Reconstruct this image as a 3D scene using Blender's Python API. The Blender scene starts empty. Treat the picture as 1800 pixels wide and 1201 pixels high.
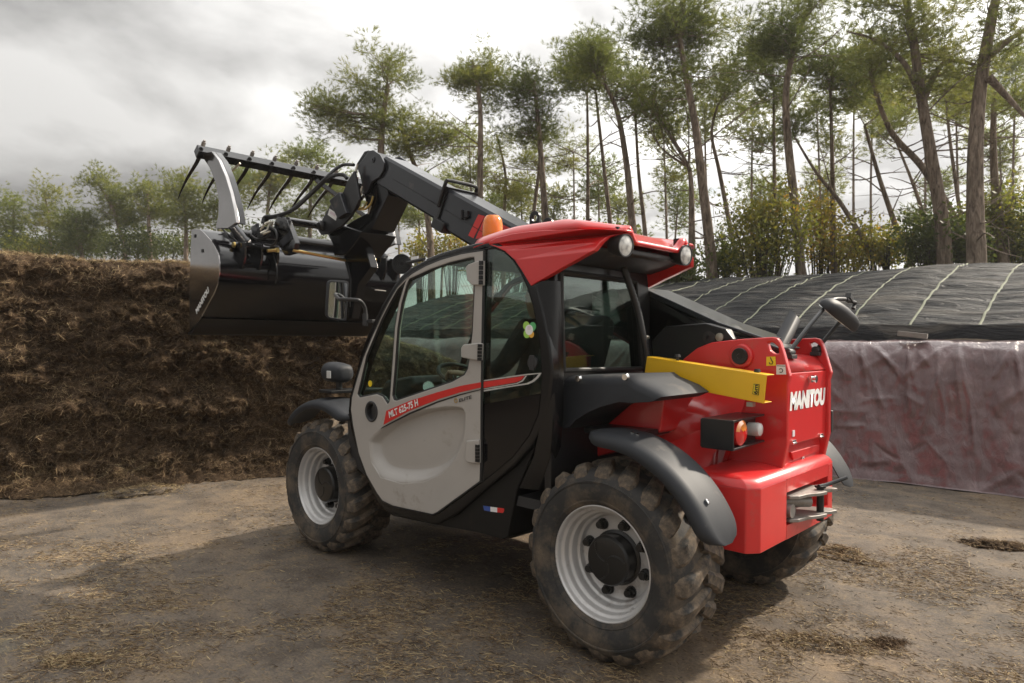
import bpy, bmesh, math, random
import numpy as np
from mathutils import Vector, Matrix, noise
from mathutils.geometry import tessellate_polygon, delaunay_2d_cdt

random.seed(7)
RNG = np.random.default_rng(11)
SC = bpy.context.scene
COL = SC.collection
R = math.radians

# ------------------------------------------------------------------ camera
cam_d = bpy.data.cameras.new('camera')
cam_o = bpy.data.objects.new('camera', cam_d)
COL.objects.link(cam_o)
cam_d.sensor_width = 36.0
cam_d.lens = 36.0 * 1213.56 / 1800.0
cam_d.clip_start = 0.05
cam_d.clip_end = 2000
CYAW, CPIT, CROL = -0.8210, -0.0028, 0.0065
_f = Vector((math.cos(CYAW)*math.cos(CPIT), math.sin(CYAW)*math.cos(CPIT), math.sin(CPIT)))
_r = Vector((math.sin(CYAW), -math.cos(CYAW), 0))
_u = _r.cross(_f)
_r2 = _r*math.cos(CROL) + _u*math.sin(CROL)
_u2 = _r2.cross(_f)
CAM = Vector((-2.9309, 3.3456, 1.4218))
cam_o.matrix_world = Matrix(((_r2.x, _u2.x, -_f.x, CAM.x), (_r2.y, _u2.y, -_f.y, CAM.y), (_r2.z, _u2.z, -_f.z, CAM.z), (0, 0, 0, 1)))
cam_d.dof.use_dof = True
cam_d.dof.focus_distance = 4.0
cam_d.dof.aperture_fstop = 5.6
SC.camera = cam_o

# ------------------------------------------------------------------ light
SUN_DIR = Vector((-0.33, -0.944, 0.0)).normalized()     # towards the sun, on the ground plane
SUN_EL = R(37)
SUN_VEC = Vector((SUN_DIR.x*math.cos(SUN_EL), SUN_DIR.y*math.cos(SUN_EL), math.sin(SUN_EL)))
sun_d = bpy.data.lights.new('sun', 'SUN')
sun_d.energy = 4.2
sun_d.angle = R(2.0)
sun_d.color = (1.0, 0.90, 0.76)
sun_o = bpy.data.objects.new('sun', sun_d)
COL.objects.link(sun_o)
sun_o.rotation_euler = SUN_VEC.to_track_quat('Z', 'Y').to_euler()

W = bpy.data.worlds.new('World')
SC.world = W
W.use_nodes = True
nt = W.node_tree
nt.nodes.clear()
N = nt.nodes.new
L = nt.links.new
wo = N('ShaderNodeOutputWorld')
bg = N('ShaderNodeBackground')
bg.inputs['Strength'].default_value = 0.1
L(bg.outputs[0], wo.inputs[0])
sky = N('ShaderNodeTexSky')
sky.sky_type = 'NISHITA'
sky.sun_disc = False
sky.sun_elevation = SUN_EL
sky.sun_rotation = math.atan2(SUN_DIR.x, SUN_DIR.y)
sky.dust_density = 2.0
tc = N('ShaderNodeTexCoord')
# cloud layer: direction projected on a flat layer overhead
sep = N('ShaderNodeSeparateXYZ'); L(tc.outputs['Generated'], sep.inputs[0])
mz = N('ShaderNodeMath'); mz.operation = 'MAXIMUM'; mz.inputs[1].default_value = 0.0; L(sep.outputs['Z'], mz.inputs[0])
az = N('ShaderNodeMath'); az.operation = 'ADD'; az.inputs[1].default_value = 0.22; L(mz.outputs[0], az.inputs[0])
dx = N('ShaderNodeMath'); dx.operation = 'DIVIDE'; L(sep.outputs['X'], dx.inputs[0]); L(az.outputs[0], dx.inputs[1])
dy = N('ShaderNodeMath'); dy.operation = 'DIVIDE'; L(sep.outputs['Y'], dy.inputs[0]); L(az.outputs[0], dy.inputs[1])
cmb = N('ShaderNodeCombineXYZ'); L(dx.outputs[0], cmb.inputs[0]); L(dy.outputs[0], cmb.inputs[1])
n1 = N('ShaderNodeTexNoise'); n1.inputs['Scale'].default_value = 1.45; n1.inputs['Detail'].default_value = 7; n1.inputs['Roughness'].default_value = 0.52; n1.inputs['Distortion'].default_value = 0.25
L(cmb.outputs[0], n1.inputs['Vector'])
n2 = N('ShaderNodeTexNoise'); n2.inputs['Scale'].default_value = 2.3; n2.inputs['Detail'].default_value = 5; n2.inputs['Roughness'].default_value = 0.5
L(cmb.outputs[0], n2.inputs['Vector'])
# brightness towards the sun
vn = N('ShaderNodeVectorMath'); vn.operation = 'NORMALIZE'; L(tc.outputs['Generated'], vn.inputs[0])
dt = N('ShaderNodeVectorMath'); dt.operation = 'DOT_PRODUCT'; L(vn.outputs[0], dt.inputs[0]); dt.inputs[1].default_value = SUN_VEC
mr = N('ShaderNodeMapRange'); mr.interpolation_type = 'SMOOTHSTEP'
mr.inputs['From Min'].default_value = 0.05; mr.inputs['From Max'].default_value = 0.95; mr.inputs['To Min'].default_value = 0.0; mr.inputs['To Max'].default_value = 1.0
L(dt.outputs['Value'], mr.inputs['Value'])
cr = N('ShaderNodeValToRGB')
cr.color_ramp.elements[0].position = 0.40; cr.color_ramp.elements[0].color = (0.40, 0.395, 0.39, 1)
cr.color_ramp.elements[1].position = 0.62; cr.color_ramp.elements[1].color = (1.0, 0.985, 0.96, 1)
L(n1.outputs['Fac'], cr.inputs[0])
mul = N('ShaderNodeMath'); mul.operation = 'MULTIPLY_ADD'; mul.inputs[1].default_value = 7.4; mul.inputs[2].default_value = 4.5; L(mr.outputs[0], mul.inputs[0])
el = N('ShaderNodeMath'); el.operation = 'MULTIPLY_ADD'; el.inputs[1].default_value = 1.5; el.inputs[2].default_value = 0.80; L(mz.outputs[0], el.inputs[0])   # overcast sky: brighter towards the zenith
me_ = N('ShaderNodeMath'); me_.operation = 'MULTIPLY'; L(mul.outputs[0], me_.inputs[0]); L(el.outputs[0], me_.inputs[1]); mul = me_
vs = N('ShaderNodeVectorMath'); vs.operation = 'SCALE'; L(cr.outputs[0], vs.inputs[0]); L(mul.outputs[0], vs.inputs['Scale'])
cov = N('ShaderNodeMapRange'); cov.inputs['From Min'].default_value = 0.20; cov.inputs['From Max'].default_value = 0.34; L(n2.outputs['Fac'], cov.inputs['Value'])
mx = N('ShaderNodeMix'); mx.data_type = 'RGBA'
L(cov.outputs[0], mx.inputs[0]); L(sky.outputs[0], mx.inputs[6]); L(vs.outputs[0], mx.inputs[7])
L(mx.outputs[2], bg.inputs['Color'])

SC.view_settings.view_transform = 'Standard'
SC.view_settings.look = 'None'
SC.view_settings.exposure = 0.52
SC.view_settings.gamma = 1.0
SC.view_settings.use_curve_mapping = False
SC.cycles.max_bounces = 8
SC.cycles.transparent_max_bounces = 12
SC.cycles.use_denoising = True

# ------------------------------------------------------------------ helpers
MATS = {}
def mat(name, color, rough=0.5, metal=0.0, coat=0.0, var=0.0, vscale=6.0, bump=0.0, bscale=60.0, dirt=None, dirt_amt=0.0, dirt_scale=5.0, spec=0.5, coords='Object'):
    m = bpy.data.materials.new(name)
    m.use_nodes = True
    t = m.node_tree
    b = t.nodes['Principled BSDF']
    b.inputs['Base Color'].default_value = (*color, 1)
    b.inputs['Roughness'].default_value = rough
    b.inputs['Metallic'].default_value = metal
    b.inputs['Coat Weight'].default_value = coat
    b.inputs['Coat Roughness'].default_value = 0.08
    b.inputs['Specular IOR Level'].default_value = spec
    tcn = t.nodes.new('ShaderNodeTexCoord')
    src = None
    if var > 0 or dirt:
        nz = t.nodes.new('ShaderNodeTexNoise')
        nz.inputs['Scale'].default_value = vscale; nz.inputs['Detail'].default_value = 6; nz.inputs['Roughness'].default_value = 0.65
        t.links.new(tcn.outputs[coords], nz.inputs['Vector'])
    if var > 0:
        r = t.nodes.new('ShaderNodeValToRGB')
        r.color_ramp.elements[0].position = 0.3; r.color_ramp.elements[1].position = 0.7
        r.color_ramp.elements[0].color = (*[c*(1-var) for c in color], 1)
        r.color_ramp.elements[1].color = (*[min(1, c*(1+var)) for c in color], 1)
        t.links.new(nz.outputs['Fac'], r.inputs[0])
        src = r.outputs[0]
    if dirt:
        d = t.nodes.new('ShaderNodeTexNoise')
        d.inputs['Scale'].default_value = dirt_scale; d.inputs['Detail'].default_value = 9; d.inputs['Roughness'].default_value = 0.7
        t.links.new(tcn.outputs[coords], d.inputs['Vector'])
        k = t.nodes.new('ShaderNodeMapRange')
        k.inputs['From Min'].default_value = 0.62 - 0.5*dirt_amt; k.inputs['From Max'].default_value = 0.82 - 0.4*dirt_amt
        t.links.new(d.outputs['Fac'], k.inputs['Value'])
        mxn = t.nodes.new('ShaderNodeMix'); mxn.data_type = 'RGBA'
        t.links.new(k.outputs[0], mxn.inputs[0])
        if src: t.links.new(src, mxn.inputs[6])
        else: mxn.inputs[6].default_value = (*color, 1)
        mxn.inputs[7].default_value = (*dirt, 1)
        src = mxn.outputs[2]
        rr = t.nodes.new('ShaderNodeMapRange'); rr.inputs['To Min'].default_value = rough; rr.inputs['To Max'].default_value = max(rough, 0.85)
        t.links.new(k.outputs[0], rr.inputs['Value']); t.links.new(rr.outputs[0], b.inputs['Roughness'])
    if src: t.links.new(src, b.inputs['Base Color'])
    if bump > 0:
        bn = t.nodes.new('ShaderNodeTexNoise'); bn.inputs['Scale'].default_value = bscale; bn.inputs['Detail'].default_value = 5
        t.links.new(tcn.outputs[coords], bn.inputs['Vector'])
        bp = t.nodes.new('ShaderNodeBump'); bp.inputs['Strength'].default_value = bump; bp.inputs['Distance'].default_value = 0.01
        t.links.new(bn.outputs['Fac'], bp.inputs['Height']); t.links.new(bp.outputs[0], b.inputs['Normal'])
    MATS[name] = m
    return m

def inside(p, poly):
    c = False; x, y = p
    for i in range(len(poly)):
        x0, y0 = poly[i-1]; x1, y1 = poly[i]
        if (y0 > y) != (y1 > y) and x < (x1-x0)*(y-y0)/(y1-y0)+x0: c = not c
    return c

class MB:
    def __init__(s): s.v = []; s.f = []
    def add(s, vs, fs):
        o = len(s.v)
        s.v += [tuple(p) for p in vs]
        s.f += [tuple(i+o for i in f) for f in fs]
        return s
    def box(s, c, d, M=None):
        c = Vector(c); h = [Vector((sx*d[0]/2, sy*d[1]/2, sz*d[2]/2)) for sx in (-1, 1) for sy in (-1, 1) for sz in (-1, 1)]
        if M is not None: h = [M @ q for q in h]
        return s.add([c+q for q in h], [(0,1,3,2),(4,6,7,5),(0,4,5,1),(2,3,7,6),(0,2,6,4),(1,5,7,3)])
    def cyl(s, p0, p1, r0, r1=None, n=20, caps=True):
        r1 = r0 if r1 is None else r1
        p0 = Vector(p0); p1 = Vector(p1); d = (p1-p0).normalized()
        a = d.orthogonal().normalized(); b = d.cross(a)
        vs = [p0 + (a*math.cos(2*math.pi*i/n)+b*math.sin(2*math.pi*i/n))*r0 for i in range(n)] + [p1 + (a*math.cos(2*math.pi*i/n)+b*math.sin(2*math.pi*i/n))*r1 for i in range(n)]
        fs = [(i, (i+1) % n, n+(i+1) % n, n+i) for i in range(n)]
        if caps: fs += [tuple(range(n-1, -1, -1)), tuple(range(n, 2*n))]
        return s.add(vs, fs)
    def tube(s, pts, r, n=8, caps=True):
        pts = [Vector(p) for p in pts]; m = len(pts)
        rs = r if isinstance(r, (list, tuple)) else [r]*m
        vs = []; a = None
        for i, p in enumerate(pts):
            d = (pts[min(i+1, m-1)] - pts[max(i-1, 0)]).normalized()
            if a is None: a = d.orthogonal().normalized()
            else:
                a = a - d*a.dot(d); a.normalize()
            b = d.cross(a)
            vs += [p + (a*math.cos(2*math.pi*k/n)+b*math.sin(2*math.pi*k/n))*rs[i] for k in range(n)]
        fs = [(i*n+k, i*n+(k+1) % n, (i+1)*n+(k+1) % n, (i+1)*n+k) for i in range(m-1) for k in range(n)]
        if caps: fs += [tuple(range(n-1, -1, -1)), tuple(range((m-1)*n, m*n))]
        return s.add(vs, fs)
    def prism(s, poly, axis, a, b, holes=()):
        # poly: 2D outline; axis 'y': (x,z), 'x': (y,z), 'z': (x,y)
        def P(q, t): return {'y': (q[0], t, q[1]), 'x': (t, q[0], q[1]), 'z': (q[0], q[1], t)}[axis]
        loops = [list(poly)] + [list(h) for h in holes]
        flat = [q for lp in loops for q in lp]; n = len(flat)
        tri = []
        if holes:
            ed = []; o = 0
            for lp in loops:
                k = len(lp); ed += [(o+i, o+(i+1) % k) for i in range(k)]; o += k
            res = delaunay_2d_cdt([Vector(q[:2]) for q in flat], ed, [], 0, 1e-7)
            mp_ = [(src[0] if src else None) for src in res[3]]
            tri = [tuple(mp_[i] for i in f) for f in res[2]]
            tri = [f for f in tri if None not in f]
            def mid(f): return (sum(flat[i][0] for i in f)/3, sum(flat[i][1] for i in f)/3)
            tri = [f for f in tri if inside(mid(f), loops[0]) and not any(inside(mid(f), h) for h in loops[1:])]
        vs = [P(q, a) for q in flat] + [P(q, b) for q in flat]
        fs = []
        if len(loops) == 1: fs += [tuple(range(n)), tuple(range(2*n-1, n-1, -1))]
        else: fs += [tuple(t) for t in tri] + [tuple(n+i for i in reversed(t)) for t in tri]
        o = 0
        for lp in loops:
            k = len(lp)
            fs += [(o+i, o+(i+1) % k, n+o+(i+1) % k, n+o+i) for i in range(k)]
            o += k
        return s.add(vs, fs)
    def lathe(s, prof, c, axis, n=48, closed=False):
        # prof: (radius, height along axis)
        c = Vector(c); d = Vector(axis).normalized()
        a = Vector((1, 0, 0)) if abs(d.x) < .9 else Vector((0, 0, 1))
        a = (a - d*a.dot(d)).normalized(); b = d.cross(a); m = len(prof)
        vs = [c + d*h + (a*math.cos(2*math.pi*i/n)+b*math.sin(2*math.pi*i/n))*r for i in range(n) for r, h in prof]
        fs = [(i*m+k, i*m+k+1, ((i+1) % n)*m+k+1, ((i+1) % n)*m+k) for i in range(n) for k in range(m-1)]
        if closed: fs += [(i*m+m-1, i*m, ((i+1) % n)*m, ((i+1) % n)*m+m-1) for i in range(n)]
        return s.add(vs, fs)
    def loft(s, rings, closed=True, caps=True):
        m = len(rings); n = len(rings[0]); o = []
        for r in rings: o += list(r)
        kk = n if closed else n-1
        fs = [(i*n+k, i*n+(k+1) % n, (i+1)*n+(k+1) % n, (i+1)*n+k) for i in range(m-1) for k in range(kk)]
        if caps and closed: fs += [tuple(range(n-1, -1, -1)), tuple(range((m-1)*n, m*n))]
        return s.add(o, fs)
    def mesh(s, name, smooth=35, recalc=True):
        me = bpy.data.meshes.new(name)
        me.from_pydata(s.v, [], s.f)
        if recalc:
            bm = bmesh.new(); bm.from_mesh(me)
            bmesh.ops.recalc_face_normals(bm, faces=bm.faces[:])
            bm.to_mesh(me); bm.free()
        if smooth:
            me.polygons.foreach_set('use_smooth', [True]*len(me.polygons))
            me.set_sharp_from_angle(angle=R(smooth))
        me.update()
        return me
    def build(s, name, m, parent=None, bevel=0.0, smooth=35, seg=2, recalc=True, label=None):
        me = s.mesh(name, smooth, recalc)
        me.materials.append(MATS[m] if isinstance(m, str) else m)
        return link(name, me, parent, bevel, seg, label)

def link(name, me, parent=None, bevel=0.0, seg=2, label=None):
    o = bpy.data.objects.new(name, me); COL.objects.link(o)
    if parent is not None: o.parent = parent
    if bevel > 0:
        md = o.modifiers.new('bevel', 'BEVEL'); md.width = bevel; md.segments = seg; md.limit_method = 'ANGLE'; md.angle_limit = R(32); md.harden_normals = True
    if label: o['label'] = label
    return o

def empty(name, label, cat, loc=(0, 0, 0), group=None):
    o = bpy.data.objects.new(name, None); COL.objects.link(o); o.location = loc
    o.empty_display_size = 0.2
    return tag(o, label, cat, group)

def tag(o, label=None, cat=None, group=None, kind=None):
    if label: o['label'] = label
    if cat: o['category'] = cat
    if group: o['group'] = group
    if kind: o['kind'] = kind
    return o

def text(name, s, origin, right, up, w, h, m, parent, shear=0.0, bold=0.0, thick=0.001):
    cu = bpy.data.curves.new(name, 'FONT'); cu.body = s; cu.size = 1.0; cu.offset = bold; cu.extrude = 0.0; cu.shear = shear; cu.resolution_u = 3
    t = bpy.data.objects.new(name, cu); COL.objects.link(t)
    bpy.context.view_layer.update()
    me = bpy.data.meshes.new_from_object(t.evaluated_get(bpy.context.evaluated_depsgraph_get()))
    bpy.data.objects.remove(t); bpy.data.curves.remove(cu)
    me.name = name
    co = np.array([v.co[:] for v in me.vertices])
    lo = co.min(0); hi = co.max(0)
    right = Vector(right).normalized(); up = Vector(up); up = (up - right*up.dot(right)).normalized(); nn = right.cross(up)
    for v, c in zip(me.vertices, co):
        v.co = Vector(origin) + right*((c[0]-lo[0])/(hi[0]-lo[0])*w) + up*((c[1]-lo[1])/(hi[1]-lo[1])*h) + nn*thick
    me.materials.clear(); me.materials.append(MATS[m])
    return link(name, me, parent)

def arc(c, r, a0, a1, n):
    return [(c[0]+r*math.cos(R(a0+(a1-a0)*i/(n-1))), c[1]+r*math.sin(R(a0+(a1-a0)*i/(n-1)))) for i in range(n)]

def smooth_path(pts, n=6):
    pts = [Vector(p) for p in pts]; out = []
    for i in range(len(pts)-1):
        p0 = pts[max(i-1, 0)]; p1 = pts[i]; p2 = pts[i+1]; p3 = pts[min(i+2, len(pts)-1)]
        for k in range(n):
            t = k/n
            out.append(0.5*((2*p1)+(p2-p0)*t+(2*p0-5*p1+4*p2-p3)*t*t+(3*p1-p0-3*p2+p3)*t*t*t))
    out.append(pts[-1])
    return out

def glass_mat(name, tint=(0.75, 0.85, 0.80), dark=0.45, rough=0.0):
    # thin pane: mix of clear tinted transparency and mirror reflection by angle
    m = bpy.data.materials.new(name); m.use_nodes = True
    t = m.node_tree; t.nodes.clear()
    o = t.nodes.new('ShaderNodeOutputMaterial')
    tr = t.nodes.new('ShaderNodeBsdfTransparent'); tr.inputs[0].default_value = (tint[0]*dark, tint[1]*dark, tint[2]*dark, 1)
    gl = t.nodes.new('ShaderNodeBsdfGlossy'); gl.inputs['Roughness'].default_value = rough; gl.inputs['Color'].default_value = (0.9, 0.95, 0.93, 1)
    fc = t.nodes.new('ShaderNodeLayerWeight'); fc.inputs['Blend'].default_value = 0.5
    pw = t.nodes.new('ShaderNodeMath'); pw.operation = 'POWER'; pw.inputs[1].default_value = 5.0; t.links.new(fc.outputs['Facing'], pw.inputs[0])
    lw = t.nodes.new('ShaderNodeMath'); lw.operation = 'MULTIPLY_ADD'; lw.inputs[1].default_value = 0.92; lw.inputs[2].default_value = 0.085; t.links.new(pw.outputs[0], lw.inputs[0])
    mxs = t.nodes.new('ShaderNodeMixShader')
    t.links.new(lw.outputs[0], mxs.inputs[0]); t.links.new(tr.outputs[0], mxs.inputs[1]); t.links.new(gl.outputs[0], mxs.inputs[2])
    t.links.new(mxs.outputs[0], o.inputs[0])
    MATS[name] = m
    return m

mat('red_paint', (0.60, 0.020, 0.020), 0.28, coat=0.6, var=0.05, vscale=3)
mat('dusty_red_paint', (0.60, 0.022, 0.022), 0.32, coat=0.45, var=0.06, dirt=(0.42, 0.10, 0.075), dirt_amt=0.12, dirt_scale=7)
mat('beige_paint', (0.41, 0.388, 0.362), 0.32, coat=0.35, var=0.03, dirt=(0.24, 0.20, 0.15), dirt_amt=0.05, dirt_scale=5)
mat('black_gloss', (0.005, 0.005, 0.006), 0.15, coat=0.3, var=0.1, spec=0.6)
mat('plate_gloss', (0.36, 0.35, 0.345), 0.13, metal=0.62, var=0.05, spec=0.6)
MATS['plate_gloss'].node_tree.nodes['Principled BSDF'].inputs['Metallic'].default_value = 0.97
mat('frame_black', (0.006, 0.006, 0.0065), 0.22, coat=0.0, spec=0.4)
mat('black_paint', (0.011, 0.011, 0.012), 0.32, spec=0.4, coat=0.1, var=0.15)
mat('bucket_black', (0.004, 0.004, 0.005), 0.13, coat=0.0, spec=0.32)
mat('boom_paint', (0.011, 0.0125, 0.017), 0.28, spec=0.5, coat=0.2, var=0.08, dirt=(0.16, 0.14, 0.12), dirt_amt=0.05, dirt_scale=5)
mat('black_plastic', (0.022, 0.022, 0.023), 0.5, bump=0.05, bscale=300)
mat('grey_plastic', (0.023, 0.025, 0.029), 0.56, spec=0.3, var=0.06, bump=0.04, bscale=400, dirt=(0.16, 0.14, 0.12), dirt_amt=0.04, dirt_scale=4)
mat('rubber_seal', (0.012, 0.012, 0.012), 0.55)
mat('chassis_black', (0.008, 0.0075, 0.007), 0.5, spec=0.3, dirt=(0.05, 0.038, 0.028), dirt_amt=0.08, dirt_scale=6)
mat('tyre_rubber', (0.028, 0.027, 0.026), 0.75, var=0.2, dirt=(0.15, 0.115, 0.08), dirt_amt=0.34, dirt_scale=7, bump=0.25, bscale=35)
mat('tread_rubber', (0.020, 0.019, 0.018), 0.75, var=0.25, dirt=(0.235, 0.175, 0.118), dirt_amt=0.42, dirt_scale=9, bump=0.4, bscale=25)
mat('rim_silver', (0.57, 0.56, 0.55), 0.36, metal=0.35, var=0.05, dirt=(0.25, 0.2, 0.16), dirt_amt=0.13, dirt_scale=8)
mat('hub_black', (0.012, 0.012, 0.012), 0.28, dirt=(0.06, 0.05, 0.04), dirt_amt=0.08)
mat('yellow_paint', (0.92, 0.53, 0.015), 0.36, coat=0.3, var=0.03, dirt=(0.4, 0.25, 0.06), dirt_amt=0.05)
mat('chrome', (0.75, 0.75, 0.74), 0.12, metal=1.0)
mat('zinc', (0.50, 0.47, 0.40), 0.35, metal=0.9)
mat('gold_zinc', (0.62, 0.45, 0.16), 0.3, metal=0.9)
mat('steel_grey', (0.30, 0.28, 0.26), 0.5, metal=0.6, dirt=(0.2, 0.15, 0.1), dirt_amt=0.15)
mat('white_print', (0.80, 0.80, 0.79), 0.45)
mat('red_print', (0.62, 0.03, 0.025), 0.35)
mat('black_print', (0.01, 0.01, 0.01), 0.4)
mat('blue_print', (0.04, 0.09, 0.35), 0.4)
mat('green_print', (0.35, 0.62, 0.10), 0.4)
mat('dark_green_print', (0.10, 0.42, 0.15), 0.4)
mat('pink_print', (0.70, 0.62, 0.66), 0.4)
mat('yellow_print', (0.85, 0.62, 0.02), 0.4)
mat('orange_print', (0.80, 0.42, 0.05), 0.4)
mat('seat_fabric', (0.02, 0.02, 0.021), 0.8)
mat('interior_dark', (0.03, 0.03, 0.031), 0.6)
mat('interior_grey', (0.10, 0.10, 0.10), 0.6)
mat('mirror_glass', (0.85, 0.87, 0.88), 0.02, metal=1.0)
mat('hose_rubber', (0.015, 0.015, 0.016), 0.42)
glass_mat('cab_glass', tint=(.80, .90, .85), dark=0.96)
glass_mat('dark_glass', tint=(0.5, 0.55, 0.5), dark=0.12)
def lens_mat(name, col, rough=0.12, emis=0.0):
    m = mat(name, col, rough, coat=0.8)
    b = m.node_tree.nodes['Principled BSDF']
    b.inputs['Transmission Weight'].default_value = 0.2
    b.inputs['IOR'].default_value = 1.45
    return m
lens_mat('orange_lens', (0.95, 0.24, 0.0))
lens_mat('red_lens', (0.75, 0.02, 0.02))
lens_mat('amber_lens', (0.85, 0.28, 0.04))
lens_mat('clear_lens', (0.72, 0.72, 0.70))

# ------------------------------------------------------------------ materials of the setting
def node_mat(name):
    m = bpy.data.materials.new(name); m.use_nodes = True; MATS[name] = m
    t = m.node_tree; b = t.nodes['Principled BSDF']
    return m, t, b, t.nodes.new, t.links.new

def ramp(t, inp, stops):
    r = t.nodes.new('ShaderNodeValToRGB'); e = r.color_ramp.elements
    while len(e) < len(stops): e.new(0.5)
    for q, (p, c) in zip(e, stops): q.position = p; q.color = (*c, 1)
    t.links.new(inp, r.inputs[0]); return r.outputs[0]

def noise_tex(t, vec, scale, detail=6, rough=0.6, dist=0.0):
    n = t.nodes.new('ShaderNodeTexNoise'); n.inputs['Scale'].default_value = scale; n.inputs['Detail'].default_value = detail
    n.inputs['Roughness'].default_value = rough; n.inputs['Distortion'].default_value = dist
    t.links.new(vec, n.inputs['Vector']); return n.outputs['Fac']

def mixc(t, fac, a, b, mode='MIX'):
    x = t.nodes.new('ShaderNodeMix'); x.data_type = 'RGBA'; x.blend_type = mode
    for i, q in ((0, fac), (6, a), (7, b)):
        if isinstance(q, (float, int)): x.inputs[i].default_value = q
        elif isinstance(q, tuple): x.inputs[i].default_value = (*q, 1)
        else: t.links.new(q, x.inputs[i])
    return x.outputs[2]

# ground: compacted concrete yard under dust, chaff and old silage juice
m, t, b, NN, LL = node_mat('yard_ground')
tcn = NN('ShaderNodeTexCoord'); vec = tcn.outputs['Object']
big = noise_tex(t, vec, 0.55, 5, 0.6, 0.4)
mid = noise_tex(t, vec, 3.2, 8, 0.72, 0.3)
fin = noise_tex(t, vec, 70, 6, 0.75)
c1 = ramp(t, big, [(0.34, (0.092, 0.080, 0.069)), (0.50, (0.142, 0.114, 0.090)), (0.62, (0.222, 0.160, 0.103))])
c2 = ramp(t, mid, [(0.36, (0.046, 0.038, 0.032)), (0.50, (0.122, 0.104, 0.088)), (0.66, (0.232, 0.176, 0.118))])
cc = mixc(t, 0.55, c1, c2)
c3 = ramp(t, fin, [(0.30, (0.5, 0.48, 0.46)), (0.5, (0.95, 0.95, 0.95)), (0.70, (1.6, 1.5, 1.3))])
cc = mixc(t, 0.8, cc, c3, 'MULTIPLY')
# fibres: stretched noise at two angles
for ang, seed in ((0.5, 3.0), (-0.8, 9.0), (1.9, 15.0)):
    mp = NN('ShaderNodeMapping'); mp.inputs['Rotation'].default_value = (0, 0, ang); mp.inputs['Scale'].default_value = (14, 150, 14); mp.inputs['Location'].default_value = (seed, seed, 0)
    LL(vec, mp.inputs[0])
    fb = noise_tex(t, mp.outputs[0], 1.0, 2, 0.5, 0.6)
    fm = NN('ShaderNodeMapRange'); fm.inputs['From Min'].default_value = 0.64; fm.inputs['From Max'].default_value = 0.72; fm.inputs['To Max'].default_value = 0.55; LL(fb, fm.inputs['Value'])
    cc = mixc(t, fm.outputs[0], cc, (0.26, 0.19, 0.10))
LL(cc, b.inputs['Base Color'])
b.inputs['Roughness'].default_value = 0.92
b.inputs['Specular IOR Level'].default_value = 0.25
bp = NN('ShaderNodeBump'); bp.inputs['Strength'].default_value = 0.55; bp.inputs['Distance'].default_value = 0.012
hm = NN('ShaderNodeMath'); hm.operation = 'ADD'; LL(fin, hm.inputs[0]); LL(mid, hm.inputs[1]); LL(hm.outputs[0], bp.inputs['Height']); LL(bp.outputs[0], b.inputs['Normal'])

m, t, b, NN, LL = node_mat('silage')
tcn = NN('ShaderNodeTexCoord'); vec = tcn.outputs['Object']
a1 = noise_tex(t, vec, 2.0, 7, 0.65, 0.5); a2 = noise_tex(t, vec, 22, 8, 0.75, 1.2)
mp = NN('ShaderNodeMapping'); mp.inputs['Scale'].default_value = (40, 40, 110); LL(vec, mp.inputs[0])
a3 = noise_tex(t, mp.outputs[0], 1.0, 4, 0.7, 1.5)
c1 = ramp(t, a1, [(0.3, (0.056, 0.038, 0.024)), (0.52, (0.120, 0.080, 0.049)), (0.72, (0.215, 0.148, 0.088))])
c2 = ramp(t, a2, [(0.3, (0.25, 0.23, 0.2)), (0.55, (1, 1, 1)), (0.75, (2.0, 1.8, 1.5))])
c3 = ramp(t, a3, [(0.35, (0.4, 0.38, 0.35)), (0.55, (1, 1, 1)), (0.75, (1.9, 1.8, 1.5))])
cc = mixc(t, 0.9, mixc(t, 0.9, c1, c2, 'MULTIPLY'), c3, 'MULTIPLY')
LL(cc, b.inputs['Base Color']); b.inputs['Roughness'].default_value = 0.95; b.inputs['Specular IOR Level'].default_value = 0.15
bp = NN('ShaderNodeBump'); bp.inputs['Strength'].default_value = 0.9; bp.inputs['Distance'].default_value = 0.03
hm = NN('ShaderNodeMath'); hm.operation = 'ADD'; LL(a2, hm.inputs[0]); LL(a3, hm.inputs[1]); LL(hm.outputs[0], bp.inputs['Height']); LL(bp.outputs[0], b.inputs['Normal'])

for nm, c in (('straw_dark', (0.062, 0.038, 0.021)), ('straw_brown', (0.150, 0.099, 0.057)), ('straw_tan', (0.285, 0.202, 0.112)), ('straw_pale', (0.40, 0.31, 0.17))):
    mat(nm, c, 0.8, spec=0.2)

m, t, b, NN, LL = node_mat('pink_film')
tcn = NN('ShaderNodeTexCoord'); vec = tcn.outputs['Object']
a1 = noise_tex(t, vec, 1.6, 6, 0.6, 0.6); a2 = noise_tex(t, vec, 9, 6, 0.6, 1.0)
c1 = ramp(t, a1, [(0.3, (0.105, 0.058, 0.062)), (0.55, (0.150, 0.086, 0.090)), (0.75, (0.225, 0.148, 0.142))])
c2 = ramp(t, a2, [(0.35, (0.8, 0.8, 0.8)), (0.6, (1.0, 1.0, 1.0)), (0.8, (1.45, 1.4, 1.35))])
LL(mixc(t, 0.9, c1, c2, 'MULTIPLY'), b.inputs['Base Color'])
b.inputs['Roughness'].default_value = 0.34; b.inputs['Coat Weight'].default_value = 0.9; b.inputs['Coat Roughness'].default_value = 0.17
mp = NN('ShaderNodeMapping'); mp.inputs['Scale'].default_value = (16, 16, 5); LL(vec, mp.inputs[0])
w1 = noise_tex(t, mp.outputs[0], 1.0, 6, 0.6, 0.8)
bp = NN('ShaderNodeBump'); bp.inputs['Strength'].default_value = 0.7; bp.inputs['Distance'].default_value = 0.03; LL(w1, bp.inputs['Height']); LL(bp.outputs[0], b.inputs['Normal'])

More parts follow.
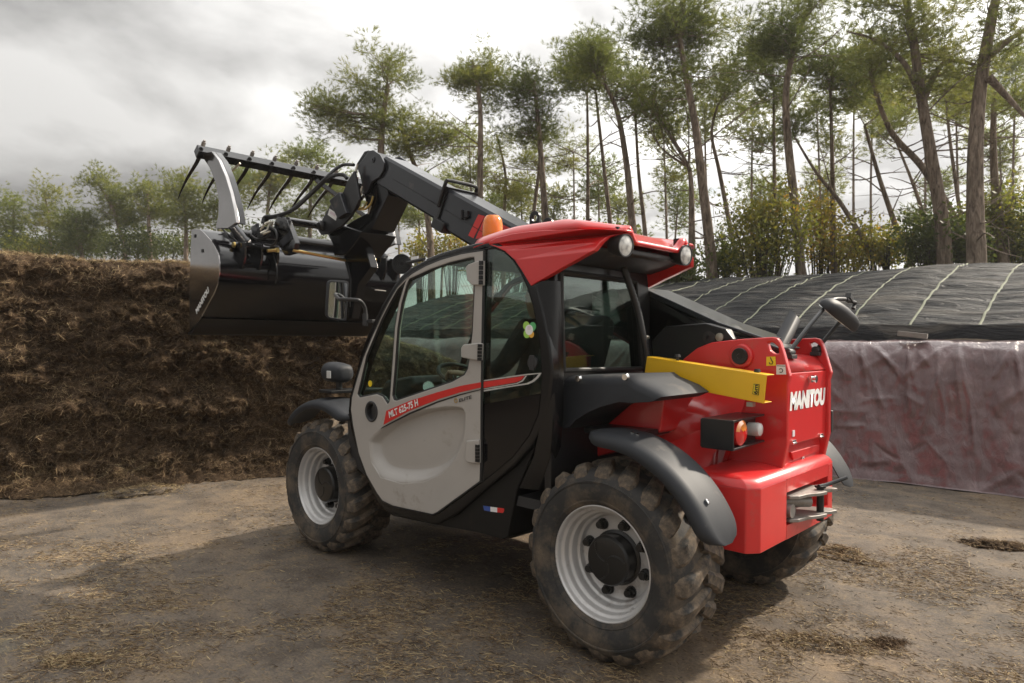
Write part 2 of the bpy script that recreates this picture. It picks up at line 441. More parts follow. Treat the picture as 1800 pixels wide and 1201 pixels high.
m, t, b, NN, LL = node_mat('black_cover')
tcn = NN('ShaderNodeTexCoord'); vec = tcn.outputs['Object']
mp = NN('ShaderNodeMapping'); mp.inputs['Scale'].default_value = (1.3, 5.5, 5.5); LL(vec, mp.inputs[0])
a1 = noise_tex(t, mp.outputs[0], 1.0, 7, 0.62, 0.8)
LL(ramp(t, a1, [(0.35, (0.007, 0.008, 0.010)), (0.52, (0.014, 0.015, 0.018)), (0.72, (0.085, 0.076, 0.066))]), b.inputs['Base Color'])
b.inputs['Roughness'].default_value = 0.46; b.inputs['Specular IOR Level'].default_value = 0.16
mp = NN('ShaderNodeMapping'); mp.inputs['Scale'].default_value = (1.8, 9, 9); LL(vec, mp.inputs[0])
w1 = noise_tex(t, mp.outputs[0], 1.0, 7, 0.62, 1.2)
bp = NN('ShaderNodeBump'); bp.inputs['Strength'].default_value = 1.0; bp.inputs['Distance'].default_value = 0.09; LL(w1, bp.inputs['Height']); LL(bp.outputs[0], b.inputs['Normal'])

mat('sand', (0.125, 0.100, 0.076), 0.95, var=0.3, vscale=8, bump=0.5, bscale=45, spec=0.2)
mat('strap_pale', (0.19, 0.20, 0.14), 0.8, var=0.15)
mat('concrete_grey', (0.23, 0.21, 0.19), 0.9, var=0.2, bump=0.3, bscale=50)
mat('soil', (0.075, 0.06, 0.043), 0.95, var=0.3, vscale=0.6, bump=0.5, bscale=8, spec=0.2)

def fbm(p, o=4, g=0.5):
    a = 1.0; s = 0.0
    for i in range(o):
        s += a*noise.noise(p); p = p*2.03; a *= g
    return s

# ------------------------------------------------------------------ ground sheet
def axis_vals(lo, hi, step, far):
    v = list(np.arange(lo, hi, step)); e = step*2; x = lo
    pre = []
    while x > -far: x -= e; e *= 1.5; pre.append(x)
    e = step*2; x = v[-1]; post = []
    while x < far: x += e; e *= 1.5; post.append(x)
    return pre[::-1] + v + post
gx = axis_vals(-3.6, 6.0, 0.045, 100); gy = axis_vals(-6.0, 4.2, 0.045, 100)
vs = []
for x in gx:
    for y in gy:
        z = 0.0
        if -5 < x < 8 and -8 < y < 6:
            p = Vector((x, y, 0.3))
            z = 0.014*fbm(p*1.3, 3) + 0.006*fbm(p*9.0, 3)
            z -= 0.004
        vs.append((x, y, z))
ny = len(gy)
fs = [(i*ny+j, (i+1)*ny+j, (i+1)*ny+j+1, i*ny+j+1) for i in range(len(gx)-1) for j in range(ny-1)]
mb = MB(); mb.add(vs, fs)
ground = mb.build('ground', 'yard_ground', smooth=180, recalc=False)
tag(ground, 'dusty grey brown yard floor strewn with chaff and straw', None, kind='structure')

def gz(x, y):
    p = Vector((x, y, 0.3)); return 0.014*fbm(p*1.3, 3) + 0.006*fbm(p*9.0, 3) - 0.004

# many thin strands in one mesh: P roots, T tips, width, material indices
def strands(name, P, T, Wd, mi, mats, parent=None, bend=None):
    n = len(P); P = np.asarray(P); T = np.asarray(T)
    d = T-P; ln = np.linalg.norm(d, axis=1, keepdims=True)+1e-9
    ref = RNG.normal(size=(n, 3)); s = np.cross(d/ln, ref); s /= np.linalg.norm(s, axis=1, keepdims=True)+1e-9
    s *= np.asarray(Wd)[:, None]*0.5
    Mid = (P+T)/2 + (bend if bend is not None else RNG.normal(size=(n, 3))*ln*0.10)
    V = np.stack([P-s*.7, P+s*.7, Mid+s, Mid-s, T], 1).reshape(-1, 3)
    base = np.arange(n)*5
    me = bpy.data.meshes.new(name)
    me.vertices.add(n*5); me.vertices.foreach_set('co', V.ravel())
    q = np.stack([base, base+1, base+2, base+3], 1); tr = np.stack([base+3, base+2, base+4], 1)
    loops = np.concatenate([q, tr], 1).ravel()
    me.loops.add(n*7); me.loops.foreach_set('vertex_index', loops)
    st = np.stack([np.arange(n)*7, np.arange(n)*7+4], 1).ravel()
    me.polygons.add(2*n); me.polygons.foreach_set('loop_start', st)
    me.polygons.foreach_set('material_index', np.repeat(np.asarray(mi), 2))
    for q in mats: me.materials.append(MATS[q])
    me.update(); me.validate()
    return link(name, me, parent)

# ------------------------------------------------------------------ silage heap
B0 = np.array([3.60, -0.25]); DV = np.array([0.324, 0.946]); NV = np.array([-0.946, 0.324])
def heap_H(s): return float(np.interp(s, [-4.2, -3.2, -2.35, -1.8, -1.3, -.6, .3, .9, 8, 14], [.05, .55, 1.02, 1.25, 1.40, 1.60, 2.05, 2.19, 2.30, 2.36])) + 0.05*noise.noise(Vector((s*.9, 3.3, 0))) + 0.025*noise.noise(Vector((s*4, 1.3, 0)))
def heap_pt(s, k, j):
    # k 0..1 up the face; j 0..1 back over the top
    H = heap_H(s)
    z = k*H
    inn = 0.30*(1-math.exp(-z/0.09)) + 0.10*z + 0.02
    lip = max(0.0, (k-0.93)/0.07); inn += 0.10*lip*lip
    q = Vector((s, z*1.25, 0.0))
    dsp = 0.14*noise.noise(Vector((s*.75, z*1.1, 5.0))) + 0.10*noise.noise(Vector((s*1.5, z*3.4, 7.0)))
    wx = s + .12*noise.noise(Vector((s*2.2, z*2.2, 31.0))); wz = z + .10*noise.noise(Vector((s*2.5, z*2.5, 33.0)))
    dsp += 0.27*(min(.42, abs(noise.noise(Vector((wx*2.3, wz*3.3, 1.0))))) - .16)
    dsp += 0.23*(min(.40, abs(noise.noise(Vector((wx*5.0, wz*7.0, 2.0))))) - .16)
    dsp += 0.13*(abs(noise.noise(Vector((wx*11.5, wz*15.0, 3.0)))) - .15)
    dsp += 0.055*(abs(noise.noise(Vector((s*26, z*31, 4.0)))) - .15) + .02*noise.noise(Vector((s*55, z*60, 4.0)))
    dsp += .06*(abs(math.sin(z*5.2+1.4*noise.noise(Vector((s*.6, z*.5, 11)))))**3)*noise.noise(Vector((s*1.1, z*.8, 12)))*2
    dsp *= min(1, z/0.12)*(1-0.6*lip)
    if z < .25: z += 0.07*abs(noise.noise(Vector((s*7, inn*9, 2))))*min(1, inn*8)
    toe = 0.13*noise.noise(Vector((s*1.3, 9.0, 0))) + 0.11*noise.noise(Vector((s*4, 9.0, 0))) + 0.06*noise.noise(Vector((s*13, 9.0, 0)))
    off = -(inn) + dsp + toe*math.exp(-z/0.2)
    back = 0.0
    if j > 0:
        back = 9.0*j**2.2; z = H + 0.05*back*0.4 + 0.05*noise.noise(Vector((s*3, back*3, 8)))*min(1, j*6) + 0.02*noise.noise(Vector((s*12, back*12, 8)))
        if j > 0.97: z = -0.05
    xy = B0 + DV*s + NV*(off-back)
    return (xy[0], xy[1], z)
S = np.concatenate([np.arange(-4.2, 3.2, 0.020), np.arange(3.4, 13, .06)]); K = np.linspace(0, 1, 104); J = np.linspace(0.02, 1, 26)
vs = []
for s in S:
    for k in K: vs.append(heap_pt(s, k, 0))
    for j in J: vs.append(heap_pt(s, 1, j))
m_ = len(K)+len(J)
fs = [(i*m_+k, i*m_+k+1, (i+1)*m_+k+1, (i+1)*m_+k) for i in range(len(S)-1) for k in range(m_-1)]
mb = MB(); mb.add(vs, fs)
heap = mb.build('silage_heap', 'silage', smooth=180)
tag(heap, 'tall cut face of dark brown fibrous silage behind the raised bucket', 'silage heap')

# loose fibres hanging from the cut face
def heap_fibres(n):
    P = []; T = []; Wd = []; mi = []
    vv = np.array(vs).reshape(len(S), m_, 3)
    rnd = random.Random(5)
    for _ in range(n):
        i = rnd.randrange(30, 380); r_ = rnd.random()
        if r_ < 0.80: k = rnd.randrange(3, 100)
        elif r_ < 0.92: k = rnd.randrange(102, 112)
        else: k = rnd.randrange(0, 9)
        p = vv[i, k] + (vv[i+1, min(k+1, m_-1)]-vv[i, k])*rnd.random()
        out = np.array([NV[0], NV[1], 0.15])
        d = DV[0]*rnd.gauss(0, .8), DV[1]*rnd.gauss(0, .8), rnd.gauss(-.35, .55)
        d = np.array(d) + out*abs(rnd.gauss(0.10, .30))
        ln = rnd.uniform(.03, .10)*(1.5 if rnd.random() < .12 else 1)
        d = d/np.linalg.norm(d)*ln
        P.append(p-d*.3+out*.004); T.append(p+d*.7+out*.012); Wd.append(rnd.uniform(.0018, .0046))
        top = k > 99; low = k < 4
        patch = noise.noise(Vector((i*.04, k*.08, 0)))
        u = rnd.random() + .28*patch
        if top: mi.append(2 if u < .45 else 3 if u < .88 else 1)  # paler straw along the top lip: sunlit edge put into the fibre colour
        elif low: mi.append(0 if u < .4 else 1 if u < .82 else 2 if u < 1.08 else 3)
        else: mi.append(0 if u < .28 else 1 if u < .72 else 2 if u < 1.02 else 3)
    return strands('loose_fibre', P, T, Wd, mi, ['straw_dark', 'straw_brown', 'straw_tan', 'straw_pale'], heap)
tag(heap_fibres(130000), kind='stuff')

# ------------------------------------------------------------------ straw on the yard
def litter(n):
    P = []; T = []; Wd = []; mi = []
    rnd = random.Random(9)
    fx, fy = math.cos(CYAW), math.sin(CYAW); rx, ry = math.sin(CYAW), -math.cos(CYAW)
    while len(P) < n:
        if rnd.random() < .62: d = 2.5 + 6.2*rnd.random()**1.5
        else: d = 2.5 + 2.3*rnd.random()
        l = rnd.uniform(-.80, .80)*d
        x = CAM.x + fx*d + rx*l; y = CAM.y + fy*d + ry*l
        if y < -4.45: continue
        cl = fbm(Vector((x*1.1, y*1.1, 2.2)), 4, .6) + .5*noise.noise(Vector((x*5, y*5, 1.)))
        hd = (np.array([x, y])-B0) @ NV
        near = math.exp(-max(hd, 0)/0.5) if hd > 0 else 0
        if rnd.random() > max(0.05, min(1, 0.22 + 1.5*cl + near*.8)): continue
        a = rnd.gauss(0.9, 1.0); ln = rnd.uniform(.012, .05)*(2.0 if rnd.random() < .05 else 1)
        z = gz(x, y) + rnd.uniform(.002, .010)
        P.append((x, y, z)); T.append((x+math.cos(a)*ln, y+math.sin(a)*ln, z+rnd.uniform(-.004, .012)*min(1, ln/.05)))
        Wd.append(rnd.uniform(.0014, .0036))
        u = rnd.random(); mi.append(0 if u < .22 else 1 if u < .44 else 2 if u < .84 else 3)
    return strands('straw_litter', P, T, Wd, mi, ['straw_dark', 'straw_brown', 'straw_tan', 'straw_pale'])
o = litter(64000)
tag(o, 'short stalks of straw and chaff scattered over the yard', kind='stuff')

# crumbs of dry silage trodden into mats here and there
def crumbs(n):
    rnd = random.Random(21); mb = MB()
    fx, fy = math.cos(CYAW), math.sin(CYAW); rx, ry = math.sin(CYAW), -math.cos(CYAW)
    c = 0
    while c < n:
        d = 2.5 + 6*rnd.random()**1.6; l = rnd.uniform(-.8, .8)*d
        x = CAM.x + fx*d + rx*l; y = CAM.y + fy*d + ry*l
        if y < -4.45 or fbm(Vector((x*1.7, y*1.7, 8.2)), 3) < .12 - .3*rnd.random(): continue
        r = rnd.uniform(.0025, .008)*(1.7 if rnd.random() < .05 else 1); z = gz(x, y)
        vs = []
        for q in ((1, 0, .2), (0, 1, .1), (-1, 0, .2), (0, -1, .15), (0, 0, .8)):
            vs.append((x+q[0]*r*rnd.uniform(.6, 1.6), y+q[1]*r*rnd.uniform(.6, 1.6), z-.002+q[2]*r*rnd.uniform(.5, 1)))
        mb.add(vs, [(0, 1, 4), (1, 2, 4), (2, 3, 4), (3, 0, 4)]); c += 1
    return mb.build('silage_crumbs', 'soil', smooth=0, recalc=False)
tag(crumbs(4200), 'small dark crumbs of trodden silage on the yard', kind='stuff')

def clump(cx, cy, rx, ry, rz, ang, n, label, seed, pal):
    rnd = random.Random(seed); mb = MB(); U = 44; V = 14; vsx = []
    for j in range(V+1):
        ph = j/V*math.pi/2
        for i in range(U):
            th = 2*math.pi*i/U
            q = Vector((math.cos(th)*math.cos(ph), math.sin(th)*math.cos(ph), math.sin(ph)))
            f = 1 + .45*noise.noise(q*2.2+Vector((seed, 0, 0))) + .25*noise.noise(q*6+Vector((seed, 3, 0))) + .12*noise.noise(q*14+Vector((seed, 3, 0)))
            x = q.x*rx*f; y = q.y*ry*f; vsx.append((x*math.cos(ang)-y*math.sin(ang), x*math.sin(ang)+y*math.cos(ang), -.004 + q.z*rz*f))
    mb.add(vsx, [(j*U+i, j*U+(i+1) % U, (j+1)*U+(i+1) % U, (j+1)*U+i) for j in range(V) for i in range(U)])
    o = mb.build('silage_clump', 'yard_ground' if 3 in pal else 'silage', smooth=180)
    o.location = (cx, cy, gz(cx, cy)); tag(o, label, 'silage clump', 'clumps of silage dropped on the yard')
    P = []; T = []; Wd = []
    for _ in range(n*4):
        p = np.array(rnd.choice(vsx)) * np.array([1, 1, 1.0])*rnd.uniform(.85, 1.45); p[2] = max(p[2], .003)
        a = rnd.gauss(ang, .9); ln = rnd.uniform(.015, .055); d = np.array([math.cos(a)*ln, math.sin(a)*ln, rnd.gauss(.0, .3)*ln])
        P.append(p-d*.4); T.append(p+d*.6+np.array([0, 0, .004])); Wd.append(rnd.uniform(.0016, .0034))
    s = strands('loose_fibre', P, T, Wd, [rnd.choice(pal) for _ in P], ['straw_dark', 'straw_brown', 'straw_tan', 'straw_pale'], o)
    s['kind'] = 'stuff'
for px, a, b_, h_, an, n, lab, sd, pal in (
    ((-2.181, -2.515, 0.000), .26, .09, .040, .35, 420, 'long dark ragged clump of silage lying nearest the pink plastic wall', 1, (0, 1, 1, 2, 2)),
    ((-1.392, -1.570, 0.000), .12, .08, .035, .2, 400, 'small tan tuft of silage just behind the far rear tyre', 2, (1, 1, 2, 2, 3)),
    ((-1.469, -1.460, 0.000), .20, .05, .018, .1, 260, 'thin flat smear of chaff spreading from the tuft by the far rear tyre', 3, (1, 1, 2, 2, 3)),
    ((-1.780, -0.032, 0.000), .24, .08, .010, .5, 420, 'brown mat of trodden straw in the foreground beside the near rear tyre', 4, (0, 1, 1, 2, 2, 3)),
    ((0.511, 2.440, 0.000), .10, .05, .018, .9, 260, 'small straw tuft in the front corner of the yard away from the machine', 5, (1, 2, 2, 3)),
    ((3.793, 1.041, 0.000), .26, .12, .06, 1.2, 500, 'loose heaped straw at the foot of the silage face', 6, (1, 2, 3, 3)),
    ((-2.011, -0.270, 0.000), .09, .05, .02, .9, 200, 'dark crumbly lump lying alone on the open foreground ground', 7, (0, 1, 1))):
    clump(px[0], px[1], a, b_, h_, an, n, lab, sd, pal)

# ------------------------------------------------------------------ covered silage clamp: film wall, sand ledge, black cover, straps
clamp = empty('covered_clamp', 'long silage clamp wrapped in pink film wall and black strapped cover', 'silage clamp', (-1.0, -4.4, 0))
CL = Vector((-1.0, -4.4, 0))
def wall_y(x): return -4.32 + 0.13*min(0, x+0.6) + 0.03*math.sin(x*1.7)
# creases run down from the points where the film is pinned at the top, and a few short ones lie across it
_rc = random.Random(12); CREASE = []
for xt in (-3.1, -2.55, -1.95, -1.45, -1.05, -.62, -.15, .4, 1.0, 1.6, 2.2):
    for _ in range(7):
        a = _rc.gauss(0, .55); ln = _rc.uniform(.25, 1.0)
        CREASE.append((xt+_rc.gauss(0, .05), 1.42, math.sin(a), -math.cos(a), ln, _rc.uniform(.010, .022), _rc.uniform(.010, .030)))
for _ in range(70):
    a = _rc.gauss(0, .9); CREASE.append((_rc.uniform(-3.3, 2.4), _rc.uniform(.15, 1.0), math.sin(a), -math.cos(a), _rc.uniform(.12, .5), _rc.uniform(.010, .030), _rc.choice((-1, 1, 1))*_rc.uniform(.008, .022)))
def film_pt(x, z):
    back = max(0.0, z-1.425); z = min(z, 1.425)          # past the lip the film lies back over the ledge
    f = z/1.42
    y = wall_y(x) - 0.26*f**1.4 + 0.05*noise.noise(Vector((x*.8, z*.9, 2)))
    tp = 1-min(1, max(0, (f-.90)/.10))
    y += (.050*noise.noise(Vector((x*1.4+z*.6, z*.9, 3))) + .022*noise.noise(Vector((x*3.6-z*1.1, z*2.2, 4))))
    xw = x + .05*noise.noise(Vector((x*2.1, z*2.1, 14))); zw = z + .05*noise.noise(Vector((x*2.1, z*2.1, 24)))
    c = 0.0
    for (cx, cz, dx_, dz_, ln, wd, am) in CREASE:
        ux = xw-cx
        if ux > 1.1 or ux < -1.1: continue
        uz = zw-cz; t_ = ux*dx_+uz*dz_
        if t_ < -.05 or t_ > ln: continue
        d = abs(ux*dz_-uz*dx_)
        w_ = wd*(1+1.2*t_/ln)
        if d > 3*w_: continue
        e = math.sin(min(1, max(0, (t_+.05)/(ln+.05)))*math.pi)**.6
        c += am*e*math.exp(-(d/w_)**1.3)
    y += c*(.25+.75*tp)
    y += 0.006*noise.noise(Vector((x*13, z*11, 6)))
    if z < .10: y += (0.10-z)*(.25+.5*noise.noise(Vector((x*3, 0, 1))))
    if z > 1.24: y -= ((z-1.24)/.185)**2*.10
    zz = z + (0.030*noise.noise(Vector((x*1.3, 3, 3))) + .012*noise.noise(Vector((x*5, 3, 3))))*max(0, f-.6)/.4
    if z < .02: zz += .03*noise.noise(Vector((x*2.3, 4, 4)))
    if back > 0:
        y -= back*1.0; zz += .010*noise.noise(Vector((x*5, back*12, 8))) + .008*noise.noise(Vector((x*14, back*9, 8))) + back*.05
    return (x-CL.x, y-CL.y, zz)
X = np.concatenate([np.arange(-7.5, -3.3, .06), np.arange(-3.3, 2.6, 0.0125), np.arange(2.6, 9.5, .06)])
Z = np.concatenate([np.linspace(-.01, 1.425, 88), 1.425+np.linspace(.02, .30, 9)])
mb = MB(); vsx = [film_pt(x, z) for x in X for z in Z]
for x in X:   # turn over the top edge onto the ledge
    pass
n_ = len(Z)
mb.add(vsx, [(i*n_+k, (i+1)*n_+k, (i+1)*n_+k+1, i*n_+k+1) for i in range(len(X)-1) for k in range(n_-1)])
film = mb.build('pink_film_wall', 'pink_film', clamp, smooth=180)
md = film.modifiers.new('thick', 'SOLIDIFY'); md.thickness = 0.004

X = np.arange(-7.5, 9.5, 0.04)
vsx = []; ty = np.linspace(0, 1, 26)
for x in X:
    y0 = wall_y(x)
    for t_ in ty:
        y = y0 - .44 - .70*t_; z = 1.392 + .11*math.sin(min(1, t_*1.25)*math.pi/2)*(.75+.5*noise.noise(Vector((x*.9, 2, 2)))) + .022*fbm(Vector((x*3, y*4, 1)), 4)
        if t_ == 0: z = 1.36
        vsx.append((x-CL.x, y-CL.y, z))
n_ = len(ty); mb = MB(); mb.add(vsx, [(i*n_+k, i*n_+k+1, (i+1)*n_+k+1, (i+1)*n_+k) for i in range(len(X)-1) for k in range(n_-1)])
mb.build('sand_ledge', 'sand', clamp, smooth=180)

def cover_z(x, t_):
    base = 1.555 + .035*noise.noise(Vector((x*.7, 5, 5)))
    return base + .98*math.sin(t_*math.pi/2)**0.92
def cover_pt(x, t_, lift=0.0):
    y0 = wall_y(x)-.62 + .07*noise.noise(Vector((x*1.1, 1, 1)))
    y = y0 - 4.0*t_
    z = cover_z(x, t_) if t_ <= 1 else cover_z(x, 1) - (t_-1)*(t_-1)*1.4
    wr = .045*(abs(noise.noise(Vector((x*.55, y*3.2, 1))))-.2) + .040*(abs(noise.noise(Vector((x*.9, y*6.5, 2))))-.2) + .014*noise.noise(Vector((x*2.4, y*18, 3))) + .05*noise.noise(Vector((x*.5, y*.7, 9)))
    sag = .012*abs(math.sin((x-0.28)/0.63*math.pi))**.6
    z += wr*min(1, t_*14+.3) + sag
    if t_ == 0: z -= .25
    return (x-CL.x, y-CL.y, z+lift)
X = np.arange(-7.5, 9.5, 0.035); ty = np.concatenate([np.linspace(0, 1, 90), np.linspace(1.02, 1.7, 14)])
vsx = [cover_pt(x, t_) for x in X for t_ in ty]
n_ = len(ty); mb = MB(); mb.add(vsx, [(i*n_+k, i*n_+k+1, (i+1)*n_+k+1, (i+1)*n_+k) for i in range(len(X)-1) for k in range(n_-1)])
cov_o = mb.build('black_cover', 'black_cover', clamp, smooth=180)
for i in range(-9, 13):
    x = 0.28 + 0.63*i
    a = []; b2 = []
    for t_ in np.linspace(0.012, 1.3, 60):
        wv = .03*noise.noise(Vector((t_*1.5, i*3.3, 0)))
        a.append(cover_pt(x+wv-.013, t_, .008)); b2.append(cover_pt(x+wv+.013, t_, .008))
    mb = MB(); nn = len(a)
    mid = [((p[0]+q[0])/2, (p[1]+q[1])/2, max(p[2], q[2])+.006) for p, q in zip(a, b2)]
    mb.add(a+mid+b2, [(k, k+1, nn+k+1, nn+k) for k in range(nn-1)] + [(nn+k, nn+k+1, 2*nn+k+1, 2*nn+k) for k in range(nn-1)])
    mb.build('cover_strap', 'strap_pale', clamp, smooth=180)
# body behind the film so the clamp is solid
mb = MB(); mb.box((1.8, -2.6, .62), (17.0, 4.0, 1.2)); core = mb.build('clamp_core', 'soil', clamp)
# block on the ledge
blk = empty('concrete_block', 'grey concrete block lying on the sand ledge above the pink film', 'block', (-1.092, -4.720, 1.467))
M_ = Matrix.Rotation(R(8), 3, 'Z') @ Matrix.Rotation(R(-7), 3, 'Y')
mb = MB(); mb.box((0, 0, .03), (.27, .10, .055), M_); mb.build('block_body', 'concrete_grey', blk, bevel=.006)

# ------------------------------------------------------------------ telehandler
TH = empty('telehandler', 'red and beige telescopic handler with black boom holding a grapple bucket', 'telehandler')
def arc_pts(P): return P

# ---- wheels
def tyre_mesh():
    half = [(.2535, .146), (.256, .164), (.264, .174), (.29, .186), (.325, .194), (.355, .193), (.380, .186), (.398, .170), (.409, .145), (.414, .10), (.416, .05), (.4165, 0)]
    prof = half + [(r, -h) for r, h in half[-2::-1]]
    mb = MB(); mb.lathe(prof + [(.2535, -.13), (.2535, .13)], (0, 0, 0), (0, 1, 0), 72, closed=True)
    # raised rings on the sidewall
    for r0, h0 in ((.278, .179), (.362, .1925)):
        mb.lathe([(r0-.006, h0-.004), (r0-.003, h0+.0035), (r0+.003, h0+.0035), (r0+.006, h0-.004)], (0, 0, 0), (0, 1, 0), 72)
    return mb.mesh('tyre', 40)
def lug_mesh(sgn, seed):
    r = random.Random(seed)
    y = [-.020, .02, .06, .10, .135, .160, .176, .185]
    an = [.115, .080, .035, -.012, -.050, -.076, -.088, -.094]
    rt = [.4405, .4430, .4432, .4420, .4380, .4260, .4060, .3840]
    rb = [.410, .410, .409, .406, .400, .390, .378, .366]
    hw = [.018, .024, .026, .029, .032, .033, .030, .018]
    hb = [.030, .037, .040, .045, .050, .050, .046, .032]
    rings = []
    for i in range(len(y)):
        def P(q, da):
            a = an[i] + da/q
            return (q*math.sin(a)+r.gauss(0, .0016), sgn*y[i]+r.gauss(0, .0016), q*math.cos(a)+r.gauss(0, .0012))
        m_ = rb[i]+(rt[i]-rb[i])*.72
        rings.append([P(rb[i], -hb[i]), P(m_, -(hw[i]*.75+hb[i]*.25)-.002), P(rt[i], -hw[i]*.86), P(rt[i]-.0005, 0), P(rt[i], hw[i]*.86), P(m_, (hw[i]*.75+hb[i]*.25)+.002), P(rb[i], hb[i])])
    mb = MB(); mb.loft(rings); return mb.mesh('tread_lug', 24)
TYRE = tyre_mesh(); TYRE.materials.append(MATS['tyre_rubber'])
LUGA = [lug_mesh(1, q) for q in range(4)]; LUGB = [lug_mesh(-1, q+9) for q in range(4)]
for q in LUGA+LUGB: q.materials.append(MATS['tread_rubber'])
def rim_mesh():
    prof = [(.2555, .150), (.2575, .160), (.2560, .1665), (.2515, .1680), (.2475, .1640), (.2440, .152), (.2420, .141), (.2395, .137), (.2310, .1340), (.2285, .130), (.2265, .112), (.2250, .104), (.2230, .101), (.2130, .098), (.2105, .094), (.2085, .074), (.2065, .066), (.2040, .062), (.1960, .059), (.1935, .055), (.1915, .042), (.1890, .036), (.1850, .033), (.150, .031), (.100, .031), (.06, .031)]
    mb = MB(); mb.lathe(prof, (0, 0, 0), (0, 1, 0), 72)
    mb.lathe([(.2555, -.155), (.245, -.15), (.225, -.1), (.215, .02), (.20, .03)], (0, 0, 0), (0, 1, 0), 72)
    return mb.mesh('rim', 40)
RIM = rim_mesh(); RIM.materials.append(MATS['rim_silver'])
def hub_mesh(front):
    mb = MB(); r = .112 if not front else .118; h = .118 if not front else .128
    mb.lathe([(r+.012, .025), (r+.012, .042), (r, .046), (r, h-.012), (r-.008, h-.002), (r-.016, h), (.03, h), (0.0005, h)], (0, 0, 0), (0, 1, 0), 40)
    for k in range(3):
        pts = [(math.cos(a)*rr, h, math.sin(a)*rr) for rr, a in [(.012+.085*q/6, k*2.094+.9*q/6) for q in range(7)]]
        mb.tube(pts, .0042, 6)
    return mb.mesh('hub', 35)
HUBR = hub_mesh(False); HUBR.materials.append(MATS['hub_black'])
HUBF = hub_mesh(True); HUBF.materials.append(MATS['hub_black'])
mb = MB(); mb.cyl((0, .028, 0), (0, .040, 0), .026, n=18); mb.cyl((0, .040, 0), (0, .058, 0), .022, n=8); mb.cyl((0, .058, 0), (0, .074, 0), .016, n=12)
NUT = mb.mesh('wheel_nut'); NUT.materials.append(MATS['hub_black'])
mb = MB(); mb.tube([(.200, .046, 0), (.224, .075, 0), (.233, .118, 0)], .013, 10); VALVE = mb.mesh('valve_guard'); VALVE.materials.append(MATS['rim_silver'])
def wheel(x, y, side, front, rot, full=True):
    # side +1: outer face looks towards +y
    Z0 = .437
    t = link('tyre', TYRE, TH); t.location = (x, y, Z0)
    rm = link('wheel_rim', RIM, TH); rm.location = (x, y, Z0)
    if side < 0: rm.rotation_euler = (0, 0, math.pi)
    hb = link('hub', HUBF if front else HUBR, rm)
    for k in range(10 if False else 8):
        nb = link('wheel_nut', NUT, rm); a = 2*math.pi*(k+.35)/8
        nb.location = (.158*math.cos(a), 0, .158*math.sin(a))
    vg = link('valve_guard', VALVE, rm); vg.rotation_euler = (0, R(125 if not front else 236), 0)
    n = 20
    for k in range(n):
        a = link('tread_lug', LUGA[k*7 % 4], t); a.rotation_euler = (0, rot + 2*math.pi*k/n, 0)
        c = link('tread_lug', LUGB[k*5 % 4], t); c.rotation_euler = (0, rot + 2*math.pi*(k+.5)/n, 0)
    return t
WY = .853-.1655
wheel(-1.15, WY, 1, False, .05)
wheel(1.15, WY, 1, True, .21)
wheel(-1.15, -WY, -1, False, .12)
wheel(1.15, -WY, -1, True, .3)

# ---- axles, frame
for x in (-1.15, 1.15):
    mb = MB()
    mb.cyl((x, -.55, .437), (x, .55, .437), .075, n=20)
    mb.cyl((x, -.53, .437), (x, -.40, .437), .13, n=20); mb.cyl((x, .40, .437), (x, .53, .437), .13, n=20)
    mb.lathe([(.02, -.16), (.12, -.14), (.17, -.05), (.17, .05), (.12, .14), (.02, .16)], (x, 0, .437), (0, 1, 0), 24)
    mb.build('axle', 'chassis_black', TH)
mb = MB()
mb.box((0.0, -.03, .58), (3.1, .56, .30))
mb.box((1.35, -.03, .62), (.42, .62, .36))
mb.box((-.15, -.45, .62), (1.0, .62, .5))
mb.build('chassis_frame', 'chassis_black', TH, bevel=.01)
mb = MB()
mb.prism([(-.95, .42), (.75, .42), (.80, .60), (.55, 1.02), (-1.28, 1.16), (-1.30, .95), (-1.05, .62)], 'y', -.85, -.34)
mb.build('engine_housing', 'red_paint', TH, bevel=.03)

# lower left side box under the cab with the flag sticker
side_low = [(0.471, 0.402), (0.370, 0.369), (-0.029, 0.390), (-0.337, 0.412), (-0.535, 0.413), (-0.566, 0.434), (-0.626, 0.677), (-0.725, 0.863), (-0.800, 1.002), (-0.742, 1.016), (-0.373, 0.679), (-0.038, 0.451)]
mb = MB(); mb.prism(side_low, 'y', .30, .83); sb = mb.build('side_sill', 'chassis_black', TH, bevel=.008)
mb = MB(); mb.prism([(-0.268, 0.301), (-0.359, 0.332), (-0.522, 0.532), (-0.581, 0.693), (-0.751, 0.819), (-0.749, 1.037), (-0.538, 1.005), (-0.356, 0.598)], 'y', .20, .55); mb.build('tank_panel', 'chassis_black', TH, bevel=.01)
mb = MB(); mb.box(((-0.424, 0.600, 0.478)[0]-.05, .50, .56), (.16, .2, .10)); mb.build('step', 'chassis_black', TH, bevel=.01)
# flag sticker: blue, white, red
fq = [(-0.394, 0.562), (-0.447, 0.565), (-0.448, 0.541), (-0.402, 0.539)]
mb = MB(); mb.prism(fq, 'y', .831, .833); mb.build('sticker', 'blue_print', sb)
mb = MB(); mb.prism([(-0.447, 0.565), (-0.496, 0.569), (-0.496, 0.545), (-0.448, 0.541)], 'y', .831, .833); mb.build('sticker', 'white_print', sb)
mb = MB(); mb.prism([(-0.496, 0.569), (-0.542, 0.573), (-0.544, 0.562), (-0.536, 0.549), (-0.496, 0.545)], 'y', .831, .833); mb.build('sticker', 'red_print', sb)

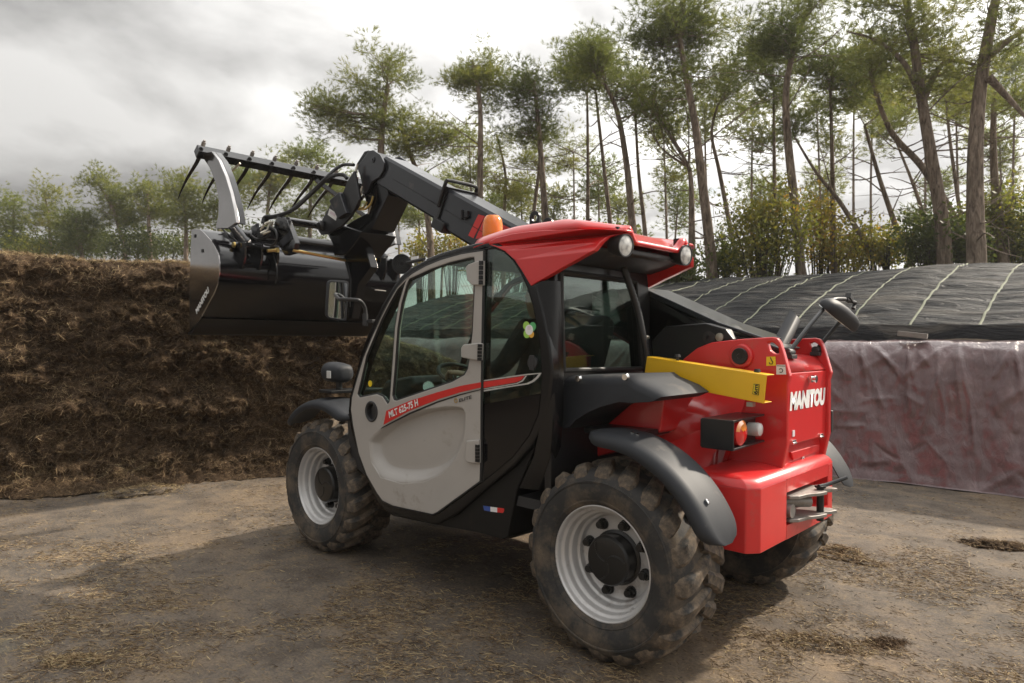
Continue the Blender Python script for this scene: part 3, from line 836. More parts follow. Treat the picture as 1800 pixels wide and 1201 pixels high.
# ---- cab: left frame with door opening and rear quarter opening
outer = [(-0.428, 1.921), (-0.363, 1.916), (-0.242, 1.906), (-0.083, 1.887), (0.043, 1.864), (0.176, 1.828), (0.264, 1.788), (0.339, 1.728), (0.426, 1.644), (0.513, 1.544), (0.585, 1.455), (0.661, 1.328), (0.721, 1.185), (0.781, 1.046), (0.793, 0.967), (0.773, 0.875), (0.729, 0.783), (0.642, 0.627), (0.534, 0.493), (0.476, 0.437), (0.408, 0.404), (0.320, 0.393), (-0.064, 0.408), (-0.211, 0.484), (-0.449, 0.666), (-0.641, 0.804), (-0.751, 0.913), (-0.828, 1.035), (-0.859, 1.149), (-0.878, 1.270), (-0.856, 1.415), (-0.817, 1.555), (-0.780, 1.672), (-0.736, 1.742), (-0.669, 1.824), (-0.585, 1.878), (-0.502, 1.908)]
doorhole = [(-0.405, 1.862), (-0.355, 1.858), (-0.251, 1.853), (-0.084, 1.832), (0.036, 1.805), (0.140, 1.773), (0.201, 1.744), (0.274, 1.695), (0.354, 1.618), (0.436, 1.519), (0.515, 1.413), (0.595, 1.291), (0.654, 1.170), (0.707, 1.055), (0.719, 0.983), (0.699, 0.892), (0.637, 0.733), (0.553, 0.604), (0.454, 0.509), (0.403, 0.473), (0.321, 0.456), (-0.025, 0.467), (-0.059, 0.485), (-0.382, 0.697), (-0.390, 0.812), (-0.387, 1.120), (-0.396, 1.529)]
quarterhole = [(-0.428, 1.874), (-0.487, 1.877), (-0.550, 1.856), (-0.609, 1.812), (-0.663, 1.750), (-0.712, 1.667), (-0.745, 1.584), (-0.775, 1.474), (-0.795, 1.374), (-0.804, 1.253), (-0.799, 1.161), (-0.786, 1.071), (-0.729, 0.966), (-0.625, 0.852), (-0.452, 0.724), (-0.428, 0.709), (-0.414, 1.121), (-0.420, 1.529)]
mb = MB(); mb.prism(outer, 'y', .80, .862, [doorhole, quarterhole]); cabf = mb.build('cab_frame', 'frame_black', TH, bevel=.012, seg=3)
# rear quarter pane: glass above, dark opaque below
q_glass = [(-0.424, 1.878), (-0.485, 1.880), (-0.552, 1.859), (-0.611, 1.815), (-0.664, 1.752), (-0.713, 1.670), (-0.747, 1.586), (-0.777, 1.477), (-0.797, 1.377), (-0.805, 1.256), (-0.801, 1.159), (-0.414, 1.077), (-0.416, 1.529)]
mb = MB(); mb.prism(q_glass, 'y', .852, .858); qg = mb.build('quarter_window', 'cab_glass', TH)
q_low = [(-0.802, 1.168), (-0.800, 1.159), (-0.788, 1.069), (-0.731, 0.963), (-0.628, 0.849), (-0.456, 0.722), (-0.423, 0.706), (-0.413, 1.088)]
mb = MB(); mb.prism(q_low, 'y', .851, .860); ql = mb.build('lower_side_panel', 'bucket_black', TH)
# stripe on the quarter window
def strip(name, m, poly, y0, y1, parent):
    mb = MB(); mb.prism(poly, 'y', y0, y1); return mb.build(name, m, parent)
strip('stripe', 'red_print', [(-0.422, 1.205), (-0.543, 1.223), (-0.640, 1.237), (-0.703, 1.247), (-0.681, 1.226), (-0.651, 1.214), (-0.543, 1.195), (-0.423, 1.174)], .8615, .863, qg)
strip('stripe_outline', 'rim_silver', [(-0.422, 1.213), (-0.621, 1.243), (-0.718, 1.257), (-0.811, 1.266), (-0.790, 1.241), (-0.762, 1.221), (-0.726, 1.207), (-0.621, 1.190), (-0.423, 1.155), (-0.423, 1.163), (-0.621, 1.196), (-0.718, 1.213), (-0.751, 1.226), (-0.776, 1.243), (-0.794, 1.260), (-0.718, 1.251), (-0.621, 1.237), (-0.422, 1.208)], .861, .8625, qg)
strip('stripe_outline', 'rim_silver', [(-0.423, 1.171), (-0.543, 1.191), (-0.651, 1.210), (-0.685, 1.224), (-0.709, 1.248), (-0.718, 1.249), (-0.692, 1.220), (-0.655, 1.206), (-0.543, 1.186), (-0.423, 1.167)], .861, .8625, qg)
# small round latch knob and blob sticker on the quarter glass
kc = (-0.759, 0.865, 1.312)
mb = MB(); mb.cyl((kc[0], .858, kc[2]), (kc[0], .874, kc[2]), .030, n=20); mb.box((kc[0], .872, kc[2]), (.03, .012, .07)); mb.build('window_latch', 'black_plastic', qg, bevel=.004)
def disc(name, m, c, r, y0, y1, parent, n=20):
    mb = MB(); mb.cyl((c[0], y0, c[2]), (c[0], y1, c[2]), r, n=n); return mb.build(name, m, parent)
for (u_, r_, m_, dy) in (((-0.709, 0.860, 1.489), .021, 'green_print', 0), ((-0.750, 0.860, 1.485), .021, 'dark_green_print', .0003), ((-0.713, 0.860, 1.450), .021, 'green_print', .0006), ((-0.743, 0.860, 1.447), .016, 'orange_print', .0009), ((-0.728, 0.860, 1.469), .025, 'white_print', .0012)):
    disc('round_sticker', m_, u_, r_, .8585, .8592+dy, qg)
mb = MB(); c_ = (-0.728, 0.860, 1.475); mb.box((c_[0], .8608, c_[2]+.004), (.020, .0006, .020)); mb.build('round_sticker', 'pink_print', qg)

# right hand cab frame and panes
def rect_inset(poly, k):
    cx = sum(p[0] for p in poly)/len(poly); cz = sum(p[1] for p in poly)/len(poly)
    return [(cx+(p[0]-cx)*k, cz+(p[1]-cz)*k) for p in poly]
rhole = [(-.76, 1.10), (-.70, 1.60), (-.56, 1.83), (-.15, 1.87), (.22, 1.78), (.52, 1.52), (.80, 1.06)]
mb = MB(); mb.prism(outer, 'y', -.055, -.005, [rhole]); mb.build('cab_frame', 'black_paint', TH, bevel=.01)
mb = MB(); mb.prism(rect_inset(rhole, 1.02), 'y', -.034, -.028); mb.build('side_window', 'cab_glass', TH)

# door
door_o = [(-0.425, 1.876), (-0.367, 1.875), (-0.255, 1.872), (-0.097, 1.854), (0.029, 1.829), (0.141, 1.796), (0.212, 1.767), (0.285, 1.719), (0.371, 1.635), (0.456, 1.533), (0.536, 1.424), (0.620, 1.301), (0.685, 1.169), (0.739, 1.053), (0.748, 0.978), (0.724, 0.880), (0.662, 0.714), (0.577, 0.592), (0.472, 0.498), (0.415, 0.459), (0.316, 0.446), (-0.039, 0.459), (-0.082, 0.479), (-0.409, 0.694), (-0.414, 0.820), (-0.413, 1.122), (-0.418, 1.529)]
win_h = [(-0.355, 1.844), (-0.325, 1.846), (-0.175, 1.833), (-0.012, 1.807), (0.115, 1.777), (0.176, 1.763), (0.203, 1.727), (0.247, 1.626), (0.283, 1.484), (0.308, 1.242), (0.328, 1.092), (0.311, 1.067), (0.284, 1.065), (-0.193, 1.196), (-0.286, 1.236), (-0.313, 1.270), (-0.323, 1.317), (-0.344, 1.450), (-0.360, 1.709)]
qtr_h = [(0.207, 1.755), (0.285, 1.708), (0.360, 1.629), (0.437, 1.537), (0.506, 1.437), (0.586, 1.321), (0.642, 1.168), (0.678, 1.078), (0.653, 1.060), (0.478, 1.091), (0.421, 1.080), (0.371, 1.039), (0.354, 1.054), (0.332, 1.242), (0.307, 1.484), (0.271, 1.626), (0.227, 1.719)]
rec_o = [(0.550, 0.800), (0.498, 0.843), (0.321, 0.943), (0.053, 1.025), (-0.164, 1.061), (-0.271, 1.062), (-0.298, 1.031), (-0.288, 0.929), (-0.228, 0.797), (-0.117, 0.698), (0.030, 0.633), (0.227, 0.592), (0.433, 0.599), (0.525, 0.678)]
rec_i = [(0.486, 0.786), (0.441, 0.831), (0.278, 0.927), (0.033, 1.007), (-0.160, 1.039), (-0.245, 1.038), (-0.263, 1.014), (-0.251, 0.926), (-0.185, 0.816), (-0.079, 0.742), (0.040, 0.701), (0.202, 0.674), (0.373, 0.671), (0.463, 0.717)]
rec_i = [(a, b) for a, b in rec_i]
hc = (0.528, 0.874, 0.982)
cup_h = [(hc[0]+.052*math.cos(a), hc[2]+.052*math.sin(a)) for a in np.linspace(0, 2*math.pi, 25)[:-1]]
def door_skin():
    mb = MB()
    # frame with windows and a hole for the pressed panel
    mb.prism(door_o, 'y', .840, .872, [win_h, qtr_h, rec_o, cup_h])
    return mb
door = door_skin().build('door', 'beige_paint', TH, bevel=.007, seg=3)
mb = MB(); n_ = len(rec_o)
so = smooth_path([(a, .872, b) for a, b in rec_o]+[(rec_o[0][0], .872, rec_o[0][1])], 5)[:-1]
si = smooth_path([(a, .80, b) for a, b in rec_i]+[(rec_i[0][0], .80, rec_i[0][1])], 5)[:-1]
# pressed dish: gently rounded wall, floor bulging back out
rings = []
for tq in (0.0, .12, .3, .5, .7, .88, 1.0):
    dep = .0025 + .048*(tq*tq*(3-2*tq))
    rings.append([Vector((a.x+(b.x-a.x)*tq, .8725-dep, a.z+(b.z-a.z)*tq)) for a, b in zip(so, si)])
cx_ = sum(p.x for p in si)/len(si); cz_ = sum(p.z for p in si)/len(si)
for k, bul in ((.86, -.010), (.7, -.009), (.5, -.006), (.25, -.004), (.01, -.003)):
    rings.append([Vector((cx_+(p.x-cx_)*k, .834+bul, cz_+(p.z-cz_)*k)) for p in si])
# rim ring a bit outside the opening, just under the skin, closes the joint
rings = [[Vector((cx_+(p.x-cx_)*1.03, .866, cz_+(p.z-cz_)*1.03)) for p in so]] + rings
mb.loft(rings, caps=False); mb.build('pressed_panel', 'beige_paint', door, smooth=60)
# door seal and glass
mb = MB(); mb.prism(rect_inset(win_h, 1.03), 'y', .851, .857); wg = mb.build('door_window', 'cab_glass', door)
mb = MB(); mb.prism(rect_inset(qtr_h, 1.05), 'y', .851, .857); qgl = mb.build('door_window', 'cab_glass', door)
def seal(poly, y, r):
    mb = MB(); mb.tube([(a, y, b) for a, b in poly]+[(poly[0][0], y, poly[0][1])], r, 6); return mb
seal(win_h, .862, .0085).build('window_seal', 'rubber_seal', door)
seal(qtr_h, .862, .0085).build('window_seal', 'rubber_seal', door)
seal(door_o, .866, .007).build('door_seal', 'rubber_seal', door)
# inner black border of the small front pane
# hinges
def hinge(plate, barrel, parent):
    mb = MB(); mb.prism(plate, 'y', .868, .890); h = mb.build('hinge', 'beige_paint', parent, bevel=.006)
    mb = MB(); (x0, z0), (x1, z1) = barrel
    n = 5
    for k in range(n):
        a = k/n; b_ = (k+.86)/n
        mb.cyl((x0+(x1-x0)*a, .888, z0+(z1-z0)*a), (x0+(x1-x0)*b_, .888, z0+(z1-z0)*b_), .0125, n=12)
    mb.build('hinge_pin', 'black_paint', parent)
hinge([(-0.309, 1.796), (-0.330, 1.810), (-0.393, 1.822), (-0.435, 1.822), (-0.436, 1.695), (-0.357, 1.700), (-0.322, 1.727)], [(-0.425, 1.820), (-0.424, 1.696)], door)
hinge([(-0.278, 1.376), (-0.295, 1.394), (-0.406, 1.404), (-0.430, 1.401), (-0.425, 1.314), (-0.365, 1.316), (-0.279, 1.328)], [(-0.420, 1.398), (-0.417, 1.311)], door)
hinge([(-0.322, 0.896), (-0.414, 0.911), (-0.415, 0.788), (-0.335, 0.783), (-0.314, 0.798)], [(-0.406, 0.885), (-0.407, 0.795)], door)
# door handle recess (round cup with pull)
hc = (0.528, 0.874, 0.982)
mb = MB(); mb.lathe([(.060, .868), (.064, .8745), (.057, .8785), (.050, .8745), (.046, .8735), (.044, .846), (.0005, .846)], (hc[0], 0, hc[2]), (0, 1, 0), 32)
dh = mb.build('door_handle', 'black_plastic', door)
mb = MB(); mb.prism([(hc[0]-.046, hc[2]-.036), (hc[0]-.012, hc[2]-.044), (hc[0]-.004, hc[2]), (hc[0]-.012, hc[2]+.044), (hc[0]-.046, hc[2]+.036)], 'y', .848, .870); mb.build('handle_pull', 'black_plastic', door, bevel=.004)
# red stripe with lettering
stripe_d = [(0.405, 0.913), (0.378, 0.997), (0.161, 1.070), (-0.083, 1.134), (-0.264, 1.177), (-0.413, 1.203), (-0.414, 1.176), (-0.265, 1.144), (-0.084, 1.095), (0.160, 1.015)]
strip('stripe', 'red_print', stripe_d, .8725, .8745, door)
strip('stripe_outline', 'black_print', [(0.414, 0.900), (0.161, 1.004), (-0.083, 1.086), (-0.264, 1.135), (-0.413, 1.168), (-0.413, 1.163), (-0.264, 1.128), (-0.083, 1.077), (0.161, 0.992), (0.439, 0.883)], .8725, .874, door)
o_ = (0.345, 0.876, 0.957); e_ = (0.076, 0.876, 1.051); up_ = (0.353, 0.876, 0.989)
text('door_lettering', 'MLT 625-75 H', o_, Vector(e_)-Vector(o_), (0, 0, 1), (Vector(e_)-Vector(o_)).length, .040, 'white_print', door, shear=0.12, bold=.03)
o_ = (-0.254, 0.876, 1.090); e_ = (-0.353, 0.876, 1.117)
text('badge_lettering', 'ELITE', o_, Vector(e_)-Vector(o_), (0, 0, 1), (Vector(e_)-Vector(o_)).length, .017, 'black_print', door, shear=0.15, bold=.02)
c_ = (-0.225, 0.874, 1.097)
mb = MB(); mb.lathe([(.013, .8722), (.013, .8742), (.008, .8742), (.008, .8722)], (c_[0], 0, c_[2]), (0, 1, 0), 20, closed=True); mb.build('badge', 'gold_zinc', door)
# yellow disc sticker low on the front pane
c_ = (0.564, 0.858, 1.148); disc('round_sticker', 'yellow_print', c_, .019, .857, .8585, door)

# ---- windscreen and front pillar strip
front_edge = [(-0.060, 1.871), (0.043, 1.847), (0.176, 1.811), (0.264, 1.770), (0.339, 1.708), (0.426, 1.624), (0.513, 1.523), (0.585, 1.434), (0.661, 1.307), (0.732, 1.138), (0.781, 0.993)]
mb = MB(); mb.add([(a+.005, .80, b) for a, b in front_edge]+[(a+.005, 0.0, b) for a, b in front_edge], [(i, i+1, len(front_edge)+i+1, len(front_edge)+i) for i in range(len(front_edge)-1)])
mb.build('windscreen', 'cab_glass', TH)
bx = front_edge[-1]
mb = MB(); mb.prism([(bx[0]-.02, bx[1]+.02), (bx[0]+.10, bx[1]-.06), (bx[0]+.06, .62), (bx[0]-.30, .50), (bx[0]-.34, .56), (bx[0]-.02, bx[1]-.06)], 'y', -.03, .82); mb.build('cab_nose', 'black_plastic', TH, bevel=.02)

# ---- cab rear wall with window
XR = -.835
wy0, wy1 = .775, .035
back = [(-.03, .55), (.83, .55), (.835, 1.25), (.825, 1.62), (.80, 1.80), (-.0, 1.80), (-.04, 1.62)]
rw = [(0.820, 1.669), (0.743, 1.275), (0.054, 1.266), (0.173, 1.726)]
rw = [(.770, 1.745), (.768, 1.60), rw[1], rw[2], (rw[2][0]+.045, 1.60), (rw[2][0]+.07, 1.745)]
mb = MB(); mb.prism(back, 'x', XR-.012, XR+.03, [rw]); mb.build('cab_rear_wall', 'black_paint', TH, bevel=.006)
mb = MB(); mb.prism(rect_inset(rw, 1.03), 'x', XR-.006, XR-.001); mb.build('rear_window', 'cab_glass', TH)
mb = MB(); pp = [(XR-.014, a, b) for a, b in rw]; mb.tube(smooth_path(pp+[pp[0]], 1), .014, 8); mb.build('window_seal', 'rubber_seal', TH)
# curved corner pillar between quarter glass and rear window
pil = []
for (u0, x1, z) in ((-.80, -.842, 1.70), (-.835, -.845, 1.50), (-.85, -.85, 1.27), (-.84, -.85, 1.05), (-.79, -.83, .86), (-.70, -.76, .70)):
    pil.append([(u0+.03, .858, z), (u0-.010, .853, z), (x1-.012, .835, z), (x1-.018, .80, z), (x1-.012, .76, z), (u0+.05, .76, z)])
mb = MB(); mb.loft(pil); mb.build('corner_pillar', 'frame_black', TH, smooth=60)
# floor, headliner
mb = MB(); mb.box((-.15, .41, .62), (1.30, .80, .05)); mb.build('cab_floor', 'interior_dark', TH)

# ---- roof
def roof_edges(x):
    q = min(1, max(0, (-1.00-x)/.16)); q = q*q*(3-2*q)
    return .865-.165*q, -.045+.165*q
def roof_z(x, y):
    yl, yr = roof_edges(x)
    zt = min(1.925 + .075*(1-((x+.85)/.5)**2*0.55), 1.990)
    em = min(yl-y, y-yr)
    edge = -.060*(1-min(1, em/.07))**2.2
    if x < -.88:
        k = min(1, (-.88-x)/.28); k = k*k*(3-2*k)
        mid = min(1, max(0, (em-.035)/.075)); mid = mid*mid*(3-2*mid)
        hump = math.exp(-((em-.03)/.05)**2)
        return zt + edge*(1-.5*k) - k*(.030 + .068*mid)
    return zt + edge
xs = np.linspace(-.34, -1.165, 28); vv = np.linspace(0, 1, 60)
vsx = []
for x in xs:
    yl, yr = roof_edges(x)
    for v in vv:
        y = yl+(yr-yl)*v
        vsx.append((x, y, roof_z(x, y)))
mb = MB(); mb.add(vsx, [(i*60+k, i*60+k+1, (i+1)*60+k+1, (i+1)*60+k) for i in range(27) for k in range(59)])
roof = mb.build('roof', 'red_paint', TH, smooth=50)
md = roof.modifiers.new('thick', 'SOLIDIFY'); md.thickness = .022; md.offset = -1
# front part of the roof: black cap over the cab
cap = [(-0.448, 1.919), (-0.365, 1.919), (-0.244, 1.910), (-0.085, 1.892), (0.041, 1.869), (0.041, 1.843), (-0.085, 1.865), (-0.244, 1.885), (-0.365, 1.894), (-0.448, 1.896)]
mb = MB(); mb.prism(cap, 'y', -.03, .863); mb.build('roof_front', 'black_gloss', TH, bevel=.008)
mb = MB(); mb.prism([(-0.402, 1.921), (-0.301, 1.918), (-0.177, 1.904), (-0.014, 1.886), (-0.015, 1.867), (-0.177, 1.886), (-0.301, 1.897), (-0.403, 1.897)], 'y', 0.0, .80); mb.build('headliner', 'interior_dark', TH)
# swooping side wings
wing3 = [(a, .866, b) for a, b in [(-0.452, 1.903), (-0.464, 1.920), (-0.508, 1.933), (-0.617, 1.942), (-0.729, 1.942), (-0.836, 1.937), (-0.972, 1.926), (-1.069, 1.917)]] + [(-1.122, 0.845, 1.914), (-1.151, 0.800, 1.916), (-1.172, 0.750, 1.920), (-1.187, 0.705, 1.922), (-1.189, 0.700, 1.909), (-1.173, 0.720, 1.902), (-1.148, 0.760, 1.897), (-1.133, 0.800, 1.884), (-1.127, 0.835, 1.859)] + [(a, .866, b) for a, b in [(-1.110, 1.817), (-1.063, 1.801), (-1.006, 1.779), (-0.940, 1.756), (-0.890, 1.735), (-0.803, 1.703), (-0.742, 1.679), (-0.720, 1.707), (-0.683, 1.756), (-0.634, 1.812), (-0.564, 1.862), (-0.500, 1.888)]]
def wing_part(flip, nm):
    f = (lambda y: y) if not flip else (lambda y: .82-y)
    tri = tessellate_polygon([[Vector((p[0], p[2], 0)) for p in wing3]]); n = len(wing3)
    mb = MB(); mb.add([(p[0], f(p[1]), p[2]) for p in wing3] + [(p[0], f(p[1]-.035), p[2]) for p in wing3], [tuple(t) for t in tri] + [tuple(n+q for q in t) for t in tri] + [(i, (i+1) % n, n+(i+1) % n, n+i) for i in range(n)])
    return mb.build(nm, 'red_paint', TH, bevel=.010, seg=3)
wing_part(False, 'roof_wing'); wing_part(True, 'roof_wing')
# dark underside of the overhang
mb = MB(); mb.add([(-.50, .84, 1.86), (-.50, -.04, 1.86), (-.86, -.04, 1.80), (-.86, .84, 1.80), (-1.06, .80, 1.848), (-1.06, 0.02, 1.848), (-1.125, .62, 1.838), (-1.125, .20, 1.838)], [(0, 1, 2, 3), (3, 2, 5, 4), (4, 5, 7, 6)])
ul = mb.build('roof_underside', 'grey_plastic', TH); md = ul.modifiers.new('t', 'SOLIDIFY'); md.thickness = .01
mb = MB(); mb.box((-1.10, .41, 1.838), (.06, .36, .03)); mb.build('roof_underside', 'black_plastic', TH, bevel=.01)
# rear work lights
m, t, b, NN, LL = node_mat('lamp_glass')
b.inputs['Base Color'].default_value = (.62, .62, .60, 1); b.inputs['Roughness'].default_value = .15; b.inputs['Coat Weight'].default_value = 1.0
tcn = NN('ShaderNodeTexCoord'); vo = NN('ShaderNodeTexVoronoi'); vo.inputs['Scale'].default_value = 38; LL(tcn.outputs['Object'], vo.inputs['Vector'])
LL(ramp(t, vo.outputs['Distance'], [(0.0, (.75, .75, .72)), (.5, (.55, .55, .53)), (.8, (.30, .30, .29))]), b.inputs['Base Color'])
bp = NN('ShaderNodeBump'); bp.inputs['Strength'].default_value = .5; LL(vo.outputs['Distance'], bp.inputs['Height']); LL(bp.outputs[0], b.inputs['Normal'])
for c, lab in (((-1.170, 0.710, 1.851), None), ((-1.170, 0.162, 1.858), None)):
    d = Vector((-1, .12, -.10)).normalized(); c = Vector(c)
    mb = MB(); mb.lathe([(.018, -.085), (.040, -.07), (.050, -.03), (.0525, .0), (.0525, .010), (.047, .010), (.0465, .004)], c, d, 36); wl = mb.build('work_light', 'black_plastic', TH)
    mb = MB(); mb.lathe([(.0465, .006), (.030, .010), (.0005, .012)], c, d, 36); mb.build('lamp_lens', 'lamp_glass', wl)
    mb = MB(); mb.box(c-d*.05+Vector((0, 0, .055)), (.03, .02, .06)); mb.build('lamp_bracket', 'black_paint', wl)
# beacon
bc = Vector((-0.221, 0.600, 1.990))
mb = MB(); mb.lathe([(.0005, -.04), (.062, -.04), (.064, -.012), (.056, -.004), (.050, .004)], bc, (0, 0, 1), 32); bb = mb.build('beacon_base', 'black_plastic', TH)
mb = MB(); mb.lathe([(.056, 0), (.058, .02), (.056, .075), (.050, .105), (.036, .122), (.0005, .128)], bc, (0, 0, 1), 36); bl = mb.build('beacon_lens', 'orange_lens', TH)
mb = MB(); mb.cyl(bc+Vector((0, 0, .01)), bc+Vector((0, 0, .08)), .022, n=14); mb.box(bc+Vector((.01, 0, .06)), (.03, .05, .05)); mb.build('beacon_reflector', 'chrome', TH)
# aerial stub on the roof
a0 = Vector((-0.726, 0.450, 2.006)); a1 = Vector((-0.792, 0.450, 2.052))
mb = MB(); mb.tube([a0, a1], [.008, .005], 6); mb.build('antenna', 'black_plastic', TH)

# ---- inside the cab
def seat():
    mb = MB(); mb.prism([(-.62, .90), (-.10, .88), (-.08, .97), (-.14, 1.02), (-.56, 1.02)], 'y', .20, .64); s = mb.build('seat', 'seat_fabric', TH, bevel=.03)
    mb = MB(); mb.prism([(-.50, 1.0), (-.62, 1.0), (-.77, 1.50), (-.74, 1.56), (-.66, 1.55), (-.60, 1.35)], 'y', .18, .66); mb.build('backrest', 'seat_fabric', s, bevel=.03)
    mb = MB(); mb.box((-.66, .42, 1.63), (.09, .24, .15)); mb.build('headrest', 'seat_fabric', s, bevel=.03)
    mb = MB(); mb.box((-.33, .42, .76), (.42, .38, .24)); mb.build('seat_base', 'interior_dark', s, bevel=.01)
    mb = MB(); mb.box((-.42, .13, 1.14), (.40, .09, .06)); mb.build('armrest', 'interior_grey', s, bevel=.015)
    mb = MB(); mb.tube([(-.26, .13, 1.16), (-.25, .13, 1.25)], .012, 8); mb.lathe([(.0005, .0), (.02, .01), (.026, .04), (.02, .08), (.0005, .09)], (-.25, .13, 1.24), (0, 0, 1), 14); mb.build('joystick', 'black_plastic', s)
seat()
mb = MB(); mb.prism([(.42, .65), (.42, 1.06), (.30, 1.15), (.34, 1.20), (.60, 1.16), (.70, 1.02), (.72, .65)], 'y', .12, .72); dash = mb.build('dashboard', 'interior_dark', TH, bevel=.02)
# steering wheel with spinner knob
swc = Vector((.17, .43, 1.19)); swn = Vector((-.42, 0, .91)).normalized()
ua = Vector((0, 1, 0)); ub = swn.cross(ua)
mb = MB(); mb.tube([swc+(ua*math.cos(a)+ub*math.sin(a))*.175 for a in np.linspace(0, 2*math.pi, 33)], .013, 8)
mb.tube([swc-ua*.17, swc-swn*.02, swc+ua*.17], .011, 6); mb.tube([swc-swn*.02, swc-swn*.30], .03, 10)
sw = mb.build('steering_wheel', 'interior_dark', TH)
kb = swc+(ua*.6+ub*.8)*.175
mb = MB(); mb.cyl(kb, kb+swn*.05, .02, n=14); mb.cyl(kb+swn*.05, kb+swn*.056, .016, n=14); mb.build('steering_knob', 'chrome', sw)
mb = MB(); mb.box((-.30, .05, .86), (.9, .10, .50)); mb.build('side_console', 'interior_dark', TH, bevel=.02)
mb = MB(); mb.box((-.62, .10, 1.22), (.16, .07, .10)); mb.box((-.52, .09, 1.30), (.08, .06, .16), Matrix.Rotation(.5, 3, 'Y')); mb.build('lever_console', 'interior_grey', TH, bevel=.015)
mb = MB(); mb.lathe([(.0005, 0), (.03, .0), (.034, .008)], (.10, .79, 1.15), (-.8, .5, .2), 16); mb.build('interior_mirror', 'mirror_glass', TH)
mb = MB(); mb.lathe([(.0005, -.02), (.022, -.01), (.026, .01), (.0005, .014)], (-0.377, 0.720, 1.642), (-.9, .3, 0), 20); mb.build('interior_fan', 'black_plastic', TH)

# ---- plastic cover behind the cab over the rear wheel
def rear_cover():
    so = [(-0.833, 1.248), (-1.213, 1.268), (-1.249, 1.247), (-1.347, 1.215), (-1.400, 1.183), (-1.348, 1.158), (-1.250, 1.146), (-1.172, 1.146), (-1.062, 1.113), (-0.981, 1.078), (-0.914, 1.037), (-0.870, 0.993), (-0.803, 0.984), (-0.817, 1.084), (-0.830, 1.168)]
    rings = []
    for y, k, dz in ((.34, .0, 0), (.60, .0, 0.0), (.66, .0, 0), (.695, .004, -.004), (.72, .014, -.012), (.736, .030, -.024), (.742, .05, -.036)):
        cx = sum(p[0] for p in so)/len(so); cz = 1.12
        rings.append([(p[0]+(cx-p[0])*k*1.2, y, p[1]+(cz-p[1])*k*1.6+dz*(p[1] > 1.2)) for p in so])
    mb = MB(); mb.loft(rings); return mb.build('rear_cover', 'grey_plastic', TH, smooth=50)
rc = rear_cover()
for c in ((-0.939, 0.752, 1.239), (-1.203, 0.752, 1.258)):
    mb = MB(); mb.lathe([(.0005, .012), (.014, .012), (.017, .004), (.019, 0)], (c[0], .742, c[2]), (0, 1, 0), 16); mb.build('cover_bolt', 'chrome', rc)
bk = (-0.783, 0.720, 0.988)
mb = MB(); mb.tube([(bk[0], .72, bk[2]+.02), (bk[0]-.01, .74, bk[2]), (bk[0]+.01, .74, bk[2]-.03)], .007, 6); mb.build('cover_clip', 'zinc', rc)
# corrugated hose at the cab corner
hp = smooth_path([(-0.900, 0.315, 1.803), (-0.920, 0.280, 1.700), (-0.940, 0.234, 1.567), (-0.960, 0.220, 1.448), (-0.970, 0.195, 1.328), (-0.970, 0.177, 1.177)], 14)
mb = MB(); mb.tube(hp, [.017+.0035*(i % 2) for i in range(len(hp))], 10); mb.build('corrugated_hose', 'hose_rubber', TH, smooth=60)
hq = (-0.955, 0.189, 1.439)
mb = MB(); mb.lathe([(.021, -.006), (.024, -.004), (.024, .004), (.021, .006)], hq, (0.1, -.2, 1), 16); mb.build('hose_clamp', 'zinc', TH)

# ---- fenders
def fender(xc, a0, a1, flip, nm):
    # cross-section (y, radius); blade taper at both ends
    sec = [(.872, .515), (.879, .528), (.877, .548), (.862, .565), (.835, .5755), (.826, .5755), (.78, .582), (.72, .585), (.66, .583), (.632, .576), (.634, .570), (.66, .573), (.72, .575), (.78, .572), (.845, .557), (.860, .543), (.864, .528), (.864, .517)]
    rings = []; n = 40
    for i in range(n+1):
        f = i/n; a = R(a0+(a1-a0)*f)
        e0 = min(1, f/.14); e1 = min(1, (1-f)/.12)
        k = math.sqrt(max(0.0, 1-(1-e0)**2))*math.sqrt(max(0.0, 1-(1-e1)**2)); k = .06+.94*k
        ring = []
        for y, r_ in sec:
            yy = .76 + (y-.76)*(.22+.78*k)
            rr = .580 + (r_-.580)*k
            ring.append((xc+rr*math.cos(a), yy*flip, .437+rr*math.sin(a)))
        rings.append(ring)
    mb = MB(); mb.loft(rings); return mb.build(nm, 'grey_plastic', TH, smooth=42)
FL = fender(-1.15, 80, 162, 1, 'rear_fender')
fender(-1.15, 80, 162, -1, 'rear_fender')
fender(1.15, 40, 125, 1, 'front_fender')
fender(1.15, 40, 125, -1, 'front_fender')
for c in ((-1.643, 0.790, 0.797), (-1.670, 0.790, 0.806)):
    d = (Vector(c)-Vector((-1.15, c[1], .437))).normalized()
    mb = MB(); mb.lathe([(.008, -.004), (.008, .004), (.0005, .007)], Vector((-1.15, c[1], .437))+d*.584, d, 12); mb.build('fender_bolt', 'chrome', FL)
for c in ((-1.249, 0.760, 1.010), (-1.278, 0.760, 1.013)):
    d = (Vector(c)-Vector((-1.15, c[1], .437))).normalized()
    mb = MB(); mb.lathe([(.009, -.004), (.009, .006), (.0005, .009)], Vector((-1.15, c[1], .437))+d*.584, d, 12); mb.build('fender_bolt', 'chrome', FL)
mb = MB(); mb.box((-1.05, .50, .985), (.30, .30, .03)); mb.build('fender_bracket', 'black_paint', TH, bevel=.006)

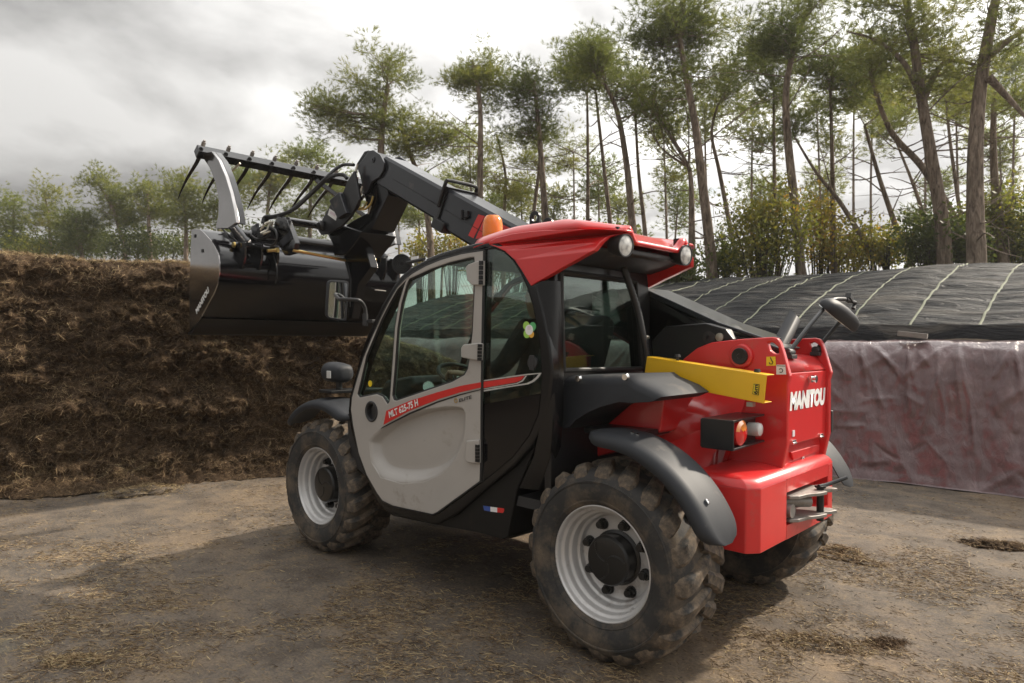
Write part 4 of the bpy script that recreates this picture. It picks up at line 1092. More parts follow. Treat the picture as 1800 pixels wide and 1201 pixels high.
# ---- red tail
lug_out = [(-1.144, 1.325), (-1.224, 1.385), (-1.302, 1.414), (-1.451, 1.431), (-1.610, 1.442), (-1.635, 1.436), (-1.648, 1.417), (-1.664, 1.372), (-1.696, 1.259), (-1.685, 1.222), (-1.686, 0.942), (-1.658, 0.806), (-1.513, 0.759), (-1.344, 0.732), (-1.275, 0.846), (-1.145, 1.125)]
hexh = [(-1.588, 1.415), (-1.611, 1.418), (-1.639, 1.396), (-1.643, 1.365), (-1.622, 1.363), (-1.599, 1.379)]
YO = -.166
def lug(y0, y1, flip, nm):
    mb = MB(); mb.prism(lug_out, 'y', y0, y1, [hexh]); return mb.build(nm, 'dusty_red_paint' if not flip else 'red_paint', TH, bevel=.007)
LP = lug(.095, .13, False, 'tail_plate'); RP = lug(YO*2-.13, YO*2-.095, True, 'tail_plate')
pc = (-1.463, 0.130, 1.349)
mb = MB(); mb.lathe([(.020, .150), (.052, .150), (.058, .145), (.060, .125)], (pc[0], 0, pc[2]), (0, 1, 0), 36); mb.build('pin_boss', 'red_paint', TH)
mb = MB(); mb.lathe([(.0005, .164), (.010, .164), (.012, .160), (.038, .162), (.040, .158), (.040, .148)], (pc[0], 0, pc[2]), (0, 1, 0), 30); mb.build('boom_pin', 'black_paint', TH)
mb = MB(); mb.cyl((pc[0], -.45, pc[2]), (pc[0], .14, pc[2]), .035, n=20); mb.build('pivot_shaft', 'steel_grey', TH)
# side body panels of the tail, folding out from the plate to the fender
P = {}
P['a'] = (-0.959, 0.160, 1.251); P['b'] = (-1.236, 0.150, 1.161); P['c'] = (-1.686, 0.134, 1.185)
P['d'] = (-0.899, 0.360, 0.931); P['e'] = (-1.122, 0.340, 0.943); P['f'] = (-1.457, 0.360, 0.789); P['g'] = (-1.571, 0.200, 0.804); P['h'] = (-1.662, 0.134, 0.808)
P['k'] = (-1.483, 0.134, 1.146); P['m'] = (-1.365, 0.136, 0.736); P['f'] = (-1.350, 0.320, 0.761); P['e'] = (-1.122, 0.340, 0.943)
P['l'] = (-0.692, 0.300, 0.890)
mb = MB()
names = list('abdekmfl'); ix = {k: i for i, k in enumerate(names)}
F = lambda s: tuple(ix[q] for q in s)
mb.add([P[k] for k in names], [F('abed'), F('bkmfe'), F('adl')])
tail_side = mb.build('tail_side_panel', 'red_paint', TH, smooth=20, recalc=False)
md = tail_side.modifiers.new('t', 'SOLIDIFY'); md.thickness = .03; md.offset = 0
mb = MB(); mb.prism([(-.98, .55), (-.98, 1.18), (-1.20, 1.24), (-1.60, 1.22), (-1.645, 1.0), (-1.62, .55)], 'y', -.48, .10); mb.build('tail_core', 'red_paint', TH, bevel=.01)
# red panel seen below the side cover, in front of the rear wheel
mb = MB(); mb.prism([(-0.728, 0.948), (-0.880, 0.977), (-1.082, 1.140), (-1.239, 1.177), (-1.210, 0.985), (-1.018, 0.882), (-0.881, 0.838), (-0.730, 0.784)], 'y', .10, .46); mb.build('tail_side_panel', 'red_paint', TH, bevel=.01)
# rear door (hood) between the plates
XB = -1.668
hood = [(0.065, 1.272), (-0.440, 1.271), (-0.431, 0.925), (0.073, 0.931)]
mb = MB(); mb.prism(hood, 'x', XB, XB+.03); hd = mb.build('engine_door', 'red_paint', TH, bevel=.006)
mb = MB(); mb.add([(XB, hood[0][0]-.002, hood[0][1]+.006), (XB, hood[1][0], hood[1][1]+.008), (XB+.05, hood[1][0], 1.345), (XB+.05, hood[0][0]-.002, 1.345), (XB+.18, hood[0][0]-.002, 1.36), (XB+.18, hood[1][0], 1.36)], [(0, 1, 2, 3), (3, 2, 5, 4)])
tt = mb.build('tail_top_panel', 'dusty_red_paint', TH, bevel=.006); md = tt.modifiers.new('t', 'SOLIDIFY'); md.thickness = .02
low = [(0.010, 0.903), (-0.507, 0.887), (-0.474, 0.782), (0.064, 0.789)]
mb = MB(); mb.prism([(low[0][0], low[0][1]+.01), (low[1][0], low[1][1]+.01), (low[2][0], low[2][1]-.06), (low[3][0], low[3][1]-.06)], 'x', -1.640, -1.60); mb.build('tail_lower_panel', 'red_paint', TH, bevel=.005)
cr_ = [(-0.012, 0.887), (-0.398, 0.885), (-0.382, 0.851), (-0.041, 0.845)]
mb = MB(); mb.prism(cr_, 'x', -1.652, -1.640); mb.build('cross_plate', 'dusty_red_paint', TH, bevel=.004)
# door lock knob, hinges, lettering, stickers
lk = (-1.670, -0.186, 1.236)
mb = MB(); mb.cyl(lk, (lk[0]-.03, lk[1], lk[2]), .013, n=14); mb.cyl((lk[0]-.03, lk[1], lk[2]), (lk[0]-.036, lk[1], lk[2]), .018, n=14); mb.box((lk[0]-.01, lk[1], lk[2]), (.012, .035, .035)); mb.build('door_lock', 'chrome', hd)
for c in ((-1.672, 0.017, 0.945), (-1.672, -0.351, 0.939)):
    mb = MB(); mb.box(c, (.010, .045, .014)); mb.cyl((c[0]-.004, c[1]-.022, c[2]-.008), (c[0]-.004, c[1]+.022, c[2]-.008), .006, n=10); mb.build('door_hinge', 'chrome', hd, bevel=.002)
o_ = Vector((-1.669, 0.063, 1.091)); e_ = Vector((-1.669, -0.417, 1.086)); u_ = Vector((-1.669, 0.047, 1.172))
text('rear_lettering', 'MANITOU', (o_.x, o_.y, o_.z), (0, -1, 0), (0, 0, 1), abs(e_.y-o_.y), .092, 'white_print', hd, shear=.14, bold=.072, thick=.0015)
c_ = (-1.670, 0.012, 0.982); mb = MB(); mb.box((c_[0], c_[1], c_[2]), (.002, .028, .03)); mb.build('sticker', 'pink_print', hd)
c_ = (-1.643, -0.181, 0.833); mb = MB(); mb.box((c_[0]-.002, c_[1], c_[2]), (.003, .024, .045), Matrix.Rotation(.12, 3, 'X')); st = mb.build('sticker', 'white_print', TH)
mb = MB(); mb.box((c_[0]-.004, c_[1], c_[2]-.003), (.002, .010, .016)); mb.build('sticker_print', 'black_print', st)
# yellow hook sticker and white sticker on the left plate
ys = [(-1.585, 1.348), (-1.628, 1.350), (-1.630, 1.308), (-1.585, 1.305)]
mb = MB(); mb.prism(ys, 'y', .131, .1325); s1 = mb.build('sticker', 'yellow_print', LP)
hx = sum(p[0] for p in ys)/4; hz = sum(p[1] for p in ys)/4
mb = MB(); mb.tube([(hx+.002, .1335, hz+.018), (hx-.004, .1335, hz+.004), (hx-.010, .1335, hz-.004), (hx-.006, .1335, hz-.013), (hx+.004, .1335, hz-.013), (hx+.008, .1335, hz-.006)], .0024, 5); mb.build('hook_symbol', 'black_print', s1)
ws = [(-1.633, 1.312), (-1.674, 1.313), (-1.679, 1.268), (-1.633, 1.266)]
mb = MB(); mb.prism(ws, 'y', .131, .1325); s2 = mb.build('sticker', 'white_print', LP)
hx = sum(p[0] for p in ws)/4; hz = sum(p[1] for p in ws)/4
mb = MB(); mb.tube([(hx+.009*math.cos(a), .1335, hz-.004+.009*math.sin(a)) for a in np.linspace(.5, 5.4, 9)], .002, 5); mb.box((hx, .133, hz+.017), (.040, .001, .003)); mb.build('sticker_print', 'black_print', s2)

# ---- rear counterweight bumper
bz0, bz1 = .515, .815
outl = [(-1.50, .505), (-1.655, .505), (-1.664, .496), (-1.700, .452), (-1.700, -.445), (-1.664, -.49), (-1.655, -.50), (-1.50, -.50)]
mb = MB()
rings = []
for z, k in ((.500, .0), (.512, .006), (.79, .0), (.812, -.012), (.832, -.055), (.845, -.12)):
    rings.append([(x+(-k if False else 0)-(k if x < -1.6 else 0)*(-1 if k > 0 else 1)*1.0, y*(1-abs(k)*.1), z-(0 if not k else 0)) for x, y in outl])
# cut-out for the hitch is a real pocket: build the bumper from pieces round it
def bpiece(y0, y1, z0, z1):
    mbx = MB(); mbx.prism([(q, w) for q, w in [(-1.50, y1), (-1.50, y0), (-1.70, y0), (-1.70, y1)]], 'z', z0, z1); return mbx
cy0, cy1, cz0, cz1 = -.38, .165, .575, .728
mb = MB()
mb.prism([(-1.45, .505), (-1.655, .505), (-1.662, .500), (-1.700, .452), (-1.700, cy1), (-1.45, cy1)], 'z', .510, .790)
mb.build('counterweight', 'dusty_red_paint', TH, bevel=.006)
mb = MB(); mb.prism([(-1.45, cy0), (-1.700, cy0), (-1.700, -.445), (-1.664, -.49), (-1.655, -.50), (-1.45, -.50)], 'z', .510, .790)
mb.build('counterweight', 'dusty_red_paint', TH, bevel=.006)
mb = MB(); mb.prism([(-1.45, cy1), (-1.699, cy1), (-1.699, cy0), (-1.45, cy0)], 'z', .511, cz0)
mb.prism([(-1.45, cy1), (-1.699, cy1), (-1.699, cy0), (-1.45, cy0)], 'z', cz1, .7895)
mb.prism([(-1.45, cy1), (-1.56, cy1), (-1.56, cy0), (-1.45, cy0)], 'z', cz0, cz1)
mb.build('counterweight', 'dusty_red_paint', TH)
# rounded top shoulder
rings = []
for z, k in ((.790, 0), (.806, .006), (.820, .018), (.830, .036), (.836, .065), (.842, .13)):
    rr = []
    for x, y in [(-1.42, .505), (-1.655, .505), (-1.662, .500), (-1.700, .452), (-1.700, -.445), (-1.664, -.49), (-1.655, -.50), (-1.42, -.50)]:
        kx = k if x < -1.5 else 0
        rr.append((x+kx, y-(k*.5 if y > 0 else -k*.5), z))
    rings.append(rr)
mb = MB(); mb.loft(rings); mb.build('counterweight_top', 'dusty_red_paint', TH, smooth=60)
mb = MB(); mb.box((-1.58, -.54, .62), (.14, .05, .2)); mb.build('counterweight', 'dusty_red_paint', TH, bevel=.01)
# ---- hitch
def clevis(z, t):
    pl = [(-1.52, .13), (-1.70, .13), (-1.73, .10), (-1.745, .02), (-1.775, -.04), (-1.79, -.10), (-1.76, -.125), (-1.785, -.16), (-1.80, -.21), (-1.76, -.235), (-1.70, -.21), (-1.65, -.19), (-1.52, -.19)]
    mb = MB(); mb.prism(pl, 'z', z, z+t); return mb
hit = clevis(.690, .016).build('hitch_plate', 'steel_grey', TH, bevel=.003)
clevis(.583, .016).build('hitch_plate', 'steel_grey', TH, bevel=.003)
mb = MB(); mb.cyl((-1.75, -.12, .555), (-1.75, -.12, .72), .017, n=16); mb.cyl((-1.75, -.12, .715), (-1.75, -.12, .725), .026, n=16); mb.build('hitch_pin', 'black_paint', TH)
mb = MB(); mb.tube([(-1.75, -.10, .723), (-1.765, -.15, .725), (-1.80, -.20, .742), (-1.83, -.245, .757)], .010, 8); mb.build('pin_handle', 'black_paint', TH)
mb = MB(); mb.cyl((-1.60, .12, .635), (-1.71, .12, .635), .032, n=20); mb.cyl((-1.62, .07, .66), (-1.72, -.06, .655), .028, n=16); mb.build('hitch_tube', 'steel_grey', TH)
mb = MB(); mb.tube([(-1.56, -.52, .62), (-1.60, -.56, .55), (-1.56, -.56, .50), (-1.50, -.53, .50)], .008, 8); mb.build('trailer_socket_cable', 'black_plastic', TH)

# ---- tail light box
X0, X1 = -1.455, -1.605
by0, by1, bzl, bzh = .165, .515, .950, 1.075
mb = MB()
tw = .012
mb.box(((X0+X1)/2, by1, (bzl+bzh)/2), (X1-X0 if X1 > X0 else X0-X1, tw, bzh-bzl))
mb.prism([(X0, by1+.006), (X1, by1+.006), (X1+.02, by0-.02), (X0, by0)], 'z', bzh-.006, bzh+.004)
mb.prism([(X0, by1+.006), (X1, by1+.006), (X1+.02, by0-.02), (X0, by0)], 'z', bzl-.004, bzl+.006)
mb.box((X0+.004, (by0+by1)/2, (bzl+bzh)/2), (.008, by1-by0, bzh-bzl))
mb.box((X1+.06, (by0+by1)/2, (bzl+bzh)/2), (.01, by1-by0, bzh-bzl))
lb = mb.build('tail_light_box', 'black_paint', TH, bevel=.003)
lc = Vector((-1.600, 0.422, 1.016))
mb = MB(); mb.lathe([(.058, -.05), (.060, -.012), (.056, .006), (.040, .016), (.0005, .020)], (lc.x+.01, lc.y, lc.z), (-1, 0, 0), 32); tl = mb.build('tail_light', 'red_lens', lb)
mb = MB(); mb.lathe([(.0565, .0085), (.0405, .0175), (.012, .0212)], (lc.x+.01, lc.y, lc.z), (-1, 0, 0), 32)
bm = bmesh.new(); me_ = bpy.data.meshes.new('tail_light_amber'); me_.from_pydata(mb.v, [], mb.f); bm.from_mesh(me_)
bmesh.ops.delete(bm, geom=[f for f in bm.faces if f.calc_center_median().z < lc.z+.014], context='FACES'); bm.to_mesh(me_); bm.free()
me_.materials.append(MATS['amber_lens']); link('tail_light', me_, lb)
cc_ = Vector((-1.620, 0.229, 1.014))
mb = MB(); mb.lathe([(.031, -.05), (.032, .0), (.029, .010), (.018, .016), (.0005, .018)], cc_+Vector((.025, .01, 0)), (-1, 0, 0), 28); mb.build('reversing_light', 'clear_lens', lb)
mb = MB(); mb.box((X0-.02, -.66, 1.02), (.15, .32, .13)); rb = mb.build('tail_light_box', 'black_paint', TH, bevel=.004)
mb = MB(); mb.box((-1.60, -.60, 1.03), (.05, .10, .11)); mb.build('tail_light', 'red_lens', rb, bevel=.01)
e2 = (-1.640, -0.602, 0.986)
mb = MB(); mb.box((-1.62, e2[1]-.01, e2[2]), (.05, .03, .12)); mb.build('tail_light_box', 'black_plastic', TH, bevel=.006)

# ---- yellow safety channel stored on the side
yl = []
A0 = Vector((-1.035, 0.300, 1.340)); A1 = Vector((-1.016, 0.300, 1.220)); B0_ = Vector((-1.667, 0.320, 1.272)); B1 = Vector((-1.655, 0.320, 1.142))
fl = .085; th = .006
def chan():
    mb = MB()
    dn = Vector((0, -1, 0)); ax = (B0_-A0).normalized(); upv = (A0-A1).normalized()
    sec = lambda T, Bq: [T, T+dn*fl, T+dn*fl-upv*th, T+dn*th-upv*th, Bq+dn*th+upv*th, Bq+dn*fl+upv*th, Bq+dn*fl, Bq]
    mb.loft([sec(A0, A1), sec(B0_, B1)]); return mb
yc = chan().build('safety_strut', 'yellow_paint', TH, bevel=.005)
for c in ((-1.193, 0.270, 1.340), (-1.601, 0.270, 1.281)):
    mb = MB(); mb.cyl((c[0], .27, c[2]-.04), (c[0], .27, c[2]+.004), .008, n=10); mb.cyl((c[0], .27, c[2]), (c[0], .27, c[2]+.014), .017, .013, n=8); mb.build('strut_bolt', 'black_plastic', yc)
for c in ((-1.133, 0.270, 1.201), (-1.572, 0.270, 1.136)):
    mb = MB(); mb.box((c[0], .27, c[2]-.005), (.03, .03, .02)); mb.build('strut_bolt', 'zinc', yc)
# 6m label, turned on its side
lbp = [Vector(q) for q in ((-1.608, 0.324, 1.229), (-1.633, 0.324, 1.228), (-1.630, 0.324, 1.179), (-1.602, 0.324, 1.183))]
mb = MB(); mb.prism([(q.x, q.z) for q in lbp], 'y', .3205, .3235); l6 = mb.build('sticker', 'black_print', yc)
ctr = sum(lbp, Vector())/4
mb = MB(); mb.prism([(ctr.x+(q.x-ctr.x)*.86, ctr.z+(q.z-ctr.z)*.90) for q in lbp], 'y', .3225, .3245); mb.build('sticker', 'yellow_print', l6)
axd = (lbp[2]-lbp[1]).normalized()
text('strut_lettering', '6m', (ctr.x-.009, .3255, ctr.z+.019), axd, Vector((1, 0, 0)), .040, .022, 'black_print', l6, bold=.03, thick=.0) if False else None
lt = text('strut_lettering', '6m', (0, 0, 0), (0, 0, 1), (1, 0, 0), .042, .020, 'black_print', l6, bold=.03, thick=0)
lt.data.transform(Matrix.Translation((ctr.x-.010, .3256, ctr.z-.021)))
# engine air box above the tail, black boom foot cover
mb = MB(); mb.cyl((-1.236, 0.020, 1.444), (-1.200, -0.050, 1.444), .030, n=20); mb.build('boom_bolt', 'black_paint', TH)

# ---- rear blind-spot mirror on two rods, exhaust
mc = Vector((-1.700, -0.575, 1.556))
r1 = smooth_path([Vector((-1.620, -0.068, 1.375)), Vector((-1.660, -0.228, 1.509)), Vector((-1.690, -0.401, 1.622)), Vector((-1.700, -0.465, 1.645)), Vector((-1.710, -0.587, 1.651))], 6)
mb = MB(); mb.tube(r1, .011, 10); mb.build('mirror_rod', 'black_paint', TH)
mb = MB(); mb.tube([Vector((-1.620, -0.443, 1.384)), Vector((-1.700, -0.530, 1.524))], .011, 10); mb.build('mirror_rod', 'black_paint', TH)
for c in ((-1.620, -0.061, 1.372), (-1.620, -0.434, 1.382)):
    mb = MB(); mb.cyl((c[0], c[1]-.03, c[2]-.005), (c[0], c[1]+.03, c[2]-.005), .020, n=14); mb.cyl((c[0]-.01, c[1]+.03, c[2]-.005), (c[0]-.01, c[1]+.038, c[2]-.005), .010, n=10); mb.box((c[0], c[1], c[2]-.025), (.05, .07, .02)); mb.build('rod_clamp', 'black_plastic', TH, bevel=.003)
mb = MB(); mb.box(Vector((-1.710, -0.663, 1.661)), (.03, .055, .03), Matrix.Rotation(.5, 3, 'X')); mb.tube([Vector((-1.710, -0.615, 1.649)), Vector((-1.710, -0.761, 1.640)), Vector((-1.710, -0.732, 1.604))], .011, 8); mb.build('rod_clamp', 'black_plastic', TH, bevel=.003)
# mirror shell: rounded dish seen from its back
v0 = Vector((-1.700, -0.328, 1.619)); v1 = Vector((-1.700, -0.787, 1.514))
ax1 = (v1-v0); hl = ax1.length/2; ax1.normalize(); nrm = Vector((-.55, .45, .70)); nrm = (nrm-ax1*nrm.dot(ax1)).normalized(); ax2 = nrm.cross(ax1)
mid = (v0+v1)/2
def sq(a, n=3.0):
    c, s = math.cos(a), math.sin(a); return (abs(c)**(2/n)*(1 if c > 0 else -1), abs(s)**(2/n)*(1 if s > 0 else -1))
rings = []
for k, h in ((.02, .05), (.5, .046), (.78, .036), (.93, .018), (1.0, -.005), (1.0, -.022), (.95, -.026)):
    rings.append([mid + ax1*(hl*k*sq(a)[0]) + ax2*(.060*k*sq(a)[1]) + nrm*h for a in np.linspace(0, 2*math.pi, 33)[:-1]])
mb = MB(); mb.loft(rings); rmr = mb.build('rear_mirror', 'grey_plastic', TH, smooth=60)
mb = MB(); mb.loft([[mid + ax1*(hl*.94*sq(a)[0]) + ax2*(.056*sq(a)[1]) + nrm*h for a in np.linspace(0, 2*math.pi, 33)[:-1]] for h in (-.0275, -.030)]); mb.build('mirror_pane', 'mirror_glass', rmr)
e0 = Vector((-1.500, -0.249, 1.405)); e1 = Vector((-1.500, -0.441, 1.559)); dd = (e1-e0).normalized()
mb = MB(); n = 28; a_ = dd.orthogonal().normalized(); b_ = dd.cross(a_); rv = .040
cutn = Vector((-.9, .0, .35))
def ring(c, r_, slant): 
    out = []
    for i in range(n):
        q = c + (a_*math.cos(2*math.pi*i/n)+b_*math.sin(2*math.pi*i/n))*r_
        if slant: q = q - dd*((q-c).dot(cutn)*1.0)
        out.append(q)
    return out
mb.loft([ring(e0-dd*.1, rv, False), ring(e1, rv, True), ring(e1, rv-.004, True), ring(e0, rv-.004, False)], caps=False); mb.build('exhaust_pipe', 'grey_plastic', TH, smooth=50)

# ---- front mirror, headlight
mq = [Vector(q) for q in ((0.839, 0.980, 1.787), (0.621, 0.980, 1.768), (0.649, 0.980, 1.526), (0.862, 0.980, 1.550))]
mcen = sum(mq, Vector())/4
# mirror faces rearwards, turned a little outwards
u1 = Vector((-.30, -.95, 0)).normalized(); n1_ = Vector((-.975, .15, -.16)).normalized(); u2 = Vector((0, 0, 1))
PXm = -.0
def on_plane(p):   # slide the corner along its line of sight into the mirror's own plane
    d = (p-CAM).normalized(); return CAM + d*((mcen-CAM).dot(n1_)/d.dot(n1_))
cor = [on_plane(p) for p in mq]
def rounded(cor, n_, r_=.18, k=5):
    out = []
    for i in range(4):
        p = cor[i]; a = cor[i-1]; b = cor[(i+1) % 4]
        s = p+(a-p).normalized()*.022; e = p+(b-p).normalized()*.022
        for j in range(k): 
            tq = j/(k-1); out.append((s*(1-tq)+p*tq)*(1-tq)+(p*(1-tq)+e*tq)*tq)
    return out
rim_ = rounded(cor, n1_)
cen = sum(cor, Vector())/4
mb = MB(); mb.loft([[p for p in rim_], [p+n1_*.012 for p in rim_], [cen+(p-cen)*.93+n1_*.014 for p in rim_], [cen+(p-cen)*.90+n1_*.008 for p in rim_]], caps=False)
mb.loft([[p for p in rim_], [cen+(p-cen)*.95-n1_*.03 for p in rim_], [cen+(p-cen)*.6-n1_*.045 for p in rim_], [cen+(p-cen)*.02-n1_*.05 for p in rim_]], caps=False)
fm = mb.build('front_mirror', 'grey_plastic', TH, smooth=50)
mb = MB(); mb.add([cen+(p-cen)*.915+n1_*.010 for p in rim_], [tuple(range(len(rim_)))]); mb.build('mirror_pane', 'mirror_glass', fm, recalc=False)
arm0 = cen-n1_*.045
ap = smooth_path([arm0, Vector((0.590, 0.960, 1.655)), Vector((0.578, 0.920, 1.646)), Vector((0.593, 0.880, 1.611)), Vector((0.595, 0.870, 1.569))], 6)
mb = MB(); mb.tube(ap, .011, 10); mb.build('mirror_arm', 'black_plastic', TH)
mb = MB(); q = Vector((0.601, 0.870, 1.538)); mb.cyl(q+Vector((0, 0, -.04)), q+Vector((0, 0, .035)), .017, n=14); mb.box(q+Vector((-.03, -.02, -.01)), (.08, .04, .02)); mb.build('mirror_mount', 'black_plastic', TH, bevel=.003)
hl_c = Vector((1.144, 0.700, 1.189))
rings = []
dx = Vector((1, 0, .06)).normalized(); dy_ = Vector((0, 1, 0)); dz_ = Vector((0, 0, 1))
for tq, ry, rz_ in ((-.085, .030, .030), (-.078, .062, .050), (-.04, .085, .064), (.02, .095, .068), (.07, .095, .068), (.082, .088, .062)):
    rings.append([hl_c + dx*tq + dy_*(ry*sq(a, 2.6)[0]) + dz_*(rz_*sq(a, 2.6)[1]) for a in np.linspace(0, 2*math.pi, 29)[:-1]])
mb = MB(); mb.loft(rings); hl_o = mb.build('headlight', 'grey_plastic', TH, smooth=60)
mb = MB(); mb.loft([[hl_c + dx*q + dy_*(.082*sq(a, 2.6)[0]) + dz_*(.057*sq(a, 2.6)[1]) for a in np.linspace(0, 2*math.pi, 29)[:-1]] for q in (.083, .092)]); mb.build('headlight_lens', 'clear_lens', hl_o)
mb = MB(); mb.box(hl_c+Vector((-.02, .093, -.01)), (.05, .006, .05)); mb.build('side_marker', 'clear_lens', hl_o, bevel=.004)
mb = MB(); mb.cyl(hl_c+Vector((0, 0, -.12)), hl_c+Vector((0, 0, -.05)), .022, n=14); mb.box(hl_c+Vector((0, -.10, -.125)), (.16, .42, .02)); mb.build('headlight_bracket', 'black_paint', TH, bevel=.004)

# ------------------------------------------------------------------ boom
YL, YR = -.03, -.31
PT = Vector((1.602, 0, 2.899)); PB = Vector((.102, 0, 2.137)); AX = (PT-PB).normalized(); UP = Vector((-AX.z, 0, AX.x))
def bp_(s, h, y): # s metres along from PB top edge, h below the top edge
    q = PB + AX*s - UP*h; return (q.x, y, q.z)
def box_section(s0, s1, top0, top1, bot0, bot1, yl, yr, ch=.02):
    def ringz(s, t_, b_): return [bp_(s, t_, yl-ch), bp_(s, t_, yr+ch), bp_(s, t_+ch, yr), bp_(s, b_-ch, yr), bp_(s, b_, yr+ch), bp_(s, b_, yl-ch), bp_(s, b_-ch, yl), bp_(s, t_+ch, yl)]
    return [ringz(s0, top0, bot0), ringz(s1, top1, bot1)]
SC_ = (Vector((.88, 0, 2.53))-PB).dot(AX)
mb = MB(); mb.loft(box_section(-1.75, SC_, .0, 0.0, .30, .285, YL, YR)); bo = mb.build('boom_outer', 'boom_paint', TH, smooth=20)
mb = MB(); mb.loft(box_section(SC_-.4, 1.735, .018, .018, .262, .262, YL-.016, YR+.016)); bi = mb.build('boom_inner', 'boom_paint', TH, smooth=20)
# weld seam lines along both sections
mb = MB(); mb.box(Vector(bp_(.1, .15, YL+.001)), (1.9, .005, .005), Matrix.Rotation(-math.atan2(AX.z, AX.x), 3, 'Y')); mb.build('weld_seam', 'black_paint', bo)
mb = MB(); mb.box(Vector(bp_(1.12, .15, YL-.015)), (.85, .005, .004), Matrix.Rotation(-math.atan2(AX.z, AX.x), 3, 'Y')); mb.build('weld_seam', 'black_paint', bi)
# rear foot: boom back to the pivot between the tail plates
foot = [(-0.800, 1.708), (-0.929, 1.639), (-1.204, 1.480), (-1.467, 1.433), (-1.587, 1.389), (-1.468, 1.307), (-1.348, 1.275), (-1.020, 1.294), (-0.767, 1.222)]
mb = MB(); mb.prism(foot, 'y', YR, YL); mb.build('boom_foot', 'black_paint', TH, bevel=.01)
mb = MB(); fp = [(-0.777, 1.702), (-1.192, 1.519), (-1.494, 1.427), (-1.514, 1.439), (-1.263, 1.521), (-0.971, 1.650), (-0.795, 1.724)]; mb.prism(fp, 'y', YR-.01, YL+.012); mb.build('boom_rib', 'boom_paint', TH, bevel=.006)
mb = MB(); mb.prism([(-0.914, 1.418), (-0.994, 1.498), (-1.234, 1.514), (-1.343, 1.484), (-1.389, 1.427), (-1.203, 1.384), (-1.105, 1.299), (-0.933, 1.294)], 'y', -.01, .06); mb.build('boom_side_plate', 'black_paint', TH, bevel=.008)
c_ = (-1.259, 0.065, 1.438); mb = MB(); mb.lathe([(.03, .0), (.034, .012), (.012, .014), (.012, .004), (.0005, .004)], (c_[0], .06, c_[2]), (0, 1, 0), 24); mb.build('pivot_cap', 'black_plastic', TH)
c_ = (-1.315, 0.065, 1.441); mb = MB(); mb.lathe([(.021, .0), (.021, .010), (.0005, .012)], (c_[0], .06, c_[2]), (0, 1, 0), 20); mb.build('zinc_plug', 'zinc', TH)
c_ = (-1.221, -0.010, 1.444)
# collar and hose guide at the mouth of the outer section
def band(s, w, t0, b0, g, nm, m):
    mb = MB(); yl, yr = YL+g, YR-g
    o = [(yl, t0-g), (yr, t0-g), (yr, b0+g), (yl, b0+g)]; i_ = [(YL-.001, t0+.001), (YR+.001, t0+.001), (YR+.001, b0-.001), (YL-.001, b0-.001)]
    rings = [[Vector(bp_(s+q, h, y)) for y, h in lp] for lp, q in ((o, 0), (o, w), (i_, w), (i_, 0))]
    rings.append(rings[0]); mb.loft(rings, caps=False); return mb.build(nm, m, TH, bevel=.004)
band(SC_-.03, .03, .0, .285, .014, 'boom_collar', 'black_paint')
mb = MB(); mb.box(Vector(bp_(SC_-.06, .27, YL-.02)), (.14, .10, .08), Matrix.Rotation(-math.atan2(AX.z, AX.x), 3, 'Y')); mb.build('wear_pad_housing', 'black_paint', TH, bevel=.01)
# bent tube guard on top of the collar
g0 = [bp_(SC_+.0, .12, YL+.02), bp_(SC_+.0, -.035, YL+.02), bp_(SC_-.01, -.065, YL-.0), bp_(SC_-.15, -.068, YL-.10), bp_(SC_-.32, -.068, YL-.18), bp_(SC_-.36, -.06, YL-.19), bp_(SC_-.37, 0.0, YL-.19)]
g0 = [bp_(SC_, .15, YL+.022), bp_(SC_, -.03, YL+.022), bp_(SC_, -.055, YL+.0), bp_(SC_, -.058, YL-.10), bp_(SC_, -.058, YR+.04), bp_(SC_, -.04, YR-.01), bp_(SC_, .05, YR-.02)]
mb = MB(); mb.tube(smooth_path(g0, 4), .014, 10); mb.build('hose_guard', 'black_paint', TH)
# small bracket on the boom side, lifting eyes on top
q = Vector(bp_(SC_-.30, .10, YL+.012)); mb = MB(); mb.box(q, (.05, .024, .05)); mb.box(q+Vector((.025, .012, 0)), (.012, .03, .07)); mb.build('hose_bracket', 'black_paint', bo, bevel=.004)
for s in (SC_-.80, SC_-.93):
    q = Vector(bp_(s, -.01, YR+.10)); rings = []
    mb = MB(); cx = q.x; cz = q.z
    o = arc((0, .075), .045, -20, 200, 13); o = [(a, b) for a, b in o] + [(-.055, -.03), (.055, -.03)]
    hole = arc((0, .07), .024, 0, 342, 18)
    mb.prism([(cx+a, cz+b) for a, b in o], 'y', q.y, q.y+.022, [[(cx+a, cz+b) for a, b in hole]]); mb.build('lifting_eye', 'black_paint', bo, bevel=.003)
# red slash graphic on the boom side
gq = lambda pts: pts
for pts in ([(0.539, 2.296), (0.476, 2.277), (0.589, 2.134), (0.641, 2.159)], [(0.476, 2.273), (0.201, 2.154), (0.242, 2.135), (0.453, 2.125), (0.566, 2.128)]):
    mb = MB(); mb.prism(pts, 'y', -.0295, -.0265); mb.build('red_slash', 'red_print', bo)
